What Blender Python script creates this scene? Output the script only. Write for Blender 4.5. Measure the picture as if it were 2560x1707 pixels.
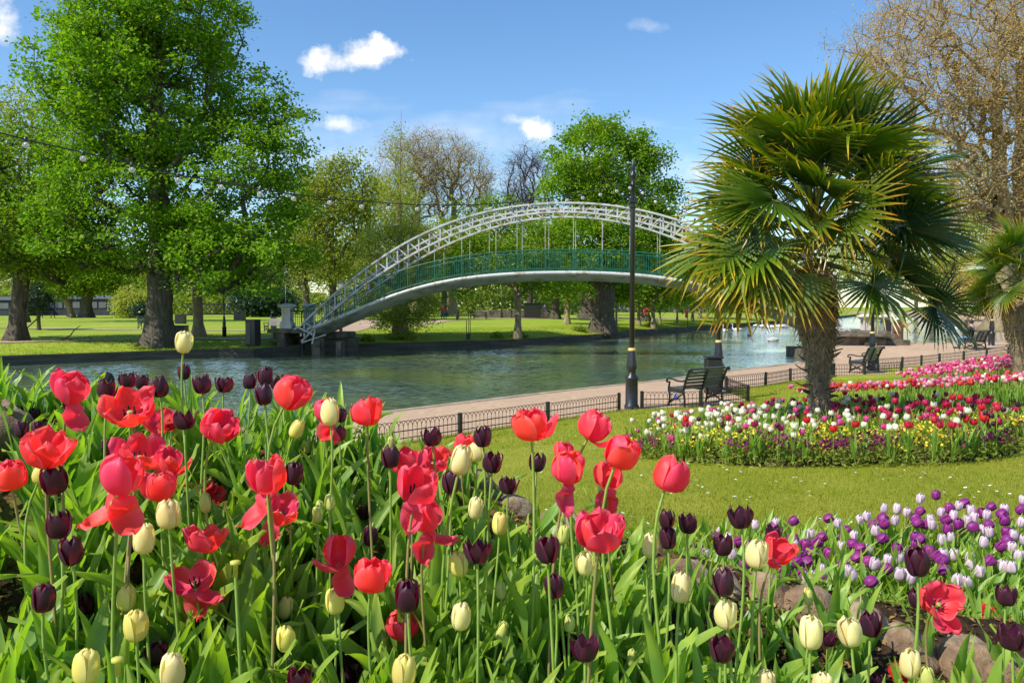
import bpy, math, random
import numpy as np
from mathutils import Vector, Matrix, noise as mnoise
for _o in list(bpy.data.objects): bpy.data.objects.remove(_o)
rng = np.random.default_rng(11)
R = random.Random(5)
SC = bpy.context.scene
COL = SC.collection
PI = math.pi
rad = math.radians

# ------------------------------------------------------------------ camera
CZ = 2.45                       # eye height above the riverside path
FPX = 2000.0                    # focal length in pixels of the 2560 px wide photograph
PITCH = math.atan(88.5/FPX)
cam_d = bpy.data.cameras.new('camera'); cam = bpy.data.objects.new('camera', cam_d); COL.objects.link(cam)
cam.location = (0, 0, CZ); cam.rotation_euler = (PI/2-PITCH, 0, 0)
cam_d.sensor_width = 36; cam_d.lens = 36*FPX/2560; cam_d.clip_start = .05; cam_d.clip_end = 3000
SC.camera = cam

# ------------------------------------------------------------------ light
SUN_EL, SUN_AZ = rad(47), rad(213)          # azimuth of the sun counted from +X, counter-clockwise
to_sun = Vector((math.cos(SUN_EL)*math.cos(SUN_AZ), math.cos(SUN_EL)*math.sin(SUN_AZ), math.sin(SUN_EL)))
sd = bpy.data.lights.new('sun', 'SUN'); sd.energy = 4.3; sd.angle = rad(.55); sd.color = (1, .95, .86)
sun = bpy.data.objects.new('sun', sd); COL.objects.link(sun)
sun.rotation_euler = to_sun.to_track_quat('Z', 'Y').to_euler(); sun.location = (-20, 0, 30)
SC.view_settings.view_transform = 'Standard'; SC.view_settings.look = 'None'
SC.view_settings.exposure = 0.46; SC.view_settings.gamma = 1

W = bpy.data.worlds.new("World"); SC.world = W; W.use_nodes = True
nt = W.node_tree; nt.nodes.clear()
def N(nt, typ, **kw):
    n = nt.nodes.new(typ)
    for k, v in kw.items():
        if k.startswith('in_'): n.inputs[int(k[3:])].default_value = v
        else: setattr(n, k, v)
    return n
def L(nt, a, b): nt.links.new(a, b)
def math_n(nt, op, a, b=None, c=None, clamp=False):
    n = nt.nodes.new('ShaderNodeMath'); n.operation = op; n.use_clamp = clamp
    for i, x in enumerate((a, b, c)):
        if x is None: continue
        if isinstance(x, (int, float)): n.inputs[i].default_value = x
        else: nt.links.new(x, n.inputs[i])
    return n.outputs[0]
sky = N(nt, 'ShaderNodeTexSky', sky_type='NISHITA', sun_disc=False, sun_elevation=SUN_EL, sun_rotation=PI/2-SUN_AZ,
        air_density=1.0, dust_density=.35, ozone_density=2.6, altitude=50)
hsv = N(nt, 'ShaderNodeHueSaturation'); hsv.inputs['Saturation'].default_value = 1.18; hsv.inputs['Value'].default_value = .93
L(nt, sky.outputs[0], hsv.inputs['Color'])
tc = N(nt, 'ShaderNodeTexCoord'); sx = N(nt, 'ShaderNodeSeparateXYZ'); L(nt, tc.outputs['Generated'], sx.inputs[0])
yy = math_n(nt, 'MAXIMUM', math_n(nt, 'ABSOLUTE', sx.outputs[1]), .02)
u_ = math_n(nt, 'DIVIDE', sx.outputs[0], yy); v_ = math_n(nt, 'DIVIDE', sx.outputs[2], yy)
cmb = N(nt, 'ShaderNodeCombineXYZ'); L(nt, u_, cmb.inputs[0]); L(nt, v_, cmb.inputs[1])
nz = N(nt, 'ShaderNodeTexNoise'); nz.inputs['Scale'].default_value = 26; nz.inputs['Detail'].default_value = 8; nz.inputs['Roughness'].default_value = .58
L(nt, cmb.outputs[0], nz.inputs['Vector'])
nz2 = N(nt, 'ShaderNodeTexNoise'); nz2.inputs['Scale'].default_value = 7; nz2.inputs['Detail'].default_value = 5
mp = N(nt, 'ShaderNodeMapping'); mp.inputs['Scale'].default_value = (1, 4.5, 1); L(nt, cmb.outputs[0], mp.inputs[0]); L(nt, mp.outputs[0], nz2.inputs['Vector'])
def cloud(cx, cy, a, b, k, m, dens, soft=None):
    du = math_n(nt, 'DIVIDE', math_n(nt, 'SUBTRACT', u_, cx), a)
    dv = math_n(nt, 'DIVIDE', math_n(nt, 'SUBTRACT', v_, cy), b)
    r = math_n(nt, 'SQRT', math_n(nt, 'ADD', math_n(nt, 'MULTIPLY', du, du), math_n(nt, 'MULTIPLY', dv, dv)))
    t = math_n(nt, 'MULTIPLY', math_n(nt, 'SUBTRACT', 1.0, r), k)
    nn = (soft or nz).outputs[0]
    t = math_n(nt, 'ADD', t, math_n(nt, 'MULTIPLY', math_n(nt, 'SUBTRACT', nn, .5), m))
    t = math_n(nt, 'MULTIPLY', t, dens, clamp=True)
    return t
def uvp(px, py): return (px-1280)/FPX, (765-py)/FPX
masks = []
for px, py, a, b, k, m, d, s in [(905,148,.056,.024,1.5,4.2,1,0),(835,162,.04,.019,1.5,4.0,1,0),(960,140,.03,.016,1.5,4,.9,0),(1335,330,.038,.018,1.3,4.2,.85,0),
        (1290,308,.03,.009,1.3,3.6,.5,0),(840,318,.05,.012,1.2,3.2,.55,0),(20,45,.05,.045,1.2,4,.7,0),(10,95,.04,.02,1.2,4,.5,0),
        (1610,78,.03,.01,1,3,.28,0),(1000,350,.5,.05,.6,2.2,.34,1),(1500,420,.55,.05,.6,2.0,.4,1),(1745,440,.05,.022,1,3,.4,0),(760,395,.2,.03,.8,2,.4,1)]:
    cx, cy = uvp(px, py); masks.append(cloud(cx, cy, a, b, k, m, d, nz2 if s else None))
acc = masks[0]
for m_ in masks[1:]: acc = math_n(nt, 'MAXIMUM', acc, m_)
mixc = N(nt, 'ShaderNodeMix', data_type='RGBA'); L(nt, acc, mixc.inputs[0]); L(nt, hsv.outputs[0], mixc.inputs[6])
crp = N(nt, 'ShaderNodeValToRGB'); crp.color_ramp.elements[0].position = .34; crp.color_ramp.elements[0].color = (3.6, 4.0, 4.7, 1)
crp.color_ramp.elements[1].position = .66; crp.color_ramp.elements[1].color = (6.4, 6.35, 6.2, 1); L(nt, nz.outputs[0], crp.inputs[0]); L(nt, crp.outputs[0], mixc.inputs[7])
bg = N(nt, 'ShaderNodeBackground'); bg.inputs[1].default_value = .15; L(nt, mixc.outputs[2], bg.inputs[0])
wo = N(nt, 'ShaderNodeOutputWorld'); L(nt, bg.outputs[0], wo.inputs[0])

# ------------------------------------------------------------------ picture to place (used to measure the site from the photo)
def P(px, py, D):
    f = Vector((0, math.cos(PITCH), -math.sin(PITCH))); up = Vector((0, math.sin(PITCH), math.cos(PITCH)))
    d = f*FPX + Vector((1, 0, 0))*(px-1280) + up*(853.5-py)
    return Vector((0, 0, CZ)) + d*(D/d.y)
def ss(t): 
    t = min(1, max(0, t)); return t*t*(3-2*t)

# ------------------------------------------------------------------ mesh helpers
def mk(name, V, F, mats=(), uv=None, var=None, mi=None, smooth=True, parent=None, link=True):
    me = mk_mesh(name, V, F, mats, uv, var, mi, smooth)
    return add(name, me, parent)
def mk_mesh(name, V, F, mats=(), uv=None, var=None, mi=None, smooth=True):
    me = bpy.data.meshes.new(name)
    V = np.asarray(V, dtype=np.float32)
    if isinstance(F, np.ndarray):
        tot = np.full(len(F), F.shape[1], dtype=np.int32); idx = F.ravel().astype(np.int32)
    else:
        tot = np.array([len(f) for f in F], dtype=np.int32); idx = np.fromiter((i for f in F for i in f), dtype=np.int32)
    me.vertices.add(len(V)); me.vertices.foreach_set('co', V.ravel())
    me.loops.add(len(idx)); me.loops.foreach_set('vertex_index', idx)
    me.polygons.add(len(tot)); st = np.zeros(len(tot), dtype=np.int32); st[1:] = np.cumsum(tot)[:-1]
    me.polygons.foreach_set('loop_start', st)
    if smooth is not None: me.polygons.foreach_set('use_smooth', np.full(len(tot), bool(smooth)))
    for m in mats: me.materials.append(m)
    if mi is not None: me.polygons.foreach_set('material_index', np.asarray(mi, dtype=np.int32))
    if uv is not None:
        l = me.uv_layers.new(name='UVMap'); l.data.foreach_set('uv', np.asarray(uv, dtype=np.float32)[idx].ravel())
    if var is not None:
        a = me.attributes.new('var', 'FLOAT', 'POINT'); a.data.foreach_set('value', np.asarray(var, dtype=np.float32))
    me.update(calc_edges=True)
    return me
def add(name, me, parent=None, M=None):
    o = bpy.data.objects.new(name, me); COL.objects.link(o)
    if parent is not None: o.parent = parent
    if M is not None: o.matrix_basis = M
    return o
def tag(o, label=None, cat=None, group=None, kind=None):
    if label: o['label'] = label
    if cat: o['category'] = cat
    if group: o['group'] = group
    if kind: o['kind'] = kind
    return o
def thing(name, label, cat, loc=(0, 0, 0), rz=0, group=None):
    o = bpy.data.objects.new(name, None); COL.objects.link(o); o.location = loc; o.rotation_euler = (0, 0, rz)
    o.empty_display_size = .2
    return tag(o, label, cat, group)
def dup(root, loc, rz=0, label=None, scale=None):
    def cp(o, par):
        c = o.copy(); COL.objects.link(c); c.parent = par
        for ch in o.children: cp(ch, c)
        return c
    r = cp(root, None); r.location = loc; r.rotation_euler = (0, 0, rz)
    if scale: r.scale = (scale,)*3
    if label: r['label'] = label
    return r

class MB:
    def __init__(s): s.V = []; s.F = []; s.mi = []; s.uv = []
    def raw(s, V, F, m=0, uv=None):
        b = len(s.V); s.V += [tuple(v) for v in V]; s.F += [tuple(i+b for i in f) for f in F]; s.mi += [m]*len(F)
        s.uv += list(uv) if uv is not None else [(0, 0)]*len(V)
    def box(s, c, d, m=0, rz=0, bev=0, M=None):
        x, y, z = (q/2 for q in d); b = min(bev, x*.9, y*.9, z*.9) if bev else 0
        if not b:
            V = [(-x,-y,-z),(x,-y,-z),(x,y,-z),(-x,y,-z),(-x,-y,z),(x,-y,z),(x,y,z),(-x,y,z)]
            F = [(3,2,1,0),(4,5,6,7),(0,1,5,4),(1,2,6,5),(2,3,7,6),(3,0,4,7)]
        else:
            V = []
            for zz, k in ((-z,b),(-z+b,0),(z-b,0),(z,b)):
                X, Y = x-k, y-k; c2 = b*.6 if k == 0 else b*.6
                V += [(-X+c2,-Y,zz),(X-c2,-Y,zz),(X,-Y+c2,zz),(X,Y-c2,zz),(X-c2,Y,zz),(-X+c2,Y,zz),(-X,Y-c2,zz),(-X,-Y+c2,zz)]
            F = [tuple(range(7,-1,-1)), tuple(range(24,32))]
            for r in range(3):
                for i in range(8):
                    j = (i+1) % 8; F.append((r*8+i, r*8+j, r*8+8+j, r*8+8+i))
        T = Matrix.Translation(c) @ (M if M is not None else Matrix.Rotation(rz, 4, 'Z'))
        s.raw([T @ Vector(v) for v in V], F, m)
    def tube(s, pts, r, n=6, m=0, cap=True, sq=False):
        pts = [Vector(p) for p in pts]; k = len(pts)
        rr = r if hasattr(r, '__len__') else [r]*k
        V = []; prev = None
        for i, p in enumerate(pts):
            t = (pts[min(i+1, k-1)]-pts[max(i-1, 0)])
            if t.length < 1e-9: t = Vector((0, 0, 1))
            t.normalize()
            if prev is None: a = t.orthogonal().normalized() if abs(t.z) > .9 else t.cross(Vector((0, 0, 1))).normalized()
            else:
                a = prev - t*prev.dot(t)
                a = a.normalized() if a.length > 1e-6 else t.orthogonal().normalized()
            prev = a; b = t.cross(a)
            for j in range(n):
                th = 2*PI*(j+(.5 if sq else 0))/n; V.append(p+(a*math.cos(th)+b*math.sin(th))*rr[i])
        F = [(i*n+j, i*n+(j+1) % n, (i+1)*n+(j+1) % n, (i+1)*n+j) for i in range(k-1) for j in range(n)]
        if cap: F += [tuple(range(n-1, -1, -1)), tuple((k-1)*n+j for j in range(n))]
        s.raw(V, F, m)
    def bar(s, a, b, w, h, m=0):                      # rectangular bar between two points; w sideways, h up
        a, b = Vector(a), Vector(b); t = (b-a).normalized()
        sd_ = t.cross(Vector((0, 0, 1)))
        sd_ = sd_.normalized() if sd_.length > 1e-4 else Vector((1, 0, 0))
        u = sd_.cross(t)
        V = [p+sd_*(i*w/2)+u*(j*h/2) for p in (a, b) for i, j in ((-1,-1),(1,-1),(1,1),(-1,1))]
        s.raw(V, [(3,2,1,0),(4,5,6,7),(0,1,5,4),(1,2,6,5),(2,3,7,6),(3,0,4,7)], m)
    def lathe(s, prof, n=16, m=0, c=(0, 0, 0), cap=True, ph=0):
        V = [(c[0]+r*math.cos(2*PI*j/n+ph), c[1]+r*math.sin(2*PI*j/n+ph), c[2]+z) for r, z in prof for j in range(n)]
        k = len(prof)
        F = [(i*n+j, i*n+(j+1) % n, (i+1)*n+(j+1) % n, (i+1)*n+j) for i in range(k-1) for j in range(n)]
        if cap: F += [tuple(range(n-1, -1, -1)), tuple((k-1)*n+j for j in range(n))]
        s.raw(V, F, m)
    def ball(s, c, r, m=0, seg=10, ring=7, M=None):
        rx, ry, rz_ = r if hasattr(r, '__len__') else (r, r, r)
        V = [(0, 0, -1)]+[(math.cos(2*PI*j/seg)*math.sin(PI*i/ring), math.sin(2*PI*j/seg)*math.sin(PI*i/ring), -math.cos(PI*i/ring)) for i in range(1, ring) for j in range(seg)]+[(0, 0, 1)]
        F = [(0, 1+(j+1) % seg, 1+j) for j in range(seg)]
        for i in range(ring-2):
            for j in range(seg):
                a = 1+i*seg; F.append((a+j, a+(j+1) % seg, a+seg+(j+1) % seg, a+seg+j))
        a = 1+(ring-2)*seg; F += [(a+j, a+(j+1) % seg, len(V)-1) for j in range(seg)]
        T = Matrix.Translation(c) @ (M or Matrix())
        s.raw([T @ Vector((v[0]*rx, v[1]*ry, v[2]*rz_)) for v in V], F, m)
    def build(s, name, mats, parent=None, smooth=False, uv=False):
        if not isinstance(mats, (list, tuple)): mats = [mats]
        return mk(name, s.V, s.F, mats, uv=s.uv if uv else None, mi=s.mi, smooth=smooth, parent=parent)

# ------------------------------------------------------------------ materials
def new_mat(name):
    m = bpy.data.materials.new(name); m.use_nodes = True; t = m.node_tree; t.nodes.clear()
    out = N(t, 'ShaderNodeOutputMaterial'); return m, t, out
def ramp(t, fac, stops):
    r = N(t, 'ShaderNodeValToRGB'); e = r.color_ramp.elements
    while len(e) > 1: e.remove(e[0])
    e[0].position = stops[0][0]; e[0].color = (*stops[0][1], 1)
    for p, c in stops[1:]: q = e.new(p); q.color = (*c, 1)
    L(t, fac, r.inputs[0]); return r.outputs[0]
def noise_n(t, scale, detail=4, rough=.55, vec=None, dist=0):
    n = N(t, 'ShaderNodeTexNoise'); n.inputs['Scale'].default_value = scale; n.inputs['Detail'].default_value = detail
    n.inputs['Roughness'].default_value = rough; n.inputs['Distortion'].default_value = dist
    if vec is None:
        c = N(t, 'ShaderNodeTexCoord'); vec = c.outputs['Object']
    L(t, vec, n.inputs['Vector']); return n.outputs[0]
def mixrgb(t, f, a, b, mode='MIX'):
    n = N(t, 'ShaderNodeMix', data_type='RGBA', blend_type=mode)
    for i, x in ((0, f), (6, a), (7, b)):
        if isinstance(x, (int, float)): n.inputs[i].default_value = x
        elif isinstance(x, tuple): n.inputs[i].default_value = (*x, 1)
        else: L(t, x, n.inputs[i])
    return n.outputs[2]
def surf(name, c1, c2, scale=6, rough=.6, metal=0, bump=.2, bscale=30, spec=.5, detail=5, world=False, c3=None, s3=1.0, stretch=None):
    m, t, out = new_mat(name); b = N(t, 'ShaderNodeBsdfPrincipled'); L(t, b.outputs[0], out.inputs[0])
    vec = None
    if world or stretch:
        g = N(t, 'ShaderNodeNewGeometry') if world else N(t, 'ShaderNodeTexCoord')
        vec = g.outputs['Position'] if world else g.outputs['Object']
        if stretch:
            mp_ = N(t, 'ShaderNodeMapping'); mp_.inputs['Scale'].default_value = stretch; L(t, vec, mp_.inputs[0]); vec = mp_.outputs[0]
    f = noise_n(t, scale, detail, .6, vec); c = ramp(t, f, [(.32, c1), (.68, c2)])
    if c3:
        f3 = noise_n(t, s3, 4, .6, vec); r3 = ramp(t, f3, [(.5, (0, 0, 0)), (.62, (1, 1, 1))]); c = mixrgb(t, r3, c, c3)
    L(t, c, b.inputs['Base Color'])
    b.inputs['Roughness'].default_value = rough; b.inputs['Metallic'].default_value = metal
    b.inputs['Specular IOR Level'].default_value = spec
    if bump:
        bp = N(t, 'ShaderNodeBump'); bp.inputs['Strength'].default_value = bump; bp.inputs['Distance'].default_value = .02
        L(t, noise_n(t, bscale, 6, .65, vec), bp.inputs['Height']); L(t, bp.outputs[0], b.inputs['Normal'])
    return m
def leafy(name, stops, trans=.4, rough=.5, tcol=(1.0, 1.25, .35), uvv=False, gloss=.3, stripes=0):
    """thin leaf or petal: colour from the 'var' value of each leaf (or along the blade), light passes through"""
    m, t, out = new_mat(name)
    if uvv:
        uvn = N(t, 'ShaderNodeUVMap'); uvn.uv_map = 'UVMap'; sp = N(t, 'ShaderNodeSeparateXYZ'); L(t, uvn.outputs[0], sp.inputs[0]); fac = sp.outputs[1]
    else:
        at = N(t, 'ShaderNodeAttribute'); at.attribute_name = 'var'; fac = at.outputs['Fac']
    c = ramp(t, fac, stops)
    if uvv:
        nv_ = ramp(t, noise_n(t, 14, 2, .5, N(t, 'ShaderNodeNewGeometry').outputs['Position']), [(.35, (0, 0, 0)), (.65, (.8, .8, .8))])
        c = mixrgb(t, nv_, c, mixrgb(t, 1.0, c, (1.55, 1.28, .75), 'MULTIPLY'))
    oi = N(t, 'ShaderNodeObjectInfo'); h = N(t, 'ShaderNodeHueSaturation'); L(t, c, h.inputs['Color'])
    L(t, math_n(t, 'MULTIPLY_ADD', oi.outputs['Random'], .35, .82), h.inputs['Value']); c = h.outputs[0]
    if stripes:
        w = N(t, 'ShaderNodeTexWave', wave_type='BANDS', bands_direction='X'); w.inputs['Scale'].default_value = stripes; w.inputs['Distortion'].default_value = 1.5
        mpx = N(t, 'ShaderNodeMapping'); mpx.inputs['Scale'].default_value = (1, .15, 1); L(t, uvn.outputs[0], mpx.inputs[0]); L(t, mpx.outputs[0], w.inputs['Vector'])
        c = mixrgb(t, math_n(t, 'MULTIPLY', w.outputs[0], .28), c, mixrgb(t, 1.0, c, (.45, .5, .5), 'MULTIPLY'))
    b = N(t, 'ShaderNodeBsdfPrincipled'); L(t, c, b.inputs['Base Color']); b.inputs['Roughness'].default_value = rough
    b.inputs['Specular IOR Level'].default_value = gloss
    tr = N(t, 'ShaderNodeBsdfTranslucent'); L(t, mixrgb(t, 1.0, c, tcol, 'MULTIPLY'), tr.inputs[0])
    mx = N(t, 'ShaderNodeMixShader'); mx.inputs[0].default_value = trans
    L(t, b.outputs[0], mx.inputs[1]); L(t, tr.outputs[0], mx.inputs[2]); L(t, mx.outputs[0], out.inputs[0])
    return m
def petal_mat(name, inner, edge, base, trans=.3, rough=.45, tint=(1.3, .9, .9), gloss=.35, streak=.3, edgepow=2.2):
    m, t, out = new_mat(name)
    uvn = N(t, 'ShaderNodeUVMap'); uvn.uv_map = 'UVMap'; sp = N(t, 'ShaderNodeSeparateXYZ'); L(t, uvn.outputs[0], sp.inputs[0])
    e = math_n(t, 'ABSOLUTE', math_n(t, 'SUBTRACT', math_n(t, 'MULTIPLY', sp.outputs[0], 2.0), 1.0))
    e = math_n(t, 'MAXIMUM', math_n(t, 'POWER', e, edgepow), math_n(t, 'POWER', sp.outputs[1], 7.0))
    oi = N(t, 'ShaderNodeObjectInfo')
    c = mixrgb(t, math_n(t, 'MULTIPLY', e, .85), inner, edge)
    c = mixrgb(t, ramp(t, sp.outputs[1], [(.02, (1, 1, 1)), (.3, (0, 0, 0))]), c, base)
    mp_ = N(t, 'ShaderNodeMapping'); mp_.inputs['Scale'].default_value = (22, 1.2, 1); L(t, uvn.outputs[0], mp_.inputs[0])
    st = noise_n(t, 3.0, 4, .6, mp_.outputs[0])
    c = mixrgb(t, math_n(t, 'MULTIPLY', st, streak), c, edge)
    h = N(t, 'ShaderNodeHueSaturation'); L(t, c, h.inputs['Color']); L(t, math_n(t, 'MULTIPLY_ADD', oi.outputs['Random'], .22, .88), h.inputs['Value'])
    L(t, math_n(t, 'MULTIPLY_ADD', oi.outputs['Random'], .03, .485), h.inputs['Hue'])
    c = h.outputs[0]
    b = N(t, 'ShaderNodeBsdfPrincipled'); L(t, c, b.inputs['Base Color']); b.inputs['Roughness'].default_value = rough; b.inputs['Specular IOR Level'].default_value = gloss
    b.inputs['Sheen Weight'].default_value = .04
    bp = N(t, 'ShaderNodeBump'); bp.inputs['Strength'].default_value = .25; bp.inputs['Distance'].default_value = .002; L(t, st, bp.inputs['Height']); L(t, bp.outputs[0], b.inputs['Normal'])
    tr = N(t, 'ShaderNodeBsdfTranslucent'); L(t, mixrgb(t, 1.0, c, tint, 'MULTIPLY'), tr.inputs[0])
    mx = N(t, 'ShaderNodeMixShader'); mx.inputs[0].default_value = trans
    L(t, b.outputs[0], mx.inputs[1]); L(t, tr.outputs[0], mx.inputs[2]); L(t, mx.outputs[0], out.inputs[0])
    return m

M_ = {}
M_['petal_pink'] = petal_mat('petal_pink', (.90, .030, .058), (.94, .18, .23), (.82, .06, .14), .45, tint=(1.35, .6, .65), streak=.36)
M_['petal_black'] = petal_mat('petal_black', (.026, .007, .018), (.11, .014, .05), (.02, .01, .015), .26, rough=.42, tint=(6.0, .35, 1.3), gloss=.5, streak=.35)  # lighter edge colour also stands for the sheen on the dark petals
M_['petal_cream'] = petal_mat('petal_cream', (.90, .80, .33), (.95, .89, .54), (.80, .74, .22), .35, tint=(1.08, .98, .6), streak=.3)
M_['petal_yellow'] = petal_mat('petal_yellow', (.86, .76, .15), (.92, .85, .32), (.62, .62, .08), .35, tint=(1.05, 1.0, .5), streak=.4)
M_['petal_bud'] = petal_mat('petal_bud', (.50, .58, .10), (.76, .76, .26), (.20, .36, .05), .3, tint=(1, 1.1, .5), streak=.8)
M_['petal_purple'] = petal_mat('petal_purple', (.24, .014, .17), (.38, .05, .30), (.24, .03, .17), .30, tint=(1.5, .5, 1.2), streak=.5)
M_['petal_lilac'] = petal_mat('petal_lilac', (.62, .40, .54), (.94, .85, .84), (.76, .66, .50), .32, tint=(1.05, 1, 1.0), streak=.35, edgepow=1.2)
M_['petal_white'] = petal_mat('petal_white', (.93, .90, .66), (.96, .94, .80), (.76, .78, .36), .3, tint=(1, 1, .8))
M_['petal_red'] = petal_mat('petal_red', (.60, .012, .045), (.72, .05, .12), (.5, .02, .05), .35, tint=(1.3, .7, .8))
M_['petal_scarlet'] = petal_mat('petal_scarlet', (.80, .05, .03), (.88, .14, .12), (.7, .1, .05), .35, tint=(1.2, .8, .8))
M_['petal_rose'] = petal_mat('petal_rose', (.82, .30, .40), (.92, .62, .66), (.8, .6, .5), .35, tint=(1.1, .8, .9))
M_['petal_magenta'] = petal_mat('petal_magenta', (.72, .03, .22), (.88, .22, .42), (.7, .2, .3), .35, tint=(1.2, .6, .9))
M_['stem'] = surf('tulip_stem', (.20, .33, .05), (.30, .42, .08), 30, .45, bump=0)
M_['stem_brown'] = surf('tulip_stem_brown', (.24, .24, .06), (.33, .22, .10), 20, .45, bump=0)
M_['tleaf'] = leafy('tulip_leaf', [(0, (.15, .29, .035)), (.5, (.19, .37, .08)), (1, (.34, .50, .09))], .45, .40, (1.3, 1.5, .28), uvv=True, gloss=.4, stripes=14)
M_['grass'] = leafy('grass_blade', [(0, (.22, .28, .018)), (.6, (.33, .38, .03)), (1, (.46, .45, .07))], .42, .6, (1.2, 1.2, .3), gloss=.15)
M_['chestnut'] = leafy('chestnut_leaf', [(0, (.09, .20, .012)), (.5, (.20, .34, .02)), (1, (.42, .50, .05))], .52, .5, (1.1, 1.3, .25), gloss=.2)
M_['lime'] = leafy('lime_leaf', [(0, (.11, .21, .012)), (.5, (.23, .35, .02)), (1, (.38, .46, .04))], .50, .5, (1.1, 1.25, .3), gloss=.2)
M_['olive'] = leafy('budding_leaf', [(0, (.20, .25, .03)), (.5, (.35, .40, .06)), (1, (.50, .52, .12))], .5, .6, (1.1, 1.15, .4), gloss=.15)
M_['wood_leaf'] = leafy('woodland_leaf', [(0, (.17, .23, .035)), (.5, (.30, .36, .06)), (1, (.46, .48, .12))], .5, .6, (1.1, 1.15, .4), gloss=.15)
M_['dark_leaf'] = leafy('holly_leaf', [(0, (.012, .04, .016)), (1, (.04, .09, .04))], .15, .35, gloss=.5)
M_['russet'] = leafy('plane_tree_bud', [(0, (.50, .33, .12)), (.5, (.66, .49, .20)), (1, (.74, .62, .30))], .5, .6, (1.15, 1.0, .5), gloss=.1)
M_['brown_bud'] = leafy('brown_bud', [(0, (.40, .31, .11)), (1, (.60, .52, .22))], .5, .6, (1.15, 1.0, .5), gloss=.1)
M_['bark'] = surf('bark', (.035, .028, .018), (.13, .10, .065), 8, .85, bump=.9, bscale=18, stretch=(1, 1, .18))
M_['bark_pale'] = surf('bark_pale', (.17, .13, .07), (.33, .26, .15), 5, .85, bump=.5, bscale=12, stretch=(1, 1, .4))
M_['twig'] = surf('twig', (.12, .08, .045), (.22, .15, .08), 3, .8, bump=0)
M_['twig_dark'] = surf('twig_dark', (.05, .035, .03), (.09, .065, .05), 3, .8, bump=0)
M_['iron'] = surf('black_iron', (.010, .011, .012), (.022, .023, .025), 25, .32, bump=.15, bscale=60, spec=.6)
M_['iron_brown'] = surf('worn_iron', (.020, .014, .010), (.050, .035, .026), 12, .5, bump=.2, bscale=60)
M_['gold'] = surf('gold_paint', (.55, .36, .10), (.75, .55, .22), 20, .4, bump=.1)
M_['white_steel'] = surf('white_painted_steel', (.43, .42, .41), (.60, .59, .57), 1.2, .45, bump=.08, bscale=20, c3=(.33, .27, .20), s3=2.4)
M_['deck_steel'] = surf('grey_deck_steel', (.30, .29, .27), (.44, .43, .41), .8, .45, bump=.06, bscale=9, c3=(.24, .21, .17), s3=1.1)
M_['green_rail'] = surf('green_painted_rail', (.006, .085, .050), (.012, .15, .09), 5, .38, bump=0)
M_['concrete'] = surf('weathered_concrete', (.085, .065, .045), (.20, .165, .115), 1.8, .85, bump=.6, bscale=8, c3=(.05, .05, .028), s3=2.2)
M_['stone'] = surf('painted_stone', (.50, .44, .38), (.66, .60, .54), 3, .7, bump=.25, bscale=14)
M_['timber'] = surf('bank_timber', (.045, .036, .026), (.12, .10, .07), 1.6, .8, bump=.6, bscale=10, stretch=(.4, .4, 3))
M_['slat'] = surf('bench_slat', (.075, .082, .070), (.13, .135, .11), 9, .42, bump=.15, bscale=50)
M_['glass_bulb'] = None
M_['rock'] = surf('lichen_rock', (.13, .08, .045), (.33, .21, .12), 9, .9, bump=1.0, bscale=30, c3=(.38, .29, .18), s3=6, world=True)

# ------------------------------------------------------------------ terrain
NB = [(-60,-40),(-30,-9),(-4.8,16.6),(-3,18.5),(1.05,22.8),(5,26.5),(8.2,30.4),(12.4,34.5),(14.6,38),(16.2,40.6),(18.2,42.8),(20.6,43.4),(24.6,44),(27.5,45.2),
      (31.5,52),(37,61),(42,72),(53,92),(73,130),(90,170),(117,240),(123,300)]
FE = [(-60,-45),(-9.6,6.7),(-2.73,13.35),(-.32,15.96),(2.55,18.7),(5.0,19.5),(6.1,20.5),(6.16,23.0),(6.9,23.7),(7.8,24.5),(9.07,26),(11.4,28.2),(13.9,28.8),(14.2,31),(15.6,31.9),(18.2,34),(23,37),(30,44),(60,66),(130,125),(200,240),(230,300)]
FB = [(-420,60),(-120,38),(-60,30),(-45,30.5),(-23.5,36.7),(-18,41.2),(-15.8,43),(-13.9,43.1),(-13.4,44.6),(-10.2,48.7),(-6.3,50.5),(0,55),(7.2,65.5),(11.8,76),(25.4,98),(48,137),(75,183),(100,230),(123,300)]
WZ = -.30
def interp(poly, t, key=0):
    a = np.array(poly); return float(np.interp(t, a[:, key], a[:, 1-key]))
_fe = np.array(FE, float)
def dist_fe(x, y):
    a = _fe[:-1]; b = _fe[1:]; d = b-a; p = np.array([x, y])-a
    t = np.clip((p*d).sum(1)/(d*d).sum(1), 0, 1); q = p-d*t[:, None]
    return float(np.sqrt((q*q).sum(1)).min())
def hpath(x, y): return .43*ss((y-33)/8)
def hlawn(x, y):
    d = dist_fe(x, y); k = 1-.62*ss((y-19)/16)
    return hpath(x, y)+.006+.86*k*ss(d/9.4)+.012*mnoise.noise((x*.8, y*.8, 0))*ss(d)
def hfar(x, y):
    d = max(0, y-interp(FB, x))*.85
    return .14+.36*ss(d/4.5)+.52*ss(d/42)+.05*mnoise.noise((x*.12, y*.12, 3))*ss(d/3)

def grid(rows):                        # rows: list of equally long vertex lists
    n = len(rows[0]); V = [v for r in rows for v in r]
    F = [(i*n+j, i*n+j+1, (i+1)*n+j+1, (i+1)*n+j) for i in range(len(rows)-1) for j in range(n-1)]
    return V, F
def sheet(name, rows, mat, kind='structure', label=None, cat=None):
    V, F = grid(rows); o = mk(name, V, F, [mat], smooth=True); tag(o, label, cat, None, kind); return o
def fr(a, b, st):
    out = []; v = a
    while v < b-1e-6: out.append(v); v += st
    return out+[b]

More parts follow.
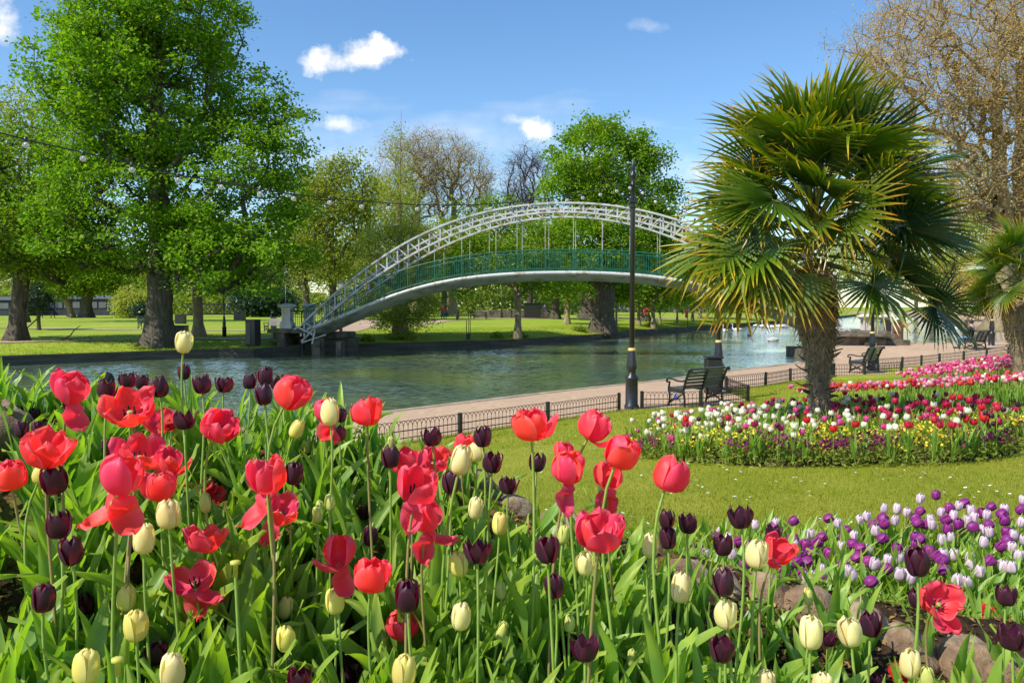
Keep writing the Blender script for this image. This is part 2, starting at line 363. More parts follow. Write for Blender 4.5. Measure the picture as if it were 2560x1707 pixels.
def ground_mat(name, cols, s1, s2, bump=.4, bs=60, rough=.9, spots=None, det=8):
    m, t, out = new_mat(name); b = N(t, 'ShaderNodeBsdfPrincipled'); L(t, b.outputs[0], out.inputs[0])
    g = N(t, 'ShaderNodeNewGeometry'); vec = g.outputs['Position']
    c = ramp(t, noise_n(t, s1, det, .65, vec), [(.3, cols[0]), (.5, cols[1]), (.72, cols[2])])
    c = mixrgb(t, ramp(t, noise_n(t, s2, 4, .6, vec), [(.42, (0, 0, 0)), (.66, (.55, .55, .55))]), c, cols[3])
    if spots:
        sc, thr, sc_col = spots
        v = N(t, 'ShaderNodeTexVoronoi'); v.inputs['Scale'].default_value = sc; L(t, vec, v.inputs['Vector'])
        c = mixrgb(t, math_n(t, 'LESS_THAN', v.outputs['Distance'], thr), c, sc_col)
    L(t, c, b.inputs['Base Color']); b.inputs['Roughness'].default_value = rough; b.inputs['Specular IOR Level'].default_value = .2
    bp = N(t, 'ShaderNodeBump'); bp.inputs['Strength'].default_value = bump; bp.inputs['Distance'].default_value = .03
    L(t, noise_n(t, bs, 5, .7, vec), bp.inputs['Height']); L(t, bp.outputs[0], b.inputs['Normal'])
    return m
G_far = ground_mat('far_grass', [(.13, .22, .012), (.22, .31, .016), (.30, .35, .025), (.36, .38, .06)], 1.6, .13, .7, 14)
G_lawn = ground_mat('lawn_grass', [(.18, .22, .014), (.28, .32, .02), (.36, .37, .035), (.44, .41, .06)], 22, 1.1, .9, 90)
G_path = ground_mat('path_gravel', [(.40, .26, .16), (.50, .345, .22), (.59, .43, .29), (.41, .285, .18)], 5, .45, .5, 160, .9)
G_far_path = ground_mat('far_path', [(.36, .25, .17), (.44, .31, .22), (.50, .37, .27), (.38, .27, .18)], 2, .3, .3, 50, .9)
G_soil = ground_mat('soil', [(.022, .014, .008), (.06, .038, .02), (.12, .08, .04), (.13, .13, .03)], 16, 3.2, 1.0, 50, .95)
G_moss = ground_mat('mossy_litter', [(.06, .035, .014), (.20, .12, .035), (.36, .24, .06), (.16, .17, .03)], 34, 4.5, 1.0, 90, .95)
m, t, out = new_mat('mound_soil'); G_mound = m; b = N(t, 'ShaderNodeBsdfPrincipled'); L(t, b.outputs[0], out.inputs[0]); vec = N(t, 'ShaderNodeNewGeometry').outputs['Position']
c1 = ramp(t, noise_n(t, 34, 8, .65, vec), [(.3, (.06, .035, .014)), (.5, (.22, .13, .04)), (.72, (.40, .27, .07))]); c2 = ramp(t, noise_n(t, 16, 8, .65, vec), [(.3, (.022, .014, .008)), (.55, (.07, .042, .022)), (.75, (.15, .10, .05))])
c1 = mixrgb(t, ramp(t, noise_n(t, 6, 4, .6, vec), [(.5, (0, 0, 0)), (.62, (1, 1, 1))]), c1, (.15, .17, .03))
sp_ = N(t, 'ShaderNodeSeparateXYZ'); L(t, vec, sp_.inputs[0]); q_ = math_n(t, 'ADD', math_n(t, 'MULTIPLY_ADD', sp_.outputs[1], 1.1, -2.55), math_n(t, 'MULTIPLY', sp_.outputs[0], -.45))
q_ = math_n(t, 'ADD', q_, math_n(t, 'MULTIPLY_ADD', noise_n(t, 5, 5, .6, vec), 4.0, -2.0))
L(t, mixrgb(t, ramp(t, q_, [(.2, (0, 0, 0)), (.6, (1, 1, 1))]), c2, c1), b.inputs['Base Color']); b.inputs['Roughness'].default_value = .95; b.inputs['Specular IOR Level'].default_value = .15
bp = N(t, 'ShaderNodeBump'); bp.inputs['Strength'].default_value = 1; bp.inputs['Distance'].default_value = .03; L(t, noise_n(t, 55, 6, .7, vec), bp.inputs['Height']); L(t, bp.outputs[0], b.inputs['Normal'])
G_bed = ground_mat('river_bed', [(.04, .05, .02), (.06, .06, .03), (.08, .08, .04), (.05, .05, .02)], 1, .2, .1, 5)

# the one big sheet under everything, then water, then the two banks
mk('ground', [(-900, -300, -1.6), (1200, -300, -1.6), (1200, 1500, -1.6), (-900, 1500, -1.6)], [(0, 1, 2, 3)], [G_bed], smooth=False)['kind'] = 'structure'
m, t, out = new_mat('river_water'); b = N(t, 'ShaderNodeBsdfPrincipled'); L(t, b.outputs[0], out.inputs[0])
g = N(t, 'ShaderNodeNewGeometry')
b.inputs['Roughness'].default_value = .07; b.inputs['IOR'].default_value = 1.4; b.inputs['Specular IOR Level'].default_value = .95
L(t, ramp(t, noise_n(t, .12, 3, .5, g.outputs['Position']), [(.35, (.07, .12, .10)), (.65, (.13, .17, .06))]), b.inputs['Base Color'])
mp1 = N(t, 'ShaderNodeMapping'); mp1.inputs['Scale'].default_value = (1.5, 3.4, 1); mp1.inputs['Rotation'].default_value = (0, 0, .35); L(t, g.outputs['Position'], mp1.inputs[0])
h1 = noise_n(t, 2.2, 6, .66, mp1.outputs[0], .6); h2 = noise_n(t, .35, 3, .5, mp1.outputs[0])
patch = ramp(t, noise_n(t, .10, 3, .5, g.outputs['Position']), [(.38, (.16, .16, .16)), (.58, (1, 1, 1))])
def wave_n(scale, amp, det=4):                  # sloping facets of the wind ripples
    n = N(t, 'ShaderNodeTexNoise'); n.inputs['Scale'].default_value = scale; n.inputs['Detail'].default_value = det; n.inputs['Roughness'].default_value = .6; L(t, mp1.outputs[0], n.inputs['Vector'])
    v = N(t, 'ShaderNodeVectorMath', operation='SUBTRACT'); L(t, n.outputs['Color'], v.inputs[0]); v.inputs[1].default_value = (.5, .5, .5)
    w = N(t, 'ShaderNodeVectorMath', operation='MULTIPLY'); L(t, v.outputs[0], w.inputs[0]); w.inputs[1].default_value = (amp, amp, 0); return w.outputs[0]
wa = N(t, 'ShaderNodeVectorMath', operation='ADD'); L(t, wave_n(2.0, 1.0), wa.inputs[0]); L(t, wave_n(.45, .34), wa.inputs[1])
ws = N(t, 'ShaderNodeVectorMath', operation='SCALE'); L(t, wa.outputs[0], ws.inputs[0]); L(t, patch, ws.inputs['Scale'])
wz = N(t, 'ShaderNodeVectorMath', operation='ADD'); L(t, ws.outputs[0], wz.inputs[0]); wz.inputs[1].default_value = (0, 0, 1)
wn = N(t, 'ShaderNodeVectorMath', operation='NORMALIZE'); L(t, wz.outputs[0], wn.inputs[0]); L(t, wn.outputs[0], b.inputs['Normal'])
M_['water'] = m
mk('water', [(-420, -60, WZ), (300, -60, WZ), (300, 330, WZ), (-420, 330, WZ)], [(0, 1, 2, 3)], [m], smooth=False)['kind'] = 'structure'

ys = fr(-40, 0, 8)[:-1]+fr(0, 50, 1.0)[:-1]+fr(50, 100, 5)[:-1]+fr(100, 300, 14)
rows = []
for y in ys:
    x0 = interp(NB, y, 1); xf = interp(FE, y, 1)
    xs = [x0+.32+(xf+2.2-x0-.32)*k/8 for k in range(9)]
    rows.append([(x, y, hpath(x, y)) for x in xs])
sheet('path', rows, G_path)
rows = []
for y in ys:
    x0 = interp(NB, y, 1); h = hpath(x0, y)
    rows.append([(x0+.34, y, h-.05), (x0+.34, y, h+.02), (x0+.03, y, h+.02), (x0, y, h-.02), (x0-.02, y, WZ-.6)])
sheet('path_edging', rows, surf('edging_stone', (.26, .19, .12), (.46, .36, .25), 2, .85, bump=.4, bscale=12, world=True))
ds = [0, .15, .35, .6, .9, 1.3, 1.8, 2.4, 3, 3.8, 4.6, 5.5, 6.5, 7.5, 8.5, 10, 12, 15, 20, 30, 50, 120, 400]
ys2 = fr(-40, 4, 4)[:-1]+fr(4, 34, .33)[:-1]+fr(34, 60, 2)[:-1]+fr(60, 300, 16)
rows = []
for y in ys2:
    xf = interp(FE, y, 1); rows.append([(xf, y, hpath(xf, y)-.06)]+[(xf+d, y, hlawn(xf+d, y)) for d in ds])
sheet('lawn', rows, G_lawn)
xs3 = fr(-420, -60, 30)[:-1]+fr(-60, -26, 2)[:-1]+fr(-26, 26, .8)[:-1]+fr(26, 123, 4)
dd = [0, .4, .9, 1.5, 2.2, 3, 4, 5, 6.5, 8, 10, 12, 15, 18, 22, 27, 33, 40, 50, 65, 90, 140, 250, 600, 1100]
sheet('far_lawn', [[(x, interp(FB, x)+d, hfar(x, interp(FB, x)+d)) for d in dd] for x in xs3], G_far)
# far land right of the river's end
sheet('far_field', [[(x, y, .5) for x in (118, 300, 900)] for y in (296, 500, 1200)], G_far)
# paths on the far bank
def ribbon(name, pts, w, mat):
    P2 = []
    for i in range(len(pts)-1):
        a, b_ = Vector(pts[i]), Vector(pts[i+1]); n = max(1, int((b_-a).length/1.2))
        P2 += [a.lerp(b_, k/n) for k in range(n)]
    P2.append(Vector(pts[-1])); rows = []
    for i, p in enumerate(P2):
        t_ = (P2[min(i+1, len(P2)-1)]-P2[max(i-1, 0)]).normalized(); nn = Vector((-t_.y, t_.x))
        ww = w[0]+(w[1]-w[0])*i/len(P2) if hasattr(w, '__len__') else w
        rows.append([(p.x+nn.x*ww*k, p.y+nn.y*ww*k, hfar(p.x+nn.x*ww*k, p.y+nn.y*ww*k)+.035) for k in (-.5, -.17, .17, .5)])
    sheet(name, rows, mat)
ribbon('park_path', [(-60, 42), (-27, 42.6), (-19, 46.8), (-14.5, 48.2), (-11.5, 49.6)], (1.6, 2.2), G_far_path)
ribbon('park_path', [(-40, 60), (-24, 57.5), (-15, 60), (-9, 70), (-7, 85), (-2, 92), (20, 110), (60, 160)], (1.3, 2.6), G_far_path)
ribbon('park_path', [(-12, 50.5), (-12.5, 62), (-14, 80), (-22, 100)], 2.2, G_far_path)
# timber edging of the far bank
mb = MB(); pts = [p for p in FB if p[0] >= -61 and p[0] <= 123]; P2 = []
for i in range(len(pts)-1):
    a, b_ = Vector(pts[i]), Vector(pts[i+1]); n = max(1, int((b_-a).length/1.5)); P2 += [a.lerp(b_, k/n) for k in range(n)]
P2.append(Vector(pts[-1]))
for a, b_ in zip(P2[:-1], P2[1:]):
    o_ = Vector((0, -.03, 0))
    for z0, z1, off in ((-.9, -.16, -.02), (-.155, .02, -.035), (.025, .17, -.05)):
        zc, hh = (z0+z1)/2, z1-z0
        mb.bar(Vector((a.x, a.y+off, zc)), Vector((b_.x, b_.y+off, zc)), .09+abs(off), hh)
tag(mb.build('river_wall', M_['timber']), 'low dark timber wall along the far bank of the river', 'river wall')

# mound of the front flower bed and the purple bed behind it
ZRX = [-4.5, -2.2, -1.5, -.8, -.2, .1, 1.1, 1.8, 3.5]; ZRZ = [-.50, -.42, -.42, -.52, -.67, -.80, -1.06, -1.2, -1.42]
def in_bed(x, y): return ss((x-.135*y+.12)/.25)*ss((5.15-y)/.5)
def hmound(x, y, nz_=True):
    zr = float(np.interp(x, ZRX, ZRZ))
    base = -1.70+.22*in_bed(x, y)
    if y > 5.0: base -= .3*ss((y-5.0)/.4)
    sl = float(np.interp(x, [-2, -.8, 0, 1], [.56, .50, .40, .33]))
    r = zr-sl*(3.0-y) if y < 3.0 else zr-1.7*(y-3.0)**1.25-.1*(y-3.0)
    if y >= 3.0: r = max(r, base)
    if nz_: r += .035*mnoise.noise((x*3, y*3, 1))+.014*mnoise.noise((x*11, y*11, 5))
    return CZ+r
rows = [[(x, y, hmound(x, y)) for x in fr(-4.5, 5.2, .05)] for y in fr(.2, 5.5, .05)]
V, F = grid(rows); nx_ = len(rows[0])
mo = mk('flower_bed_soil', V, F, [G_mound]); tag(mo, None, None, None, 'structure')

# round bed
BCX, BCY, BR = 3.9, 10.35, 2.42
def bed_disc(name, cx, cy, rx, ry, rise=.10):
    V = []; F = []; nr, na = 9, 56
    for i in range(nr+1):
        for j in range(na):
            a = 2*PI*j/na; k = i/nr; wob = 1+.02*math.sin(5*a)+.015*math.sin(9*a+1)
            x, y = cx+rx*k*wob*math.cos(a), cy+ry*k*wob*math.sin(a)
            V.append((x, y, hlawn(x, y)+rise*(1-k**4)+(-.05 if i == nr else .008)+.015*mnoise.noise((x*5, y*5, 2))))
    for i in range(nr):
        for j in range(na): F.append((i*na+j, i*na+(j+1) % na, (i+1)*na+(j+1) % na, (i+1)*na+j))
    o = mk(name, V, [tuple(reversed(f)) for f in F], [G_soil]); tag(o, None, None, None, 'structure')
bed_disc('round_flower_bed_soil', BCX, BCY, BR*.985, BR*.965)
bed_disc('long_flower_bed_soil', 9.4, 14.5, 4.6, .95)
bed_disc('far_flower_bed_soil', 13.6, 19.2, 4.6, 1.5)

# ------------------------------------------------------------------ suspension arch footbridge
AX, AY = -12.26, 45.0; ux, uy = .992, -.125; LB = 30.0
wv = Vector((-uy*1.0, ux, 0)).normalized()*2.45            # from the near truss to the far truss
def on_plane(px, py, off=0.0):
    k = (px-1280)/FPX; ax, ay = AX+wv.normalized().x*off, AY+wv.normalized().y*off
    s = (k*ay-ax)/(ux-k*uy); D = ay+s*uy; return s, P(px, py, D).z
def curve(lst, off=0):
    q = [on_plane(x, y, off) for x, y in lst]; s = np.array([a for a, _ in q]); z = np.array([b for _, b in q])
    sa = LB/2; S = np.concatenate([s, 2*sa-s]); Z = np.concatenate([z, z])
    c = np.polyfit((S-sa)/sa, Z, 6); c[1::2] = 0
    return lambda s_: float(np.polyval(c, (s_-sa)/sa))
up_c = curve([(733,831),(760,806),(786,783),(836,738),(901,682),(965,637),(1027,601),(1089,573),(1153,547),(1224,528),(1263,521),(1353,510),(1403,506)])
lo_c = curve([(749,860),(786,820),(859,756),(921,706),(999,654),(1055,625),(1089,607),(1153,579),(1224,556),(1263,547),(1353,533),(1403,529)])
dk_c = curve([(800,808),(836,793),(904,765),(963,742),(1027,720),(1089,704),(1153,692),(1280,681),(1351,677),(1403,676)])
def bp_(s, z, off=0.0):
    w = wv.normalized()*off; return Vector((AX+ux*s+w.x, AY+uy*s+w.y, z))
bridge = thing('footbridge', 'white steel arch footbridge with green railings crossing the river', 'bridge', bp_(LB/2, 0, 1.2))
def bpart(name, mb, mats, smooth=False, parent=None):
    o = mb.build(name, mats, None, smooth)
    par = parent or bridge
    o.parent = par; o.matrix_basis = Matrix.Translation(-bridge.location) if par is bridge else Matrix()
    return o
ND = 60; SP = .93
for side in (0, 1):
    off = side*2.45; mb = MB()
    su = fr(.45, LB-.45, LB/ND)
    for a, b_ in zip(su[:-1], su[1:]):
        mb.bar(bp_(a, up_c(a), off), bp_(b_, up_c(b_), off), .22, .10)
        mb.bar(bp_(a, lo_c(a), off), bp_(b_, lo_c(b_), off), .22, .10)
    K = 50
    for i in range(K+1):
        s = LB*i/K; sgn = 1 if s < LB/2 else -1
        if s < .4 or s > LB-.4: continue
        z1, z2 = up_c(s), lo_c(s)
        ds_ = (z1-z2)*.0
        mb.bar(bp_(s, z2, off), bp_(s, z1, off), .075, .10)
        if i < K:
            s2 = LB*(i+1)/K
            if s2 > LB-.4: continue
            if s2 <= LB/2: mb.bar(bp_(s, up_c(s), off), bp_(s2, lo_c(s2), off), .035, .065)
            else: mb.bar(bp_(s2, up_c(s2), off), bp_(s, lo_c(s), off), .035, .065)
    tr_ = bpart('arch_truss', mb, M_['white_steel'])
    # splayed feet
    for e in (0, 1):
        mf = MB(); sg = 1 if e == 0 else -1; s0 = 0 if e == 0 else LB
        s0 += .35*sg; zz = up_c(s0); zl = lo_c(s0)+.10
        mf.bar(bp_(s0-.1*sg, zz-.05, off), bp_(s0+.75*sg, zz-.45, off), .14, .10); mf.bar(bp_(s0-.5*sg, zz-.3, off), bp_(s0-.1*sg, zz-.02, off), .12, .09)
        mf.bar(bp_(s0+.05*sg, zz-.1, off), bp_(s0+.05*sg, zz-.55, off), .10, .08)
        mf.bar(bp_(s0+.9*sg, lo_c(s0+.9*sg), off), bp_(s0+.7*sg, zl-.12, off), .08, .08); mf.bar(bp_(s0+.1*sg, zl-.05, off), bp_(s0+1.5*sg, zl+.40, off), .07, .07)
        bpart('truss_foot', mf, M_['white_steel'])
def deck_sec(s):
    z = dk_c(s); r = [( -.10, z-.02), (-.17, z-.09), (-.16, z-.17), (-.08, z-.22)]
    k = .30+.16*(abs(s-LB/2)/(LB/2))**2
    r += [(.35, z-.22-k*.55), (.9, z-.22-k*.9), (1.225, z-.22-k), (1.55, z-.22-k*.9), (2.1, z-.22-k*.55)]
    r += [(2.53, z-.22), (2.61, z-.17), (2.62, z-.09), (2.55, z-.02), (2.4, z-.05), (.05, z-.05)]
    return r
SD0, SD1 = 2.0, LB-2.0
rows = [[bp_(s, z, o)-bridge.location for o, z in deck_sec(s)+deck_sec(s)[:1]] for s in fr(SD0-1.2, SD1+1.2, .5)]
V, F = grid(rows); F = [tuple(reversed(f)) for f in F]; mi = [0 if (i % 15) in (0, 1, 2, 9, 10, 11, 12) else 1 for i in range(len(F))]
mk('deck', V, F, [M_['white_steel'], M_['deck_steel']], mi=mi, parent=bridge)
posts = [2.0+1.52*i for i in range(18)]
for side in (0, 1):
    off = side*2.45+(.02 if side else 0); mb = MB(); HR = 1.12
    lo_s = -1.6
    su = fr(.9, LB-.9, .5)
    mb.tube([bp_(s, dk_c(s)+HR, off) for s in su], .035, 6); mb.tube([bp_(s, dk_c(s)+.10, off) for s in su], .02, 4); mb.tube([bp_(s, dk_c(s)+.16, off) for s in su], .012, 4)
    rl = bpart('railing', mb, M_['green_rail'], True)
    for s in posts:
        mp_b = MB(); mp_b.bar(bp_(s, dk_c(s)-.02, off), bp_(s, dk_c(s)+HR, off), .055, .055)
        po = mp_b.build('post', M_['green_rail']); po.parent = rl
    mbb = MB(); s = 1.0; i = 0
    while s < LB-1.0:
        if min(abs(s-p) for p in posts) > .06: mbb.bar(bp_(s, dk_c(s)+.10, off), bp_(s, dk_c(s)+HR-.02, off), .016, .016)
        s += .126; i += 1
    for p in posts[:-1]:                       # scrolled rings near the foot of the balusters
        for q in (.3, .76, 1.22):
            c = bp_(p+q, dk_c(p+q)+.62, off)
            mbb.tube([c+Vector((math.cos(a)*.085*ux, math.cos(a)*.085*uy, math.sin(a)*.085)) for a in np.linspace(0, 2*PI, 9)], .009, 3, cap=False)
    bo = mbb.build('balusters', M_['green_rail']); bo.parent = rl
    for p in posts:
        if p < 4.4 or p > LB-4.4: continue
        hb = MB(); hb.tube([bp_(p, dk_c(p)+HR, off), bp_(p, lo_c(p)-.02, off)], .016, 5)
        bpart('hanger', hb, M_['white_steel'])
for s in (LB/2-2.8, LB/2-1.0, LB/2+1.0, LB/2+2.8):
    mt = MB(); mt.bar(bp_(s, up_c(s)-.05, 0), bp_(s, up_c(s)-.05, 2.45), .07, .07)
    bpart('cross_tie', mt, M_['white_steel'])

# abutments, railings on the approach and the four pillars
def pillar_mesh(h=1.30):
    mb = MB(); q = PI/4; k = 1.414/2
    prof = [(.66*k, 0), (.66*k, .26), (.60*k, .30), (.50*k, .42), (.50*k, .46)]
    mb.lathe(prof, 4, 0, ph=q); w = .24
    mb.box((0, 0, .46+.32), (.40, .40, .66)); 
    for sx, sy in ((0, -1), (0, 1), (1, 0), (-1, 0)):          # raised frame round a sunk panel on each face
        for d in (-1, 1):
            if sx == 0: mb.box((d*.205, sy*.222, .79), (.085, .05, .68))
            else: mb.box((sx*.222, d*.160, .79), (.05, .075, .68))
        if sx == 0: mb.box((0, sy*.222, .50), (.33, .05, .07)); mb.box((0, sy*.222, 1.09), (.33, .05, .07))
        else: mb.box((sx*.222, 0, .50), (.05, .25, .07)); mb.box((sx*.222, 0, 1.09), (.05, .25, .07))
    mb.lathe([(.52*k, 1.13), (.58*k, 1.19), (.72*k, 1.24), (.74*k, 1.29), (.70*k, 1.31), (.40*k, 1.39), (.12*k, 1.42)], 8, 0, ph=PI/8)
    return mb
def put_pillar(x, y, z, label, sc=1.0):
    o = pillar_mesh().build('gate_pillar', M_['stone']); tag(o, label, 'pillar', 'pale stone pillars at the bridge ends'); o.location = (x, y, z); o.rotation_euler = (0, 0, -.12); o.scale = (sc,)*3
p = P(719, 821, 45.3); put_pillar(p.x, p.y, p.z, 'pale stone pillar on the left bridge abutment, beside the black cabinet', 1.0)
q = P(760, 815, 48.6)
put_pillar(p.x+.5, p.y+3.0, p.z, 'pale stone pillar behind the white truss foot on the left abutment', 1.0)
AZ = p.z
def abut_left():
    D = 45.0; g_ = lambda px, d=D: (px-1280)/FPX*d; mb = MB(); yy_ = lambda x: D+.10-.126*(x-g_(735))
    def blk(px0, px1, z0, z1, off, dep, m=0): x0, x1 = g_(px0), g_(px1); xc = (x0+x1)/2; mb.box((xc, yy_(xc)+off+dep/2, (z0+z1)/2), (x1-x0, dep, z1-z0), m, rz=-.12, bev=.02)
    blk(677, 790, AZ-.26, AZ-.02, -.15, 4.4); blk(683, 712, AZ-.55, AZ-.265, .05, 2.0); blk(673, 712, AZ-.75, AZ-.56, -.05, 2.2)
    blk(700, 719, -.9, AZ-.27, 0, 4.0); blk(779, 801, -.9, AZ-.55, .1, .7); blk(843, 857, -.9, AZ-.70, -.1, .6); blk(719, 850, AZ-.60, AZ-.27, 1.6, 2.4)
    blk(719, 862, -.9, AZ-.62, 1.9, 2.0, 1); blk(742, 748, -.9, AZ-.6, .9, .9)  # darker block at the back paints in the shade of the openings
    return mb
def abut(x0, side):
    mb = MB(); f = 1 if side == 'L' else -1
    mb.box((x0+f*.55, 46.2 if side == 'L' else 42.9, AZ-.16), (3.4, 4.6, .30), 0, rz=-.12, bev=.03)
    mb.box((x0+f*.35, 46.3 if side == 'L' else 43.0, AZ-.9), (2.8, 4.1, 1.26), 0, rz=-.12)
    mb.box((x0-f*1.5, 45.6 if side == 'L' else 42.3, AZ-.62), (1.6, 2.4, .28), 0, rz=-.12, bev=.02)
    mb.box((x0-f*1.0, 45.7 if side == 'L' else 42.4, AZ-.30), (1.2, 2.2, .30), 0, rz=-.12, bev=.02)
    for i, xx in enumerate((.05, 1.35, 2.75)):
        mb.box((x0+f*(xx), (44.0 if side == 'L' else 40.75)-.10*xx, -.35), (.34 if i else .5, .55, 1.5 if i else 1.9), 0, rz=-.12)
    mb.box((x0+f*2.75, (46.4 if side == 'L' else 43.0), -.25), (.7, 4.0, .9), 0, rz=-.12)
    return mb
o = abut_left().build('bridge_abutment', [M_['concrete'], M_['timber']]); tag(o, 'brown concrete abutment with dark openings under the left bridge end', 'abutment')
o = abut(18.3, 'R').build('bridge_abutment', M_['concrete']); tag(o, 'concrete abutment behind the palm under the right bridge end', 'abutment')
def fence_rail(name, pts, label, cat='railing'):
    t_ = thing(name, label, cat, pts[0]); mb = MB(); b0 = Vector(pts[0])
    mb.tube([Vector(p_)+Vector((0, 0, 1.02))-b0 for p_ in pts], .035, 6); mb.tube([Vector(p_)+Vector((0, 0, .12))-b0 for p_ in pts], .02, 4)
    mk_ = mb.build('rail', M_['green_rail'], t_, True); m2 = MB()
    for a, b_ in zip(pts[:-1], pts[1:]):
        a, b_ = Vector(a), Vector(b_); n = max(1, int((b_-a).length/.13))
        for k in range(n+1):
            q_ = a.lerp(b_, k/n)-b0; w_ = .05 if k in (0, n) else .016; m2.bar(q_, q_+Vector((0, 0, 1.02)), w_, w_)
    m2.build('balusters', M_['green_rail'], t_)
n_ = wv.normalized()
fence_rail('approach_railing', [tuple(bp_(-.35, AZ-.02, .1)), tuple(bp_(.45, AZ-.02, 0)), tuple(bp_(1.0, dk_c(1.0), 0))], 'short green railing joining the left stone pillar to the bridge')
fence_rail('approach_railing', [tuple(bp_(-1.6, AZ-.1, 3.0)), tuple(bp_(.0, AZ-.05, 2.5)), tuple(bp_(1.0, dk_c(1.0), 2.47))], 'green railing on the far side of the left bridge approach')
p2 = P(2166, 851, 42.6); p3 = P(2215, 848, 45.4); p4 = P(2100, 845, 46)
put_pillar(p2.x, p2.y, p2.z, 'pale stone pillar right of the palm trunk, nearest the path'); put_pillar(p3.x, p3.y, p3.z, 'pale stone pillar beside the dark timber gate box right of the bridge')
def plinth(x, y, z, r, h):
    mb = MB(); mb.lathe([(r, 0), (r, h-.04), (r-.04, h), (0.01, h)], 20, 0, (0, 0, -h)); o = mb.build('pillar_plinth', M_['concrete']); o.location = (x, y, z); return o
tag(plinth(p2.x-.25, p2.y+.3, p2.z+.0, 1.0, .5), 'low round stone plinth under the pillar nearest the path', 'plinth')
tag(plinth(p3.x-.15, p3.y+.1, p3.z+.0, .9, .5), 'low round stone plinth under the pillar beside the gate box', 'plinth')
fence_rail('bridge_gate', [(p2.x+.5, p2.y+.5, p2.z), (p3.x-.3, p3.y-.5, p3.z)], 'green iron gate between the two stone pillars right of the palm', 'gate')
mb = MB(); a = P(2214, 858, 42.4); h_ = .0
gx = thing('timber_gate', 'dark brown timber screen standing open at the end of the path', 'gate', a)
mb.box((.12, 0, .62), (.34, .06, 1.26), bev=.01); mb.build('dark_panel', M_['iron_brown'], gx)
mb = MB(); mb.box((.56, -.05, .62), (.48, .07, 1.26), bev=.01)
for zz in (.12, .62, 1.12): mb.box((.56, -.10, zz), (.46, .03, .07))
mb.build('door_leaf', surf('brown_timber', (.11, .055, .03), (.22, .12, .07), 3, .75, bump=.5, stretch=(6, 6, .6)), gx)
a = P(2254, 859, 42.6)
sg = thing('mooring_post', 'rusty yellow mooring post with a square sign by the water', 'post', a)
mb = MB(); mb.box((0, 0, .73), (.12, .12, 1.5), bev=.01); mb.build('post', surf('rusty_yellow', (.40, .22, .03), (.22, .10, .03), 2, .7, bump=.3), sg)
mb = MB(); mb.box((.14, -.08, .98), (.32, .04, .26), bev=.01); mb.build('sign_plate', surf('yellow_plate', (.42, .24, .03), (.60, .36, .05), 6, .5, bump=0), sg)

# ------------------------------------------------------------------ lamp posts
def lamp_post(x, y, z, label, h=5.9, sc=1.0, name='lamp_post'):
    t_ = thing(name, label, 'lamp post', (x, y, z), 0, 'black iron lamp posts')
    mb = MB(); n = 16
    mb.lathe([(.175, -.1), (.175, .10), (.15, .13), (.148, .70), (.165, .73), (.168, .77), (.12, .82), (.095, .86), (.10, .88)], n); mb.build('base', M_['iron'], t_, True)
    mb = MB(); mb.lathe([(.10, .86), (.105, .91), (.128, .98), (.132, 1.05), (.12, 1.16), (.088, 1.40)], 8); mb.build('collar_casting', M_['iron'], t_, False)
    mb = MB(); mb.lathe([(.088, 1.40), (.098, 1.41), (.10, 1.44), (.07, 1.475)], n); mb.build('gilt_ring', M_['gold'], t_, True)
    mb = MB(); mb.lathe([(.062, 1.46), (.058, h-1.0), (.054, h-.62), (.07, h-.60), (.072, h-.56), (.055, h-.53), (.055, h-.42), (.085, h-.38), (.088, h-.33), (.05, h-.30), (.052, h-.20), (.065, h-.18), (.04, h-.12), (.045, h-.08), (.012, h-.03), (.008, h+.08)], n)
    mb.build('shaft', M_['iron'], t_, True)
    return t_
lp1 = lamp_post(2.86, 19.05, -.02, 'tall black iron lamp post at the near end of the first bench')
lp2 = lamp_post(6.05, 23.4, -.02, 'black iron lamp post behind the first bench, left of the palm', 4.9)
lp3 = lamp_post(13.75, 30.5, 0, 'black iron lamp post beside the second bench right of the palm', 4.9)
lp4 = lamp_post(24.6, 41, .3, 'black iron lamp post at the far right behind the magenta tulips', 4.9)
mb = MB()
for sg_ in (-1, 1):
    c = [Vector((sg_*(.05+.22*k), -.02*k, 4.98+.10*math.sin(k*PI)-.04*k)) for k in np.linspace(0, 1, 8)]
    mb.tube(c, .012, 5); mb.tube([Vector((sg_*(.16+.055*math.cos(a_)), 0, 4.86+.055*math.sin(a_))) for a_ in np.linspace(0, 2*PI, 10)], .008, 4)
mb.box((0, 0, 4.95), (.17, .17, .12), bev=.02); mb.box((0, 0, 4.80), (.15, .15, .05), bev=.01)
mb.build('bracket', M_['iron'], lp1)

# festoon lights
m, t, out = new_mat('bulb_glass'); b = N(t, 'ShaderNodeBsdfPrincipled'); L(t, b.outputs[0], out.inputs[0])
b.inputs['Base Color'].default_value = (.95, .88, .78, 1); b.inputs['Roughness'].default_value = .12; b.inputs['Transmission Weight'].default_value = .45; b.inputs['IOR'].default_value = 1.3
M_['bulb'] = m
ld = Vector((-.72, -.695)).normalized()
def on_string(px, lx=2.86, ly=19.05, d=ld):
    k = (px-1280)/FPX; s_ = (k*ly-lx)/(d.x-k*d.y); return ly+s_*d.y
cab = [(-60,300),(0,333),(70,352),(214,384),(333,411),(446,440),(555,456),(652,475),(734,487),(824,497),(904,504),(971,509),(1043,513),(1108,514),(1170,513),(1226,511),(1275,508),(1325,503),(1372,497),(1418,489),(1457,481),(1501,474),(1542,464),(1577,458)]
blb = [(65,363),(208,397),(330,425),(445,451),(553,468),(650,485),(734,497),(824,507),(904,517),(971,521),(1043,523),(1108,524),(1170,523),(1226,522),(1275,519),(1325,515),(1372,509),(1418,501),(1457,495),(1501,487),(1542,478),(1575,470)]
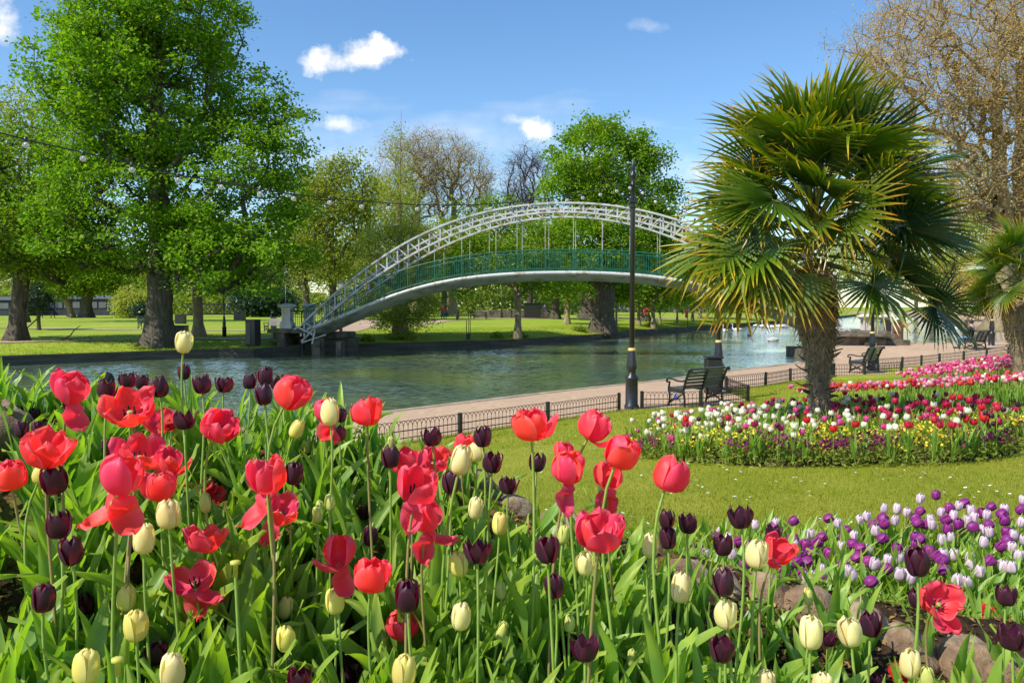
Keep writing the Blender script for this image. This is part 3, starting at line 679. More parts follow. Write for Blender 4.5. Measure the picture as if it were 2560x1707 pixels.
def festoon(cab, blb, dfun, label):
    t_ = thing('festoon_lights', label, 'string lights', P(cab[-1][0], cab[-1][1], dfun(cab[-1][0]))); o0 = t_.location
    mb = MB(); mb.tube([P(x, y-1, dfun(x))-o0 for x, y in cab], .010, 5); mb.build('cable', M_['iron'], t_, True)
    g_ = MB(); g_.ball((0, 0, 0), .041, 0, 12, 8); gm = mk_mesh('bulb', g_.V, g_.F, [M_['bulb']])
    s_ = MB(); s_.lathe([(.012, .10), (.024, .095), (.026, .045), (.02, .04)], 8); sm = mk_mesh('socket', s_.V, s_.F, [M_['iron']])
    for x, y in blb:
        b_ = add('bulb', gm, t_); b_.location = P(x, y, dfun(x))-o0; add('socket', sm, b_)
festoon(cab, blb, on_string, 'festoon cable with round bulbs sagging across the river from the tall lamp post')
d2 = Vector((6.05-2.86, 23.4-19.05)).normalized()
dr = lambda px: on_string(px, 2.86, 19.05, d2)
festoon([(1588,458),(1607,474),(1639,494),(1672,512),(1703,529),(1737,541),(1770,545),(1797,538)], [(1607,483),(1639,505),(1672,523),(1703,540),(1737,555),(1770,556)], dr, 'short festoon cable with round bulbs right of the tall lamp post, dipping to the palm')

# ------------------------------------------------------------------ low hooped fences
def hoop_fence(label, pts, h=.40, step=2.25, ends=(True, True), zf=None):
    t_ = thing('hoop_fence', label, 'fence', (pts[0][0], pts[0][1], hpath(*pts[0][:2]))); o0 = t_.location
    zf = zf or (lambda x, y: max(hpath(x, y), 0))
    for si in range(len(pts)-1):
        a, b_ = Vector(pts[si]).to_2d(), Vector(pts[si+1]).to_2d(); Ls = (b_-a).length; np_ = max(1, round(Ls/step)); 
        for k in range(np_):
            q0, q1 = a.lerp(b_, k/np_), a.lerp(b_, (k+1)/np_); pl = (q1-q0).length; d = (q1-q0)/pl; m_ = MB(); nb = max(2, round(pl/.105)); w = pl/nb
            W3 = lambda s_, z_: Vector((q0.x+d.x*s_, q0.y+d.y*s_, zf(q0.x+d.x*s_, q0.y+d.y*s_)+z_))-o0
            hz = h+R.uniform(-.012, .012)
            for i in range(1, nb):
                m_.tube([W3(i*w, -.03), W3(i*w, hz-w)], .0065, 4, cap=False)
            for i in range(0, nb-1):
                m_.tube([W3((i+1)*w-w*math.cos(a_), hz-w+w*1.05*math.sin(a_)) for a_ in np.linspace(0, PI, 9)], .0065, 4, cap=False)
            for zz in (.10, h-.17): m_.tube([W3(0, zz), W3(pl, zz)], .010, 4)
            m_.build('hoop_panel', M_['iron_brown'], t_)
            if not (si == 0 and k == 0 and not ends[0]):
                pm = MB(); pm.box(W3(0, h/2-.02), (.075, .075, h+.10), bev=.012, rz=math.atan2(d.y, d.x)); pm.build('fence_post', M_['iron'], t_)
    if ends[1]:
        pm = MB(); q = Vector(pts[-1]); pm.box(Vector((q.x, q.y, zf(q.x, q.y)+h/2-.02))-o0, (.075, .075, h+.10), bev=.012); pm.build('fence_post', M_['iron'], t_)
hoop_fence('low black hooped fence along the path from the front bed to the tall lamp post', [(-9.2, 7.15), (-2.73, 13.35), (2.5, 18.62)])
hoop_fence('low hooped fence curving round behind the first bench', [(3.1, 19.0), (4.55, 19.2), (6.05, 20.45)], step=1.5)
hoop_fence('low hooped fence on the right side of the first bench bay', [(6.12, 20.5), (6.15, 22.95)], ends=(False, False))
hoop_fence('low hooped fence between the first bench and the palm trunk', [(6.2, 23.1), (7.8, 24.5), (9.07, 26), (11.3, 28.2)], step=2.1)
hoop_fence('low hooped fence round behind the second bench', [(11.4, 28.25), (12.6, 28.5), (14.1, 28.9)], step=1.5)
hoop_fence('low hooped fence right of the second bench, ending behind the magenta tulips', [(14.2, 31), (15.6, 31.9), (18.2, 34), (23, 37.0)], step=1.9)
hoop_fence('low hooped fence behind the magenta tulips by the far lamp post', [(23.2, 37.2), (30, 44)], step=2.4)
fl = hoop_fence

# ------------------------------------------------------------------ benches
def bench(loc, rz, label, sub=True, Lb=1.35):
    t_ = thing('park_bench', label, 'bench', loc, rz, 'black slatted park benches')
    bk = [(-.24, .40), (-.30, .60), (-.37, .80), (-.42, .93)]
    for x in (-Lb/2, Lb/2):
        m_ = MB()
        back = [(-.27, 0), (-.26, .2), (-.22, .40), (-.28, .60), (-.36, .80), (-.42, .91), (-.475, .925), (-.49, .88), (-.46, .86)]
        m_.tube([(x, a, z) for a, z in back], [.036, .036, .042, .04, .04, .042, .04, .03, .02], 4, sq=True)
        m_.tube([(x, .27, 0), (x, .235, .12), (x, .225, .26), (x, .26, .40), (x, .25, .50), (x, .23, .60)], [.036, .034, .034, .042, .034, .03], 4, sq=True)
        m_.tube([(x, -.30, .66), (x, -.18, .625), (x, -.02, .625), (x, .12, .66), (x, .24, .675), (x, .315, .65), (x, .335, .60), (x, .30, .57), (x, .27, .59)], [.03, .03, .028, .028, .03, .03, .028, .024, .016], 4, sq=True)
        m_.bar((x, -.24, .38), (x, .26, .40), .045, .10)
        c = [(x, -.20+.42*k, .10+.12*math.sin(PI*k)) for k in np.linspace(0, 1, 7)]; m_.tube(c, .018, 4)
        m_.tube([(x, -.24, .34), (x, .0, .20), (x, .22, .08)], .018, 4); m_.tube([(x, .22, .34), (x, .0, .20), (x, -.25, .08)], .018, 4)
        m_.tube([(x, .07*math.cos(a), .23+.07*math.sin(a)) for a in np.linspace(0, 2*PI, 10)], .014, 4)
        e = m_.build('end_frame', M_['iron'], t_)
    m_ = MB()
    for k in range(6): m_.box((0, -.17+.085*k, .442), (Lb-.04, .062, .028), bev=.006)
    m_.build('seat', M_['slat'], t_)
    m_ = MB()
    for k in range(6):
        f = (k+.35)/5.6; y_ = np.interp(f*.5+.42, [.42, .6, .8, .93], [-.235, -.285, -.365, -.415]); z_ = .47+.47*f
        m_.box((0, float(y_)+.035, z_), (Lb-.04, .026, .068), M=Matrix.Rotation(.36, 4, 'X'), bev=.006)
    m_.build('backrest', M_['slat'], t_)
    m_ = MB(); m_.tube([(0, .2, .415), (0, -.22, .40), (0, -.28, .60), (0, -.36, .80), (0, -.41, .90)], .032, 4, sq=True); m_.build('middle_bracket', M_['iron'], t_)
    return t_
fr_dir = math.atan2(.66, -.75)-PI/2         # rotation that turns the bench's front (+Y) to the river
b1 = bench((4.58, 19.88, 0), fr_dir-.24, 'black slatted park bench facing the river beside the tall lamp post')
m_ = MB(); m_.lathe([(.055, 0), (.055, .012), (.04, .02), (.001, .02)], 16); o = m_.build('badge', surf('blue_badge', (.02, .06, .35), (.04, .10, .45), 8, .35, bump=0), b1, True)
o.location = (-1.35/2-.03, 0, .23); o.rotation_euler = (0, -PI/2, 0)
b2 = bench((13.05, 29.6, 0), fr_dir-.05, 'black slatted park bench facing the river right of the palm trunk')
b3 = bench((22.6, 39.0, .33), fr_dir-.1, 'black park bench with a seated person behind the magenta tulips')
b4 = bench((-6.55, 11.9, 0), fr_dir, 'dark bench on the path behind the left end of the front bed')

# bin beside lamp 2 (dark square top seen over the first bench)
o = MB(); o.box((0, 0, .5), (.42, .42, 1.0), bev=.03); o.box((0, 0, 1.03), (.48, .48, .07), bev=.02); o = o.build('litter_bin', M_['iron']); o.location = (5.62, 22.3, 0); tag(o, 'dark square litter bin behind the first bench', 'bin')

# ------------------------------------------------------------------ far bank furniture
def gz(x, y): return hfar(x, y)
def atf(px, py, D): p_ = P(px, py, D); return p_.x, D, gz(p_.x, D)
x, y, z = atf(633, 850, 44.6)
cb = thing('black_cabinet', 'tall black utility cabinet left of the stone pillar on the far bank', 'cabinet', (x, y, z), -.42)
mb = MB(); mb.box((0, 0, .72), (.66, .50, 1.44), bev=.015); mb.box((0, 0, 1.46), (.70, .54, .05), bev=.01); mb.build('body', M_['iron'], cb)
mb = MB(); mb.box((-.14, -.262, .70), (.30, .02, 1.16), bev=.005); mb.build('door', M_['slat'], cb)
def box_thing(name, label, cat, px, py, D, w, d, h, mat, rz=0, grp=None):
    x, y, z = atf(px, py, D); mb = MB(); mb.box((0, 0, h/2), (w, d, h), bev=.03); mb.box((0, 0, h+.02), (w+.06, d+.06, .06), bev=.02)
    o = mb.build(name, mat); o.location = (x, y, z); o.rotation_euler = (0, 0, rz); return tag(o, label, cat, grp)
box_thing('litter_bin', 'square dark litter bin with grey lid far left of the pillar', 'bin', 598, 789, 82, .95, .6, .75, M_['iron'], 0)
box_thing('litter_bin', 'narrow dark bin standing right beside the square litter bin', 'bin', 609, 790, 80, .32, .5, .98, M_['iron'], 0)
box_thing('notice_board', 'dark upright board on the grass behind the stone pillar', 'board', 684, 798, 62, .36, .4, .86, M_['iron'], 0)
box_thing('litter_bin', 'dark bin beside the big chestnut trunk', 'bin', 446, 836, 52, 1.05, .8, .55, M_['iron_brown'], 0)
box_thing('litter_bin', 'low dark box on top of the bin beside the chestnut trunk', 'bin', 452, 812, 70, .8, .6, .75, M_['iron'], 0)
def far_lamp(px, py, D, h, label, lantern=True):
    x, y, z = atf(px, py, D); t_ = thing('lamp_post', label, 'lamp post', (x, y, z), 0, 'small black lamp posts on the far bank')
    mb = MB(); mb.lathe([(.13, 0), (.13, .55), (.15, .60), (.09, .68), (.11, .8), (.07, 1.2), (.045, 1.3), (.035, h)], 10); mb.build('shaft', M_['iron'], t_, True)
    if lantern:
        mb = MB(); mb.lathe([(.05, h), (.10, h+.02), (.19, h+.42), (.02, h+.42)], 4, ph=PI/4); mb.build('lantern_glass', M_['bulb'], t_)
        mb = MB(); mb.lathe([(.22, h+.42), (.20, h+.46), (.08, h+.62), (.03, h+.66), (.03, h+.72), (.005, h+.76)], 4, ph=PI/4); mb.build('lantern_roof', M_['iron'], t_)
    return t_
far_lamp(561, 838, 49.5, 3.2, 'small black lamp post on the grass left of the black cabinet')
far_lamp(852, 815, 58, 3.1, 'black lantern post seen through the left end of the bridge arch')
far_lamp(1143, 795, 86, 4.0, 'black lamp post beside the walker in red')
far_lamp(715, 806, 66, 4.2, 'thin black lamp post rising behind the left stone pillar')
far_lamp(1254, 788, 98, 4.5, 'black lamp post in front of the low wall under the bridge')
bench(atf(686, 820, 57), PI-.3, 'small black bench beside the left stone pillar on the far bank')
bench(atf(372, 826, 60), PI+.9, 'dark green bench half hidden behind the big chestnut trunk')
def picnic(px, py, D, label):
    x, y, z = atf(px, py, D); t_ = thing('picnic_bench', label, 'bench', (x, y, z), .1, 'dark picnic benches on the far lawn')
    mb = MB(); mb.box((0, 0, .74), (1.8, .7, .06), bev=.01); mb.box((0, .65, .44), (1.8, .26, .05)); mb.box((0, -.65, .44), (1.8, .26, .05)); mb.build('table_top', M_['iron_brown'], t_)
    for s_ in (-.7, .7):
        mb = MB(); mb.bar((s_, -.55, 0), (s_, -.1, .72), .07, .07); mb.bar((s_, .55, 0), (s_, .1, .72), .07, .07); mb.bar((s_, -.7, .4), (s_, .7, .4), .07, .07); mb.build('leg', M_['iron_brown'], t_)
picnic(1162, 792, 95, 'dark picnic bench right of the walker in red'); picnic(1200, 793, 92, 'dark picnic bench in front of the low wall under the bridge')
picnic(117, 795, 96, 'dark picnic bench on the far lawn behind the young holly')
x, y, z = atf(1280, 790, 99)
mb = MB(); mb.box((0, 0, .45), (9.5, .4, 1.0), bev=.04); o = mb.build('low_wall', M_['concrete']); o.location = (x, y, z); tag(o, 'long low grey wall under the middle of the bridge', 'wall')
mb = MB(); mb.box((0, 0, .9), (2.0, 1.6, 1.8), bev=.05); mb.box((0, 0, 1.83), (2.2, 1.8, .08), bev=.02); o = mb.build('kiosk', M_['iron']); x, y, z = atf(1331, 789, 97); o.location = (x, y, z); tag(o, 'black kiosk at the right end of the low wall', 'kiosk')
# dark boathouse at the far left, black truss footbridge, pale buildings beyond the right-hand trees
def building(name, label, px0, px1, D, h, mats, nwin, roof=.5, cat='building'):
    x0, x1 = (px0-1280)/FPX*D, (px1-1280)/FPX*D; z = gz((x0+x1)/2, D)-.2; t_ = thing(name, label, cat, ((x0+x1)/2, D, z)); w = x1-x0
    mb = MB(); mb.box((0, 2, h/2), (w, 4, h)); mb.build('wall', mats[0], t_)
    mb = MB(); mb.raw([(-w/2-.2, -.3, h), (w/2+.2, -.3, h), (w/2+.2, 2, h+roof), (-w/2-.2, 2, h+roof), (w/2+.2, 4.3, h), (-w/2-.2, 4.3, h)], [(0, 1, 2, 3), (3, 2, 4, 5), (0, 3, 5), (1, 4, 2), (0, 5, 4, 1)]); mb.build('roof', mats[1], t_)
    for i in range(nwin):
        cx = -w/2+w*(i+.5)/nwin; mb = MB(); mb.box((cx, -.02, h*.66), (w/nwin*.86, .08, h*.42)); f = mb.build('window', mats[2], t_)
        mb = MB(); mb.box((cx, -.05, h*.66), (w/nwin*.78, .08, h*.34)); mb.build('pane', mats[3], f)
glass = surf('dark_glass', (.03, .045, .06), (.08, .11, .14), .6, .12, bump=0, spec=.9)
dk = surf('dark_cladding', (.012, .015, .02), (.03, .035, .045), 2, .6, bump=.1); grey = surf('grey_roof', (.06, .065, .08), (.11, .12, .13), 2, .6, bump=.1)
frame_w = surf('pale_frame', (.38, .42, .46), (.52, .56, .60), 2, .5, bump=0); pale = surf('pale_render', (.26, .27, .28), (.36, .37, .38), 1, .7, bump=.05)
building('boathouse', 'long dark glazed building behind the trees at the far left', 95, 290, 122, 2.7, (dk, grey, dk, glass), 9)
building('boathouse', 'dark low shed at the far left edge behind the tree', -60, 72, 118, 2.5, (dk, grey, dk, glass), 3)
building('boathouse', 'pale low building glimpsed between the trunks under the bridge', 1362, 1448, 170, 3.2, (pale, grey, frame_w, glass), 5)
building('boathouse', 'long white rowing club building beyond the trees left of the palm', 1490, 1760, 190, 3.0, (pale, frame_w, grey, glass), 14)
building('clubhouse', 'pale blue building beyond the water right of the palm', 1770, 2060, 330, 3.6, (grey, grey, frame_w, glass), 10)
x, y, z = atf(540, 790, 104); tb = thing('truss_footbridge', 'black zigzag truss footbridge behind the chestnut on the left', 'bridge', (x, y, z+.2))
for off in (0, 1.6):
    mb = MB()
    for i in range(8):
        a, b_ = -4.4+i*1.1, -3.3+i*1.1; mb.bar((a, off, 0+.05*(4-abs(i-4))), (b_, off, .05*(4-abs(i-3))), .1, .12); mb.bar((a, off, 1.5), (b_, off, 1.5), .1, .12)
        mb.bar((a, off, .1), (b_, off, 1.5) if i % 2 else (b_, off, 1.5), .07, .07); mb.bar((a, off, 1.5), (b_, off, .1), .07, .07)
    mb.build('truss', M_['iron'], tb)
mb = MB(); mb.box((0, .8, .12), (8.8, 1.5, .12)); mb.build('deck', M_['timber'], tb)
mb = MB(); mb.bar((4.4, 0, 1.5), (8.5, 0, .3), .08, .1); mb.bar((4.4, 1.6, 1.5), (8.5, 1.6, .3), .08, .1); mb.bar((4.4, .8, .1), (8.5, .8, -.4), 1.4, .1); mb.build('ramp', M_['iron'], tb)
# red lifebuoys and post
def lifebuoy(px, py, D, label, hgt=1.3):
    x, y, z = atf(px, py, D); t_ = thing('lifebuoy', label, 'lifebuoy', (x, y, z), 0, 'red lifebuoys on the far bank')
    mb = MB(); mb.box((0, .05, hgt/2), (.08, .08, hgt)); mb.build('post', M_['iron'], t_)
    mb = MB(); mb.tube([(.30*math.cos(a), 0, hgt+.30*math.sin(a)) for a in np.linspace(0, 2*PI, 15)], .09, 7); mb.build('ring', surf('red_buoy', (.5, .03, .04), (.65, .06, .07), 3, .4, bump=0), t_, True)
lifebuoy(1616, 797, 92, 'red lifebuoy just right of the tall lamp post'); lifebuoy(1492, 787, 112, 'red lifebuoy left of the big trunk under the bridge', 2.0)
x, y, z = atf(1719, 817, 80); t_ = thing('throw_line_post', 'thin post with a red throw-line case on the far bank, left of the palm', 'post', (x, y, z))
mb = MB(); mb.box((0, 0, .8), (.07, .07, 1.6)); mb.build('post', M_['iron'], t_); mb = MB(); mb.box((-.12, -.05, 1.55), (.26, .2, .85), bev=.05); mb.build('case', surf('red_case', (.5, .03, .03), (.6, .05, .05), 3, .4, bump=0), t_)
# sapling with stakes, fallen branch, young tree stake
x, y, z = atf(1171, 838, 54)
sp = thing('staked_sapling', 'young staked sapling with pale blossom on the far bank under the bridge', 'tree', (x, y, z))
for s_ in (-.14, .14):
    mb = MB(); mb.tube([(s_, 0, 0), (s_*.8, 0, 1.35)], .028, 5); mb.build('stake', M_['twig'], sp)
mb = MB(); mb.box((0, 0, .2), (.26, .26, .42), bev=.03); mb.build('guard', M_['iron_brown'], sp)
mb = MB(); mb.tube([(0, 0, 0), (.02, 0, 1.2), (0, 0, 2.0)], .02, 5); mb.build('trunk', M_['twig'], sp)
x, y, z = atf(150, 843, 44); mb = MB(); mb.tube([(0, 0, .03), (.5, .1, .28), (.75, .15, .62), (.95, .2, .78), (1.05, .2, .84)], [.04, .035, .03, .02, .01], 5)
mb.tube([(.0, 0, .05), (.6, .1, .08), (1.4, .3, .18), (1.7, .3, .05)], [.04, .03, .02, .01], 5); mb.tube([(-1.2, 0, .25), (-.4, 0, .22), (.6, .1, .1)], .02, 4)
o = mb.build('fallen_branch', M_['bark']); o.location = (x, y, z); tag(o, 'dead fallen branch lying on the grass left of the big chestnut', 'branch')
mb = MB(); mb.tube([(0, 0, 0), (1.3, 0, 1.15)], .05, 6); o = mb.build('tree_stake', M_['bark']); x, y, z = atf(62, 818, 57); o.location = (x, y, z); tag(o, 'leaning timber stake propping the young holly at the far left', 'stake')

# ------------------------------------------------------------------ trees
def frusta(A, B, ra, rb, n=5):
    """tapered n-sided sticks between the points A and B (arrays), as one vertex and face array"""
    A, B = np.asarray(A, float), np.asarray(B, float); d = B-A; ln = np.linalg.norm(d, axis=1, keepdims=True); ln[ln == 0] = 1; d = d/ln
    ref = np.where(np.abs(d[:, 2:3]) > .9, np.array([[1., 0, 0]]), np.array([[0, 0, 1.]]))
    u = np.cross(d, ref); u /= np.linalg.norm(u, axis=1, keepdims=True); w = np.cross(d, u)
    th = 2*np.pi*np.arange(n)/n; c, s = np.cos(th), np.sin(th)
    ring = u[:, None, :]*c[None, :, None]+w[:, None, :]*s[None, :, None]
    V = np.concatenate([A[:, None, :]+ring*np.asarray(ra)[:, None, None], B[:, None, :]+ring*np.asarray(rb)[:, None, None]], axis=1).reshape(-1, 3)
    k = np.arange(len(A))[:, None]*2*n; j = np.arange(n)[None, :]; j2 = (j+1) % n
    F = np.stack([k+j, k+j2, k+n+j2, k+n+j], axis=2).reshape(-1, 4)
    return V, F
def leaf_quads(C, size, up=.35, aspect=.55, droop=0.0, outward=None):
    n = len(C); nrm = rng.normal(size=(n, 3)); nrm[:, 2] = np.abs(nrm[:, 2])+up
    if outward is not None: nrm += outward*.9
    nrm /= np.linalg.norm(nrm, axis=1, keepdims=True)
    t_ = rng.normal(size=(n, 3)); t_[:, 2] -= droop; t_ -= nrm*(t_*nrm).sum(1, keepdims=True); t_ /= np.linalg.norm(t_, axis=1, keepdims=True); b_ = np.cross(nrm, t_)
    sz = size*rng.uniform(.6, 1.25, (n, 1)); L_ = t_*sz*.5; W_ = b_*sz*.5*aspect; lift = nrm*sz*.10
    V = np.stack([C-L_, C+W_-L_*.15+lift, C+L_, C-W_-L_*.15+lift], axis=1).reshape(-1, 3)
    return V, np.arange(4*n).reshape(n, 4)
def tree(name, label, base, trunk, ells, ntar, nleaf, lsize, leafm, barkm, step=.9, rtip=.022, r0=.4, spread=.5, up_pen=1.0, flare=1.9, cl_sig=.55, group=None,
         jitter=.22, twigs=0, twl=.5, holes=.0, expo=.46, hang=.4, shell=.6, cat='tree', aspect=.6, vbias=0.0):
    """trunk: list of points relative to the base; ells: crown volumes (cx,cy,cz,rx,ry,rz) relative to the base"""
    root = thing(name, label, cat, base, 0, group)
    nodes = []; par = []
    tp = [Vector(p_) for p_ in trunk]
    for i in range(len(tp)-1):
        n = max(1, int((tp[i+1]-tp[i]).length/(step*.8)))
        for k in range(n):
            q_ = tp[i].lerp(tp[i+1], k/n); nodes.append((q_.x+R.uniform(-.03, .03), q_.y+R.uniform(-.03, .03), q_.z)); par.append(len(nodes)-2)
    nodes.append(tuple(tp[-1])); par.append(len(nodes)-2); par[0] = -1; nt_ = len(nodes); fork = tp[min(1, len(tp)-1)].z
    T = []; vol = np.array([e[3]*e[4]*e[5] for e in ells]); vol = vol/vol.sum()
    for _ in range(ntar):
        e = ells[rng.choice(len(ells), p=vol)]; v = rng.normal(size=3); v /= np.linalg.norm(v); r = rng.uniform()**(1/3) if rng.uniform() > shell else rng.uniform(.72, 1.0)
        r *= 1+.16*mnoise.noise((v[0]*2.1+e[0], v[1]*2.1, v[2]*2.1+e[2]*.3))*1.6
        T.append((e[0]+v[0]*r*e[3], e[1]+v[1]*r*e[4], e[2]+v[2]*r*e[5]))
    T = np.array(T)
    if holes > 0:
        keep = np.array([mnoise.noise((q_[0]*.33+5, q_[1]*.33, q_[2]*.42)) > -holes*.5 for q_ in T]) | (rng.uniform(size=len(T)) > .75); T = T[keep]
    ax = np.array([tp[-1].x*.5, tp[-1].y*.5]); T = T[np.argsort(np.abs(T[:, 2]-fork)*.5+np.hypot(T[:, 0]-ax[0], T[:, 1]-ax[1]))]
    NA = np.zeros((len(nodes)+len(T)*14, 3)); NA[:len(nodes)] = nodes; cnt = len(nodes); tips = []
    lowest = next((i for i in range(nt_) if nodes[i][2] >= fork*.92), 0)
    for tg in T:
        d = tg-NA[lowest:cnt]; dist = np.linalg.norm(d, axis=1); pen = np.maximum(0, NA[lowest:cnt, 2]-tg[2]+spread*np.hypot(d[:, 0], d[:, 1]))*up_pen
        j = int(np.argmin(dist+pen))+lowest; p0 = NA[j].copy(); ln = dist[j-lowest]; n = min(12, max(1, int(ln/step))); prev = j; mid = (p0+tg)/2+np.array([0, 0, ln*.10])+rng.normal(size=3)*ln*jitter*.45
        for k in range(1, n+1):
            f = k/n; q_ = (1-f)**2*p0+2*f*(1-f)*mid+f*f*tg+rng.normal(size=3)*jitter*.12*(k < n)
            NA[cnt] = q_; par.append(prev); prev = cnt; cnt += 1
        tips.append(prev)
    NA = NA[:cnt]; w_ = np.zeros(cnt); w_[tips] = 1
    for i in range(cnt-1, 0, -1): w_[par[i]] += w_[i] if par[i] >= 0 else 0
    w_ = np.maximum(w_, 1); rr = rtip*w_**expo
    k_ = r0/max(rr[0], 1e-6)
    rr = np.where(rr > rtip*3, rtip*3+(rr-rtip*3)*(r0-rtip*3)/max(1e-6, rr[0]-rtip*3), rr)
    ii = np.arange(1, cnt); pa = np.array(par[1:]); main = ii < nt_
    trk = MB(); zs = [nodes[i][2] for i in range(nt_)]
    trr = [float(rr[i])*(1+(flare-1)*max(0, 1-zs[i]/(r0*3.2))**2.2) for i in range(nt_)]
    nn = 14 if r0 > .25 else 8
    pts = [Vector(nodes[i]) for i in range(nt_)]; pts[0] = pts[0]-Vector((0, 0, .25)); pp = []; pr = []
    for i in range(nt_-1):
        for k in range(3): pp.append(pts[i].lerp(pts[i+1], k/3)); pr.append(trr[i]+(trr[i+1]-trr[i])*k/3)
    pp.append(pts[-1]); pr.append(trr[-1]); trk.tube(pp, pr, nn)
    if r0 > .3:
        VV = []
        for vi, v in enumerate(trk.V):
            c = pp[vi//nn]; d = Vector(v)-c; a = math.atan2(d.y, d.x); z = v[2]; fl = max(0, 1-z/2.0)
            k = 1+(.10+.16*fl)*math.sin(a*5+z*.4+1.3)+.07*math.sin(a*11+z*.9)+.06*mnoise.noise((a*2, z*1.5, 1)); VV.append(tuple(c+d*k))
        trk.V = VV
    trk.build('trunk', barkm, root, True)
    br = ii[~main]; bp2 = pa[~main]
    if len(br):
        thick = rr[br] > rtip*2.6
        VV, FF, b0 = [], [], 0
        for sel, sides in ((thick, 6), (~thick, 3)):
            if not sel.any(): continue
            ra = np.minimum(rr[bp2[sel]], rr[br[sel]]*1.7); V, F = frusta(NA[bp2[sel]], NA[br[sel]], ra, rr[br[sel]], sides)
            VV.append(V); FF.append(F+b0); b0 += len(V)
        mk('branches', np.concatenate(VV), np.concatenate(FF), [barkm], parent=root)
    tipP = NA[tips]
    if twigs:                                            # fine side shoots at every tip
        C0 = np.repeat(tipP, twigs, axis=0)+rng.normal(size=(len(tipP)*twigs, 3))*cl_sig*.45; d = rng.normal(size=C0.shape); d[:, 2] = d[:, 2]*.7+.25; d /= np.linalg.norm(d, axis=1, keepdims=True)
        C1 = C0+d*twl*rng.uniform(.4, 1.2, (len(C0), 1)); V, F = frusta(C0, C1, np.full(len(C0), rtip*.55), np.full(len(C0), rtip*.25), 3)
        mk('fine_twigs', V, F, [barkm], parent=root)
    if nleaf:
        sel = ii[(~main) & (rr[1:] < rtip*2.3)]; src = np.concatenate([tipP, tipP, NA[sel]]) if len(sel) else tipP
        C = src[rng.integers(0, len(src), nleaf)]; off = rng.normal(size=C.shape)*np.array([cl_sig, cl_sig, cl_sig*.6]); off[:, 2] -= hang*np.abs(rng.normal(size=len(C)))*cl_sig*.8
        C = C+off; V, F = leaf_quads(C, lsize, aspect=aspect, droop=.5)
        cv = np.array([mnoise.noise((c[0]*.5, c[1]*.5, c[2]*.5)) for c in C[::1]]) if nleaf < 60000 else np.zeros(nleaf)
        var = np.clip(.42+vbias+.30*cv+rng.normal(size=nleaf)*.17, 0, 1)
        mk('crown', V, F, [leafm], var=np.repeat(var, 4), smooth=False, parent=root)
    return root
def gnd(px, py, D): p_ = P(px, py, D); return Vector((p_.x, D, gz(p_.x, D)))
def ell(base, D, *lst):          # crown volumes given by their centre and radii in photo pixels at distance D (+ depth offset in m, depth radius factor)
    out = []
    for e in lst:
        px, py, rx, ry = e[:4]; dy = e[4] if len(e) > 4 else 0; kf = e[5] if len(e) > 5 else 1
        c = P(px, py, D+dy); s = (D+dy)/FPX; out.append((c.x-base.x, c.y-base.y, c.z-base.z, rx*s, rx*s*kf, ry*s))
    return out
def rel(base, D, *pts): return [(0, 0, 0)]+[tuple(P(x, y, D)-base) for x, y in pts]

# 1 the big chestnut
b_ = gnd(400, 868, 43.2)
tree('chestnut_tree', 'huge horse chestnut with a thick fluted trunk and bright green crown filling the upper left', b_, rel(b_, 43.2, (400, 700), (395, 480), (392, 250), (398, 30), (405, -120)),
     ell(b_, 43.2, (370, 20, 190, 230), (345, 230, 230, 220), (260, 130, 140, 170), (560, 470, 190, 220), (700, 350, 80, 160), (660, 240, 80, 90), (300, 520, 230, 170), (600, 640, 190, 100, -1), (480, 60, 150, 150), (730, 560, 60, 110), (180, 80, 50, 60), (200, 320, 100, 150), (590, 10, 50, 50)),
     2200, 98000, .24, M_['chestnut'], M_['bark'], step=.85, rtip=.016, r0=.62, flare=1.75, cl_sig=.36, holes=.5, spread=.35, shell=.55, aspect=.62)
# 2 left edge lime
b_ = gnd(42, 846, 44.2)
tree('lime_tree', 'yellow-green tree with a forked trunk at the left edge on the far bank', b_, rel(b_, 44.2, (50, 735), (60, 620), (50, 450)),
     ell(b_, 44.2, (60, 560, 200, 130), (30, 430, 150, 130), (-90, 500, 150, 190), (170, 640, 120, 70), (90, 330, 60, 50)), 600, 30000, .24, M_['lime'], M_['bark'], r0=.40, rtip=.016, spread=.3, cl_sig=.5, holes=.35)
# 3 loose tree behind them
b_ = gnd(60, 800, 72)
tree('loose_tree', 'airy light green tree rising behind the left edge tree', b_, rel(b_, 72, (60, 600), (80, 300)), ell(b_, 72, (30, 400, 130, 190), (110, 260, 90, 90), (190, 420, 80, 160)), 300, 11000, .30, M_['wood_leaf'], M_['bark'], r0=.35, rtip=.02, cl_sig=.9, holes=.5, vbias=.15)
# 4 young holly
b_ = gnd(97, 818, 57)
tree('holly_tree', 'small dark evergreen tree on a thin trunk propped by a leaning stake', b_, rel(b_, 57, (95, 770), (90, 730)), ell(b_, 57, (86, 748, 36, 34), (92, 728, 26, 26)), 120, 5200, .13, M_['dark_leaf'], M_['bark'], r0=.13, rtip=.01, step=.4, cl_sig=.16, flare=1.5)
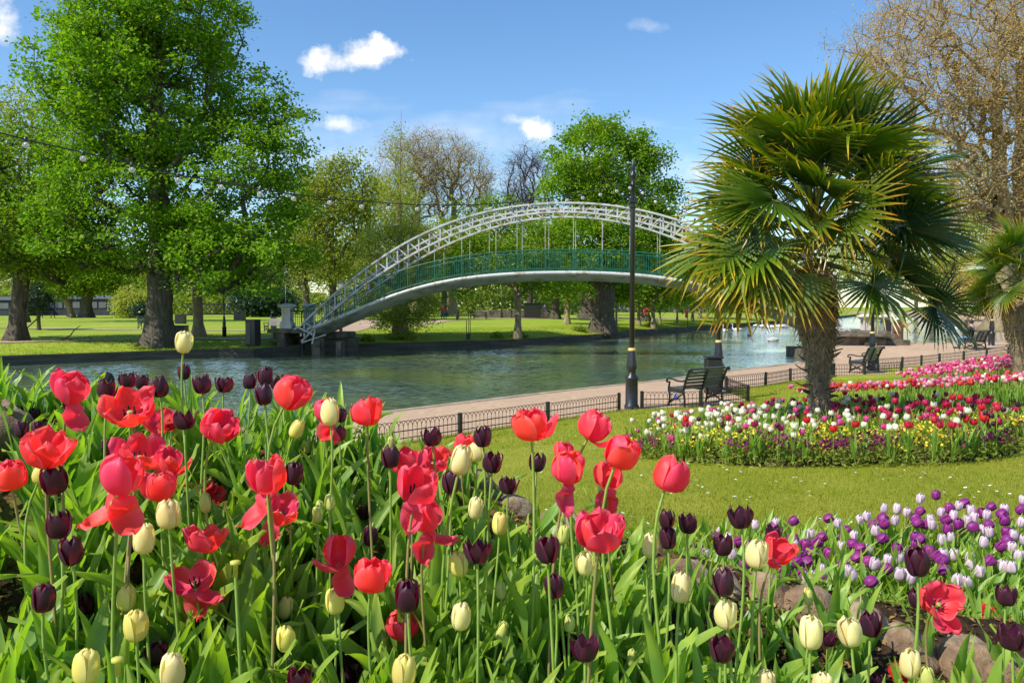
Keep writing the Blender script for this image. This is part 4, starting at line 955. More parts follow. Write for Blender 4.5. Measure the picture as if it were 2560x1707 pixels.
# 5 the two spreading trees
b_ = gnd(180, 795, 98)
tree('spreading_tree', 'low spreading tree leaning left of its twin, in front of the dark boathouse', b_, rel(b_, 98, (172, 762), (150, 725)), ell(b_, 98, (140, 700, 60, 40), (200, 695, 60, 35)), 160, 5000, .42, M_['lime'], M_['bark_pale'], r0=.35, rtip=.03, cl_sig=.7, spread=.2, up_pen=.5)
b_ = gnd(217, 793, 98)
tree('spreading_tree', 'low dark-stemmed spreading tree with a stout trunk in front of the boathouse', b_, rel(b_, 98, (216, 760), (222, 725)), ell(b_, 98, (225, 690, 70, 40), (290, 700, 50, 30), (180, 700, 40, 26)), 200, 6500, .42, M_['lime'], M_['bark'], r0=.6, rtip=.03, cl_sig=.7, spread=.2, up_pen=.5)
# 6 the pale bush
b_ = gnd(335, 795, 96)
tree('round_bush', 'pale khaki rounded bush left of the big chestnut trunk', b_, rel(b_, 96, (335, 775), (335, 755)), ell(b_, 96, (335, 755, 44, 36), (318, 765, 30, 26)), 330, 8000, .26, M_['olive'], M_['bark'], r0=.15, rtip=.015, cl_sig=.45, twigs=6, twl=.8, cat='bush', vbias=.3)
b_ = gnd(362, 796, 92)
tree('dark_bush', 'dark green shrub tucked against the chestnut trunk', b_, rel(b_, 92, (362, 785), (362, 775)), ell(b_, 92, (362, 775, 26, 18)), 60, 2000, .3, M_['dark_leaf'], M_['bark'], r0=.1, rtip=.02, cl_sig=.4, cat='bush')
# 7 plane trunk right of the chestnut
b_ = gnd(497, 838, 50)
tree('plane_tree', 'slim grey-trunked tree just right of the big chestnut', b_, rel(b_, 50, (493, 740), (500, 640)), ell(b_, 50, (510, 610, 110, 80), (590, 655, 90, 60)), 200, 7000, .28, M_['chestnut'], M_['bark_pale'], r0=.30, rtip=.018, cl_sig=.5)
# 8 loose trees behind the left end of the bridge
for (px, py, D, tr, els, lab, n, nl, mat, vb) in [
    (835, 800, 84, [(830, 640), (835, 480)], [(830, 560, 95, 160), (880, 480, 70, 90), (770, 540, 50, 120)], 'loose olive-green tree behind the left end of the bridge arch', 420, 15000, 'olive', .0),
    (770, 796, 96, [(760, 680), (740, 560)], [(760, 580, 70, 110), (800, 460, 45, 70), (720, 650, 60, 60)], 'airy tree with pale upright branches between the chestnut and the bridge', 300, 9000, 'wood_leaf', .1),
    (930, 797, 108, [(925, 650), (920, 520)], [(930, 560, 110, 120), (900, 660, 90, 70)], 'broad olive tree behind the middle of the left arch', 300, 10000, 'wood_leaf', .0),
    (1110, 792, 112, [(1110, 680), (1110, 600)], [(1100, 620, 100, 80), (1020, 660, 90, 60)], 'fresh green tree behind the white arch left of its crown', 260, 9000, 'olive', .15)]:
    b_ = gnd(px, py, D); tree('park_tree', lab, b_, rel(b_, D, *tr), ell(b_, D, *els), n, nl, .36, M_[mat], M_['bark'], r0=.35, rtip=.022, cl_sig=.75, holes=.4, vbias=vb, group=None)
# 9 feathery conifer with a spire
b_ = gnd(1000, 845, 53.5)
tree('swamp_cypress', 'feathery green conifer with low branches and a thin spire behind the bridge', b_, rel(b_, 53.5, (1000, 760), (1000, 560), (1001, 400), (1003, 275)),
     ell(b_, 53.5, (1000, 760, 110, 45), (1010, 800, 80, 24, -.5), (1000, 640, 110, 90), (1000, 520, 60, 90), (1000, 400, 30, 90), (1003, 310, 12, 40)), 720, 24000, .20, M_['olive'], M_['bark_pale'], r0=.42, rtip=.012, step=.7, cl_sig=.36, spread=-.1, up_pen=.6, twigs=2, twl=.6, flare=1.6, aspect=.35)
# 10 brown budding plane trees behind
for px, D, els, lab in [(1040, 120, [(1010, 470, 95, 130), (1060, 400, 70, 80)], 'tall brown budding plane behind the conifer spire'), (1130, 124, [(1150, 470, 90, 120), (1110, 400, 60, 70), (1190, 450, 55, 80)], 'tall brown budding plane right of the conifer spire')]:
    b_ = gnd(px, 790, D); tree('plane_tree', lab, b_, rel(b_, D, (px, 640), (px+5, 500)), ell(b_, D, *els), 800, 7500, .26, M_['brown_bud'], M_['bark_pale'], r0=.6, rtip=.028, cl_sig=1.0, holes=.3, twigs=5, twl=1.7, jitter=.3, group='brown budding plane trees behind the bridge')
# 11 bare tree
b_ = gnd(1325, 788, 120)
tree('bare_tree', 'leafless dark-twigged tree left of the round chestnut crown', b_, rel(b_, 120, (1325, 650), (1330, 500)), ell(b_, 120, (1320, 460, 62, 95), (1300, 520, 50, 60)), 620, 0, .3, M_['brown_bud'], M_['twig_dark'], r0=.4, rtip=.028, twigs=4, twl=2.2, jitter=.3, spread=.9)
# 12 round chestnut
b_ = gnd(1503, 822, 67.5)
tree('chestnut_tree', 'round-crowned horse chestnut with a stout dark trunk behind the right half of the bridge', b_, rel(b_, 67.5, (1510, 745), (1512, 600), (1508, 430)),
     ell(b_, 67.5, (1500, 400, 125, 110), (1420, 480, 85, 90), (1600, 470, 105, 110), (1510, 600, 175, 110), (1400, 640, 60, 80), (1640, 600, 80, 90), (1480, 320, 70, 32), (1560, 350, 60, 50)), 1300, 56000, .30, M_['chestnut'], M_['bark'], r0=.78, rtip=.02, cl_sig=.5, flare=1.7, holes=.35, vbias=.06)
# 13 young maple near the bank
b_ = gnd(1294, 842, 56.2)
tree('maple_tree', 'young yellow-green tree with a slim forked trunk on the bank under the bridge', b_, rel(b_, 56.2, (1296, 770), (1285, 690), (1280, 600)),
     ell(b_, 56.2, (1270, 620, 140, 90), (1200, 660, 80, 60), (1370, 690, 80, 50), (1250, 530, 60, 45), (1150, 560, 35, 60), (1190, 520, 35, 30), (1160, 700, 60, 36)), 420, 20000, .24, M_['lime'], M_['bark_pale'], r0=.22, rtip=.014, cl_sig=.45, holes=.25)
# 14 trees along the right far bank
for px, py, D, w, cw, ct, cb, mat, lab in [(1388, 794, 96, .42, 80, 640, 735, 'chestnut', 'grey-trunked tree left of the big trunk under the bridge'), (1418, 810, 80, .26, 50, 650, 740, 'lime', 'slim pale-trunked tree left of the big trunk under the bridge'),
    (1469, 788, 105, .75, 90, 600, 740, 'chestnut', 'broad reddish-brown trunk behind the round chestnut'), (1541, 818, 74, .10, 30, 690, 750, 'lime', 'very thin straight sapling right of the big trunk'),
    (1597, 812, 82, .17, 40, 660, 760, 'chestnut', 'thin tree just right of the tall lamp post'), (1610, 800, 98, .5, 70, 640, 755, 'chestnut', 'stout leaning trunk behind the red lifebuoy'),
    (1633, 816, 80, .20, 55, 660, 770, 'lime', 'ivy-footed tree with hanging leaves right of the tall lamp post'), (1650, 810, 88, .12, 40, 670, 765, 'lime', 'thin pale tree right of the ivy-footed one'),
    (1693, 808, 92, .11, 45, 660, 765, 'chestnut', 'thin straight tree left of the red throw-line case'), (1731, 805, 100, .16, 55, 650, 765, 'chestnut', 'grey thin tree right of the red throw-line case'),
    (1750, 796, 120, .24, 60, 650, 770, 'chestnut', 'dark tree nearest the palm on the far bank'), (1768, 800, 116, .12, 45, 640, 765, 'lime', 'thin tree half hidden by the palm fronds')]:
    b_ = gnd(px, py, D); zc = (ct+cb)/2-6
    tree('park_tree', lab, b_, rel(b_, D, (px, py-40), (px, zc)), ell(b_, D, (px, zc, cw, (cb-ct)/2)), 90, 3000, .40, M_[mat], M_['bark_pale'] if w < .3 else M_['bark'], r0=w, rtip=.025, cl_sig=.75)
# 15 woodland edge further back: individual trees
for i, (px, D, top, w, mat) in enumerate([(-40, 150, 560, 90, 'wood_leaf'), (60, 165, 600, 80, 'wood_leaf'), (160, 150, 640, 80, 'olive'), (260, 160, 610, 80, 'wood_leaf'), (360, 150, 650, 70, 'olive'), (450, 165, 620, 70, 'wood_leaf'), (545, 150, 640, 70, 'wood_leaf'),
    (620, 140, 650, 60, 'dark_leaf'), (700, 150, 600, 70, 'wood_leaf'), (860, 170, 600, 80, 'wood_leaf'), (985, 150, 640, 70, 'olive'), (1075, 165, 600, 70, 'olive'), (1180, 150, 590, 80, 'wood_leaf'), (1260, 165, 560, 70, 'wood_leaf'), (1350, 160, 600, 80, 'olive'),
    (1440, 180, 620, 70, 'wood_leaf'), (1600, 185, 610, 80, 'wood_leaf'), (1700, 170, 560, 70, 'wood_leaf'), (1790, 190, 640, 90, 'wood_leaf')]):
    b_ = gnd(px, 785, D); lab = ['dusky', 'pale', 'mid-green', 'yellowish', 'dull green'][i % 5]
    tree('woodland_tree', 'distant woodland tree closing the view, %s from the left in the far row' % ['first','second','third','fourth','fifth','sixth','seventh','eighth','ninth','tenth','eleventh','twelfth','thirteenth','fourteenth','fifteenth','sixteenth','seventeenth','eighteenth','nineteenth'][i], b_, rel(b_, D, (px, 760), (px, (top+700)/2)),
         ell(b_, D, (px, (top+775)/2, w, (775-top)/2), (px+20, top+50, w*.6, 50)), 150, 5200, .62, M_[mat], M_['bark'], r0=.4, rtip=.03, cl_sig=1.5, group='distant woodland trees', holes=.3)
b_ = gnd(670, 792, 105); tree('dark_bush', 'dark evergreen mass behind the notice board', b_, rel(b_, 105, (670, 775), (670, 760)), ell(b_, 105, (680, 752, 50, 34), (625, 758, 40, 26)), 120, 5000, .5, M_['dark_leaf'], M_['bark'], r0=.3, rtip=.03, cl_sig=.8, cat='bush')
for px, py, D, w, h in [(1010, 855, 52.2, 40, 12), (918, 857, 50.6, 12, 8), (1300, 852, 57, 14, 7), (1450, 833, 66, 14, 6), (1630, 812, 82, 12, 9), (1240, 852, 56, 10, 6)]:
    b_ = gnd(px, py, D); tree('bank_shrub', 'low leafy clump at the river edge, %s' % {1010: 'round the foot of the feathery conifer', 918: 'hanging over the wall right of the bridge foot', 1300: 'beside the young maple', 1450: 'left of the round chestnut', 1630: 'at the foot of the ivy tree', 1240: 'left of the young maple'}[px],
        b_, [(0, 0, 0), (0, 0, .12)], [(0, 0, h/FPX*D*.9, w/FPX*D, w/FPX*D*.8, h/FPX*D)], 40, 900, .16, M_['wood_leaf'], M_['bark'], r0=.03, rtip=.008, step=.3, cl_sig=.15, cat='shrub')

C = []
while len(C) < 15000:
    px = R.uniform(-150, 2000); D = R.uniform(128, 150) if px < 1500 else R.uniform(190, 215); x = (px-1280)/FPX*D; hh = 3.2+2.6*(mnoise.noise((x*.08, 3, 0))+.5)
    C.append((x, D, gz(x, min(D, 150))+R.random()**.8*hh))
V, F = leaf_quads(np.array(C), .85, up=.2, aspect=.7); o = mk('far_undergrowth', V, F, [M_['wood_leaf']], var=np.repeat(np.clip(rng.normal(.15, .15, len(C)), 0, 1), 4), smooth=False)
tag(o, 'far-off dark green undergrowth and hedges closing the park behind the trunks', 'undergrowth', None, 'stuff')
# 16 the tall brown planes on the right (near bank) and green-gold trees behind the palm
def near_tree(px, D, trunk_px, els, n, nl, r0, lab, mat='russet', **kw):
    x = (px-1280)/FPX*D; b_ = Vector((x, D, hlawn(x, D)-.1)); return tree('plane_tree', lab, b_, rel(b_, D, *trunk_px), ell(b_, D, *els), n, nl, .17, M_[mat], M_['bark_pale'], r0=r0, rtip=.018, cl_sig=.6, twigs=5, twl=1.0, jitter=.34, step=.8, spread=.15, **kw)
near_tree(2500, 62, [(2508, 600), (2500, 430), (2490, 250), (2500, 60)], [(2420, 120, 270, 190), (2300, 230, 190, 130), (2560, 300, 200, 260), (2250, 130, 120, 90), (2420, 420, 190, 120), (2150, 150, 60, 50), (2360, 20, 200, 80), (2300, 500, 110, 120), (2090, 120, 50, 40)], 2300, 48000, .70, 'tall brown budding plane tree with a stout trunk at the upper right')
near_tree(2578, 66, [(2560, 600), (2555, 400), (2560, 200)], [(2640, 120, 170, 240), (2560, 60, 120, 120), (2600, 480, 150, 150)], 800, 15000, .80, 'second brown budding plane trunk at the right edge')
for px, D, els, lab, mat, nl in [(2330, 105, [(2330, 580, 120, 130), (2250, 520, 60, 100), (2400, 480, 90, 110)], 'gold-green tree in young leaf behind the right side of the palm', 'olive', 12000), (2190, 120, [(2180, 620, 90, 110)], 'gold-green tree directly behind the palm', 'olive', 8000), (2480, 115, [(2500, 600, 100, 110)], 'gold-green tree behind the small palm', 'wood_leaf', 8000), (2060, 150, [(2050, 660, 100, 70)], 'dusky tree hidden behind the palm crown', 'wood_leaf', 6000)]:
    x = (px-1280)/FPX*D; b_ = Vector((x, D, .6)); tree('park_tree', lab, b_, rel(b_, D, (px, 700), (px, 560)), ell(b_, D, *els), 380, nl, .40, M_[mat], M_['bark'], r0=.45, rtip=.03, cl_sig=1.0, vbias=.2)
for i, (px, D) in enumerate([(2330, 215), (2375, 190), (2410, 175), (2450, 160), (2500, 150), (2290, 240)]):
    x = (px-1280)/FPX*D; b_ = Vector((x, D, .4)); tree('park_tree', 'far tree on the sandy shore, %s from the left beyond the swans' % ['second', 'third', 'fourth', 'fifth', 'sixth', 'first'][i], b_, rel(b_, D, (px, 740), (px, 700)), ell(b_, D, (px, 690, 50, 60)), 90, 2600, .8, M_['brown_bud'], M_['bark'], r0=.5, rtip=.05, cl_sig=1.6, group='far trees on the sandy shore')

# ------------------------------------------------------------------ palms
M_['frond'] = leafy('palm_frond', [(0, (.020, .055, .012)), (.45, (.07, .15, .010)), (.78, (.17, .23, .014)), (.91, (.46, .38, .03)), (1, (.42, .22, .03))], .33, .36, (1.25, 1.35, .2), uvv=True, gloss=.55)
M_['frond_gold'] = leafy('palm_frond_gold', [(0, (.03, .07, .01)), (.40, (.08, .15, .012)), (.70, (.17, .21, .015)), (.88, (.42, .28, .02)), (1, (.42, .17, .02))], .42, .36, (1.3, 1.1, .2), uvv=True, gloss=.5)
M_['frond_shaded'] = leafy('palm_frond_shaded', [(0, (.014, .042, .018)), (.8, (.03, .085, .03)), (1, (.10, .13, .03))], .22, .30, (1.1, 1.3, .4), uvv=True, gloss=.75)  # darker frond copy: shade of the palm's right side put into the colour
M_['petiole'] = surf('petiole', (.16, .19, .03), (.26, .27, .06), 10, .4, bump=0)
M_['fibre'] = surf('palm_fibre', (.07, .045, .028), (.34, .24, .15), 22, .9, bump=1.0, bscale=70, stretch=(1, 1, .35))
M_['straw'] = surf('dry_fibre', (.22, .15, .085), (.52, .41, .27), 14, .8, bump=0)
def fan_mesh(seed, nseg=38, span=rad(262), rl=.92, droop=.25, fold=.35, gold=False, mat=None):
    r_ = random.Random(seed); V = []; F = []; uv = []
    for k in range(nseg):
        f = (k+.5)/nseg*2-1; a = f*span/2; ln = rl*(1-.30*abs(f)**2.2)*r_.uniform(.86, 1.06); hw0 = span/nseg/2
        dr = droop*r_.uniform(.6, 1.5)+(r_.uniform(.3, 1.1) if r_.random() < .13 else 0); joined = .50*(1-.25*abs(f)); side = 1 if k % 2 else -1
        bend = r_.uniform(-.14, .14)
        for i, t_ in enumerate((.03, .25, .5, .68, .84, .95, 1.0)):
            rr_ = ln*t_
            w = math.tan(hw0)*rr_*1.02 if t_ <= joined else math.tan(hw0)*ln*joined*(1-((t_-joined)/(1-joined))**1.4)*.95+.002
            aa = a+bend*max(0, t_-.5); dx, dy = math.cos(aa), math.sin(aa); z = fold*abs(math.sin(a))*rr_*.55-dr*ln*max(0, t_-.35)**2.0*1.15-.06*t_
            c = Vector((dx*rr_*(1-.12*dr*t_), dy*rr_*(1-.12*dr*t_), z)); sd_ = Vector((-dy, dx, 0))
            V += [tuple(c-sd_*w+Vector((0, 0, w*.42))), tuple(c-Vector((0, 0, w*.42))), tuple(c+sd_*w+Vector((0, 0, w*.42)))]; uv += [(0, t_), (.5, t_), (1, t_)]
        b_ = len(V)-21
        for i in range(6):
            for j in (0, 1): q_ = b_+i*3+j; F.append((q_, q_+1, q_+4, q_+3))
    return V, F, uv
FANS = {}
for nm, mt_, dr, n in (('g', 'frond', .14, 5), ('y', 'frond_gold', .30, 4), ('d', 'frond_shaded', .12, 3)):
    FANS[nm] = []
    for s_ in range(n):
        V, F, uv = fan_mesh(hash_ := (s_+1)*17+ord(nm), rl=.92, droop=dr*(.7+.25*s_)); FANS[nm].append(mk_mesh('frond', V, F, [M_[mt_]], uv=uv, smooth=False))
def frond(parent, o0, direc, plen, kind, roll=0.0, sc=1.0, tilt=0.0, sag=.12):
    """petiole from o0 in direction direc, fan blade at its end"""
    d = Vector(direc).normalized(); end = o0+d*plen-Vector((0, 0, sag*plen)); mid = o0+d*plen*.55
    m_ = MB(); m_.tube([o0, mid, end], [.020, .014, .011], 4); pt = m_.build('petiole', M_['petiole'], parent, True)
    X = (end-mid).normalized(); X = (X-Vector((0, 0, tilt))).normalized(); Y = Vector((0, 0, 1)).cross(X)
    Y = Y.normalized() if Y.length > .05 else Vector((0, 1, 0)); Z = X.cross(Y); Mx = Matrix((X, Y, Z)).transposed().to_4x4(); Mx = Matrix.Translation(end) @ Mx @ Matrix.Rotation(roll, 4, 'X') @ Matrix.Scale(sc, 4)
    return add('frond', R.choice(FANS[kind]), parent, Mx)
def palm(label, loc, hs, r, nfr, H0, crown_h=.9, psc=1.0, hand=(), fuzz=900, fuzz_r=1.0):
    t_ = thing('palm_tree', label, 'palm tree', loc); mb = MB(); n = 22
    zs = np.linspace(-.15, hs, 46); prof = []
    for z in zs:
        k = z/hs; rr_ = r*np.interp(k, [0, .08, .2, .38, .5, .64, .84, 1], [1.0, .95, 1.0, 1.18, 1.42, 1.95, 2.35, 1.9]); prof.append((rr_, z))
    mb.lathe(prof, n); VV = []
    for i, v in enumerate(mb.V):
        zi = i//n; z = prof[min(zi, len(prof)-1)][1]; a = math.atan2(v[1], v[0]); lean = .05*(z/hs)**2*hs
        k = 1+.13*mnoise.noise((a*2.2, z*5, 0))+.10*mnoise.noise((a*6, z*16, 3)); VV.append((v[0]*k-lean, v[1]*k, v[2]))
    mb.V = VV; mb.build('trunk', M_['fibre'], t_, True)
    # shaggy fibres and old leaf bases
    n_ = fuzz; z = hs*rng.uniform(0.02, 1, n_)**.8; a = rng.uniform(0, 2*np.pi, n_); rz_ = np.array([r*np.interp(q/hs, [0, .08, .2, .38, .5, .64, .84, 1], [1.0, .95, 1.0, 1.18, 1.42, 1.95, 2.35, 1.9]) for q in z])
    A = np.stack([rz_*np.cos(a)*.95-.05*(z/hs)**2*hs, rz_*np.sin(a)*.95, z], 1); out_ = np.stack([np.cos(a), np.sin(a), np.zeros(n_)], 1); tan_ = np.stack([-np.sin(a), np.cos(a), np.zeros(n_)], 1)
    ln = rng.uniform(.06, .20, (n_, 1))*fuzz_r*(.28+.72*np.clip(z/hs*1.3, 0, 1))[:, None]; B = A+out_*ln*rng.uniform(.10, .5, (n_, 1))+tan_*ln*rng.normal(size=(n_, 1))*.5+np.array([[0, 0, 1]])*ln*rng.normal(-.25, .7, (n_, 1))
    V, F = frusta(A, B, np.where(z > hs*.45, .0085, .0045), np.full(n_, .0012), 3); mk('fibre_skirt', V, F, [M_['straw']], parent=t_)
    m_ = MB()
    for k in range(46):
        zz = hs*R.uniform(.22, .62); aa = R.uniform(0, 2*PI); rr_ = r*1.1; s0 = Vector((rr_*math.cos(aa), rr_*math.sin(aa), zz)); d = Vector((math.cos(aa), math.sin(aa), R.uniform(.0, .5))); ll = R.uniform(.06, .20)
        m_.tube([s0, s0+d*ll*.6, s0+d*ll+Vector((0, 0, R.uniform(-.03, .03)))], [.013, .009, .006], 4)
    m_.build('leaf_stub', M_['bark'], t_)
    top = Vector((-.05*hs, 0, hs*1.12))
    ga = PI*(3-math.sqrt(5))
    for k in range(nfr):
        f = (k+.5)/nfr; el = rad(86-95*f**.95); az = k*ga+.4; d = Vector((math.cos(az)*math.cos(el), math.sin(az)*math.cos(el), math.sin(el)))
        if d.y < -.25 and el < rad(14) and abs(d.x) < .75: continue
        if d.x > .25 and el < rad(-1): continue
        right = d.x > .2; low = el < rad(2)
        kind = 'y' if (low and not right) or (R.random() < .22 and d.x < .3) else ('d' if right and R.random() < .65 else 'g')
        o0 = top+Vector((0, 0, crown_h*(.62-.62*f)))+Vector((d.x, d.y, 0))*.08
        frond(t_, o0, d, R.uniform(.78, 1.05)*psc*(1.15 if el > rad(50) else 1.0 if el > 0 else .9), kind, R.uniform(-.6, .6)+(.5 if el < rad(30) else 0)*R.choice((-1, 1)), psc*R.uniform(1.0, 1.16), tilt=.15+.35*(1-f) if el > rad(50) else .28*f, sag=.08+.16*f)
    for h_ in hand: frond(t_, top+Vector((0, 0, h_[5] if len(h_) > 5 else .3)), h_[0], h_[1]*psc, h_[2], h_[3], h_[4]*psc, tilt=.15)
    return t_
px0 = P(2048, 1080, 10.15); zb = hlawn(px0.x, 10.15)+.05
palm('big fan palm with a shaggy trunk standing in the round tulip bed', (px0.x, 10.15, zb), 2.12, .104, 44, 0, crown_h=.85,
     hand=[((.75, -.3, .62), .95, 'd', .9, 1.1), ((-.55, -.35, .80), 1.0, 'g', -.8, 1.1), ((-.1, -.6, .9), .95, 'g', .3, 1.08), ((-.85, -.3, .35), .95, 'g', -.9, 1.0), ((.5, -.3, .95), 1.0, 'g', .8, 1.0), ((.9, -.3, .12), 1.05, 'd', .5, 1.05),
           ((-.8, -.4, -.15), .95, 'y', -.8, 1.0, .15), ((-.55, -.6, -.45), .85, 'y', -.5, .9, .15), ((.45, -.6, -.25), .8, 'g', .4, .9, -.1), ((-.25, -.9, .2), .8, 'y', .9, .8, .2), ((.2, -.9, .05), .7, 'g', -.6, .8, .1), ((0, -.2, 1.2), 1.0, 'g', 0, 1.1), ((1, -.25, -.28), 1.45, 'd', .9, .8, -.15), ((.95, .1, -.1), 1.3, 'd', .3, 1.0, -.05), ((-.95, -.1, .05), 1.15, 'g', -.5, 1.05, .1)], fuzz=5200)
x2 = (2556-1280)/FPX*17.2
palm('smaller fan palm at the right edge behind the magenta tulips', (x2, 17.2, hlawn(x2, 17.2)), 2.0, .15, 28, 0, crown_h=.6, psc=.70, fuzz=900)

# ------------------------------------------------------------------ swans
def skin_obj(name, verts, edges, radii, mat, parent, sub=1):
    me = bpy.data.meshes.new(name); me.from_pydata(verts, edges, []); me.materials.append(mat); o = add(name, me, parent)
    md = o.modifiers.new('skin', 'SKIN'); md.use_smooth_shade = True
    for i, r_ in enumerate(radii): me.skin_vertices[0].data[i].radius = (r_, r_) if not hasattr(r_, '__len__') else r_
    me.skin_vertices[0].data[0].use_root = True
    s_ = o.modifiers.new('sub', 'SUBSURF'); s_.levels = s_.render_levels = sub; return o
M_['swan'] = surf('swan_white', (.74, .73, .70), (.86, .85, .82), 6, .7, bump=.1); M_['swan_grey'] = surf('cygnet_grey', (.45, .43, .42), (.66, .64, .62), 6, .7, bump=.1); M_['bill'] = surf('swan_bill', (.6, .2, .04), (.7, .28, .06), 6, .5, bump=0)
def swan_mesh(parent, mat, feed=False):
    V = [(-.62, 0, .20), (-.42, 0, .14), (-.10, 0, .12), (.20, 0, .12), (.36, 0, .20)]; Rd = [.04, (.15, .13), (.21, .19), (.17, .15), .08]
    V += [(.46, 0, .34), (.42, 0, .50), (.40, 0, .64), (.46, 0, .74), (.56, 0, .74)] if not feed else [(.50, 0, .30), (.60, 0, .28), (.70, 0, .18), (.76, 0, .06), (.78, 0, .0)]
    Rd += [.05, .035, .033, .045, .03]
    skin_obj('body', V, [(i, i+1) for i in range(9)], Rd, mat, parent, 1)
    m_ = MB(); x0, z0 = (.57, .735) if not feed else (.78, -.02); m_.tube([(x0, 0, z0), (x0+.10, 0, z0-.03)], [.022, .008], 5); m_.build('bill', M_['bill'], parent)
    m_ = MB()
    for s_ in (-1, 1): m_.ball((-.20, s_*.10, .22), (.34, .075, .12), 0, 10, 6, Matrix.Rotation(-.12, 4, 'Y'))
    m_.build('wings', mat, parent, True)
SW = {}
for i, (px, py, kind, rz_, lab) in enumerate([(1841, 826, 'w', 2.6, 'white swan upright on the river just left of the palm trunk'), (1873, 839, 'w', 1.4, 'white swan swimming nearest the palm trunk'), (1930, 853, 'g', 3.0, 'greyish young swan alone left of the palm trunk'), (1812, 829, 'w', 1.7, 'white swan beside the second lamp post shaft'),
    (1896, 817, 'w', 0, ''), (1912, 819, 'w', .4, ''), (1949, 818, 'w', 3, ''), (1965, 819, 'g', .2, ''), (1995, 821, 'w', 1.2, ''), (1925, 820, 'w', 2, ''), (2350, 802, 'w', 2.2, ''), (2356, 794, 'w', .2, ''), (2363, 807, 'w', 2.6, ''), (2372, 811, 'w', .1, ''), (2393, 812, 'w', 2, ''), (2393, 823, 'w', 2, ''), (2380, 808, 'w', 1, '')]):
    D = (CZ-WZ)*FPX/(py-765); x = (px-1280)/FPX*D
    grp = 'swans on the far water left of the palm' if 4 <= i <= 9 else ('swans gathered by the sandy shore' if i > 9 else 'swans on the river')
    lab = lab or ('small distant white swan in the row on the far water left of the palm' if i <= 9 else 'white swan in the group by the sandy shore right of the palm')
    t_ = thing('swan', lab, 'swan', (x, D, WZ-.03), rz_, grp); swan_mesh(t_, M_['swan'] if kind == 'w' else M_['swan_grey'], feed=(i in (13,)))
    if i > 3: t_.scale = (1.15,)*3
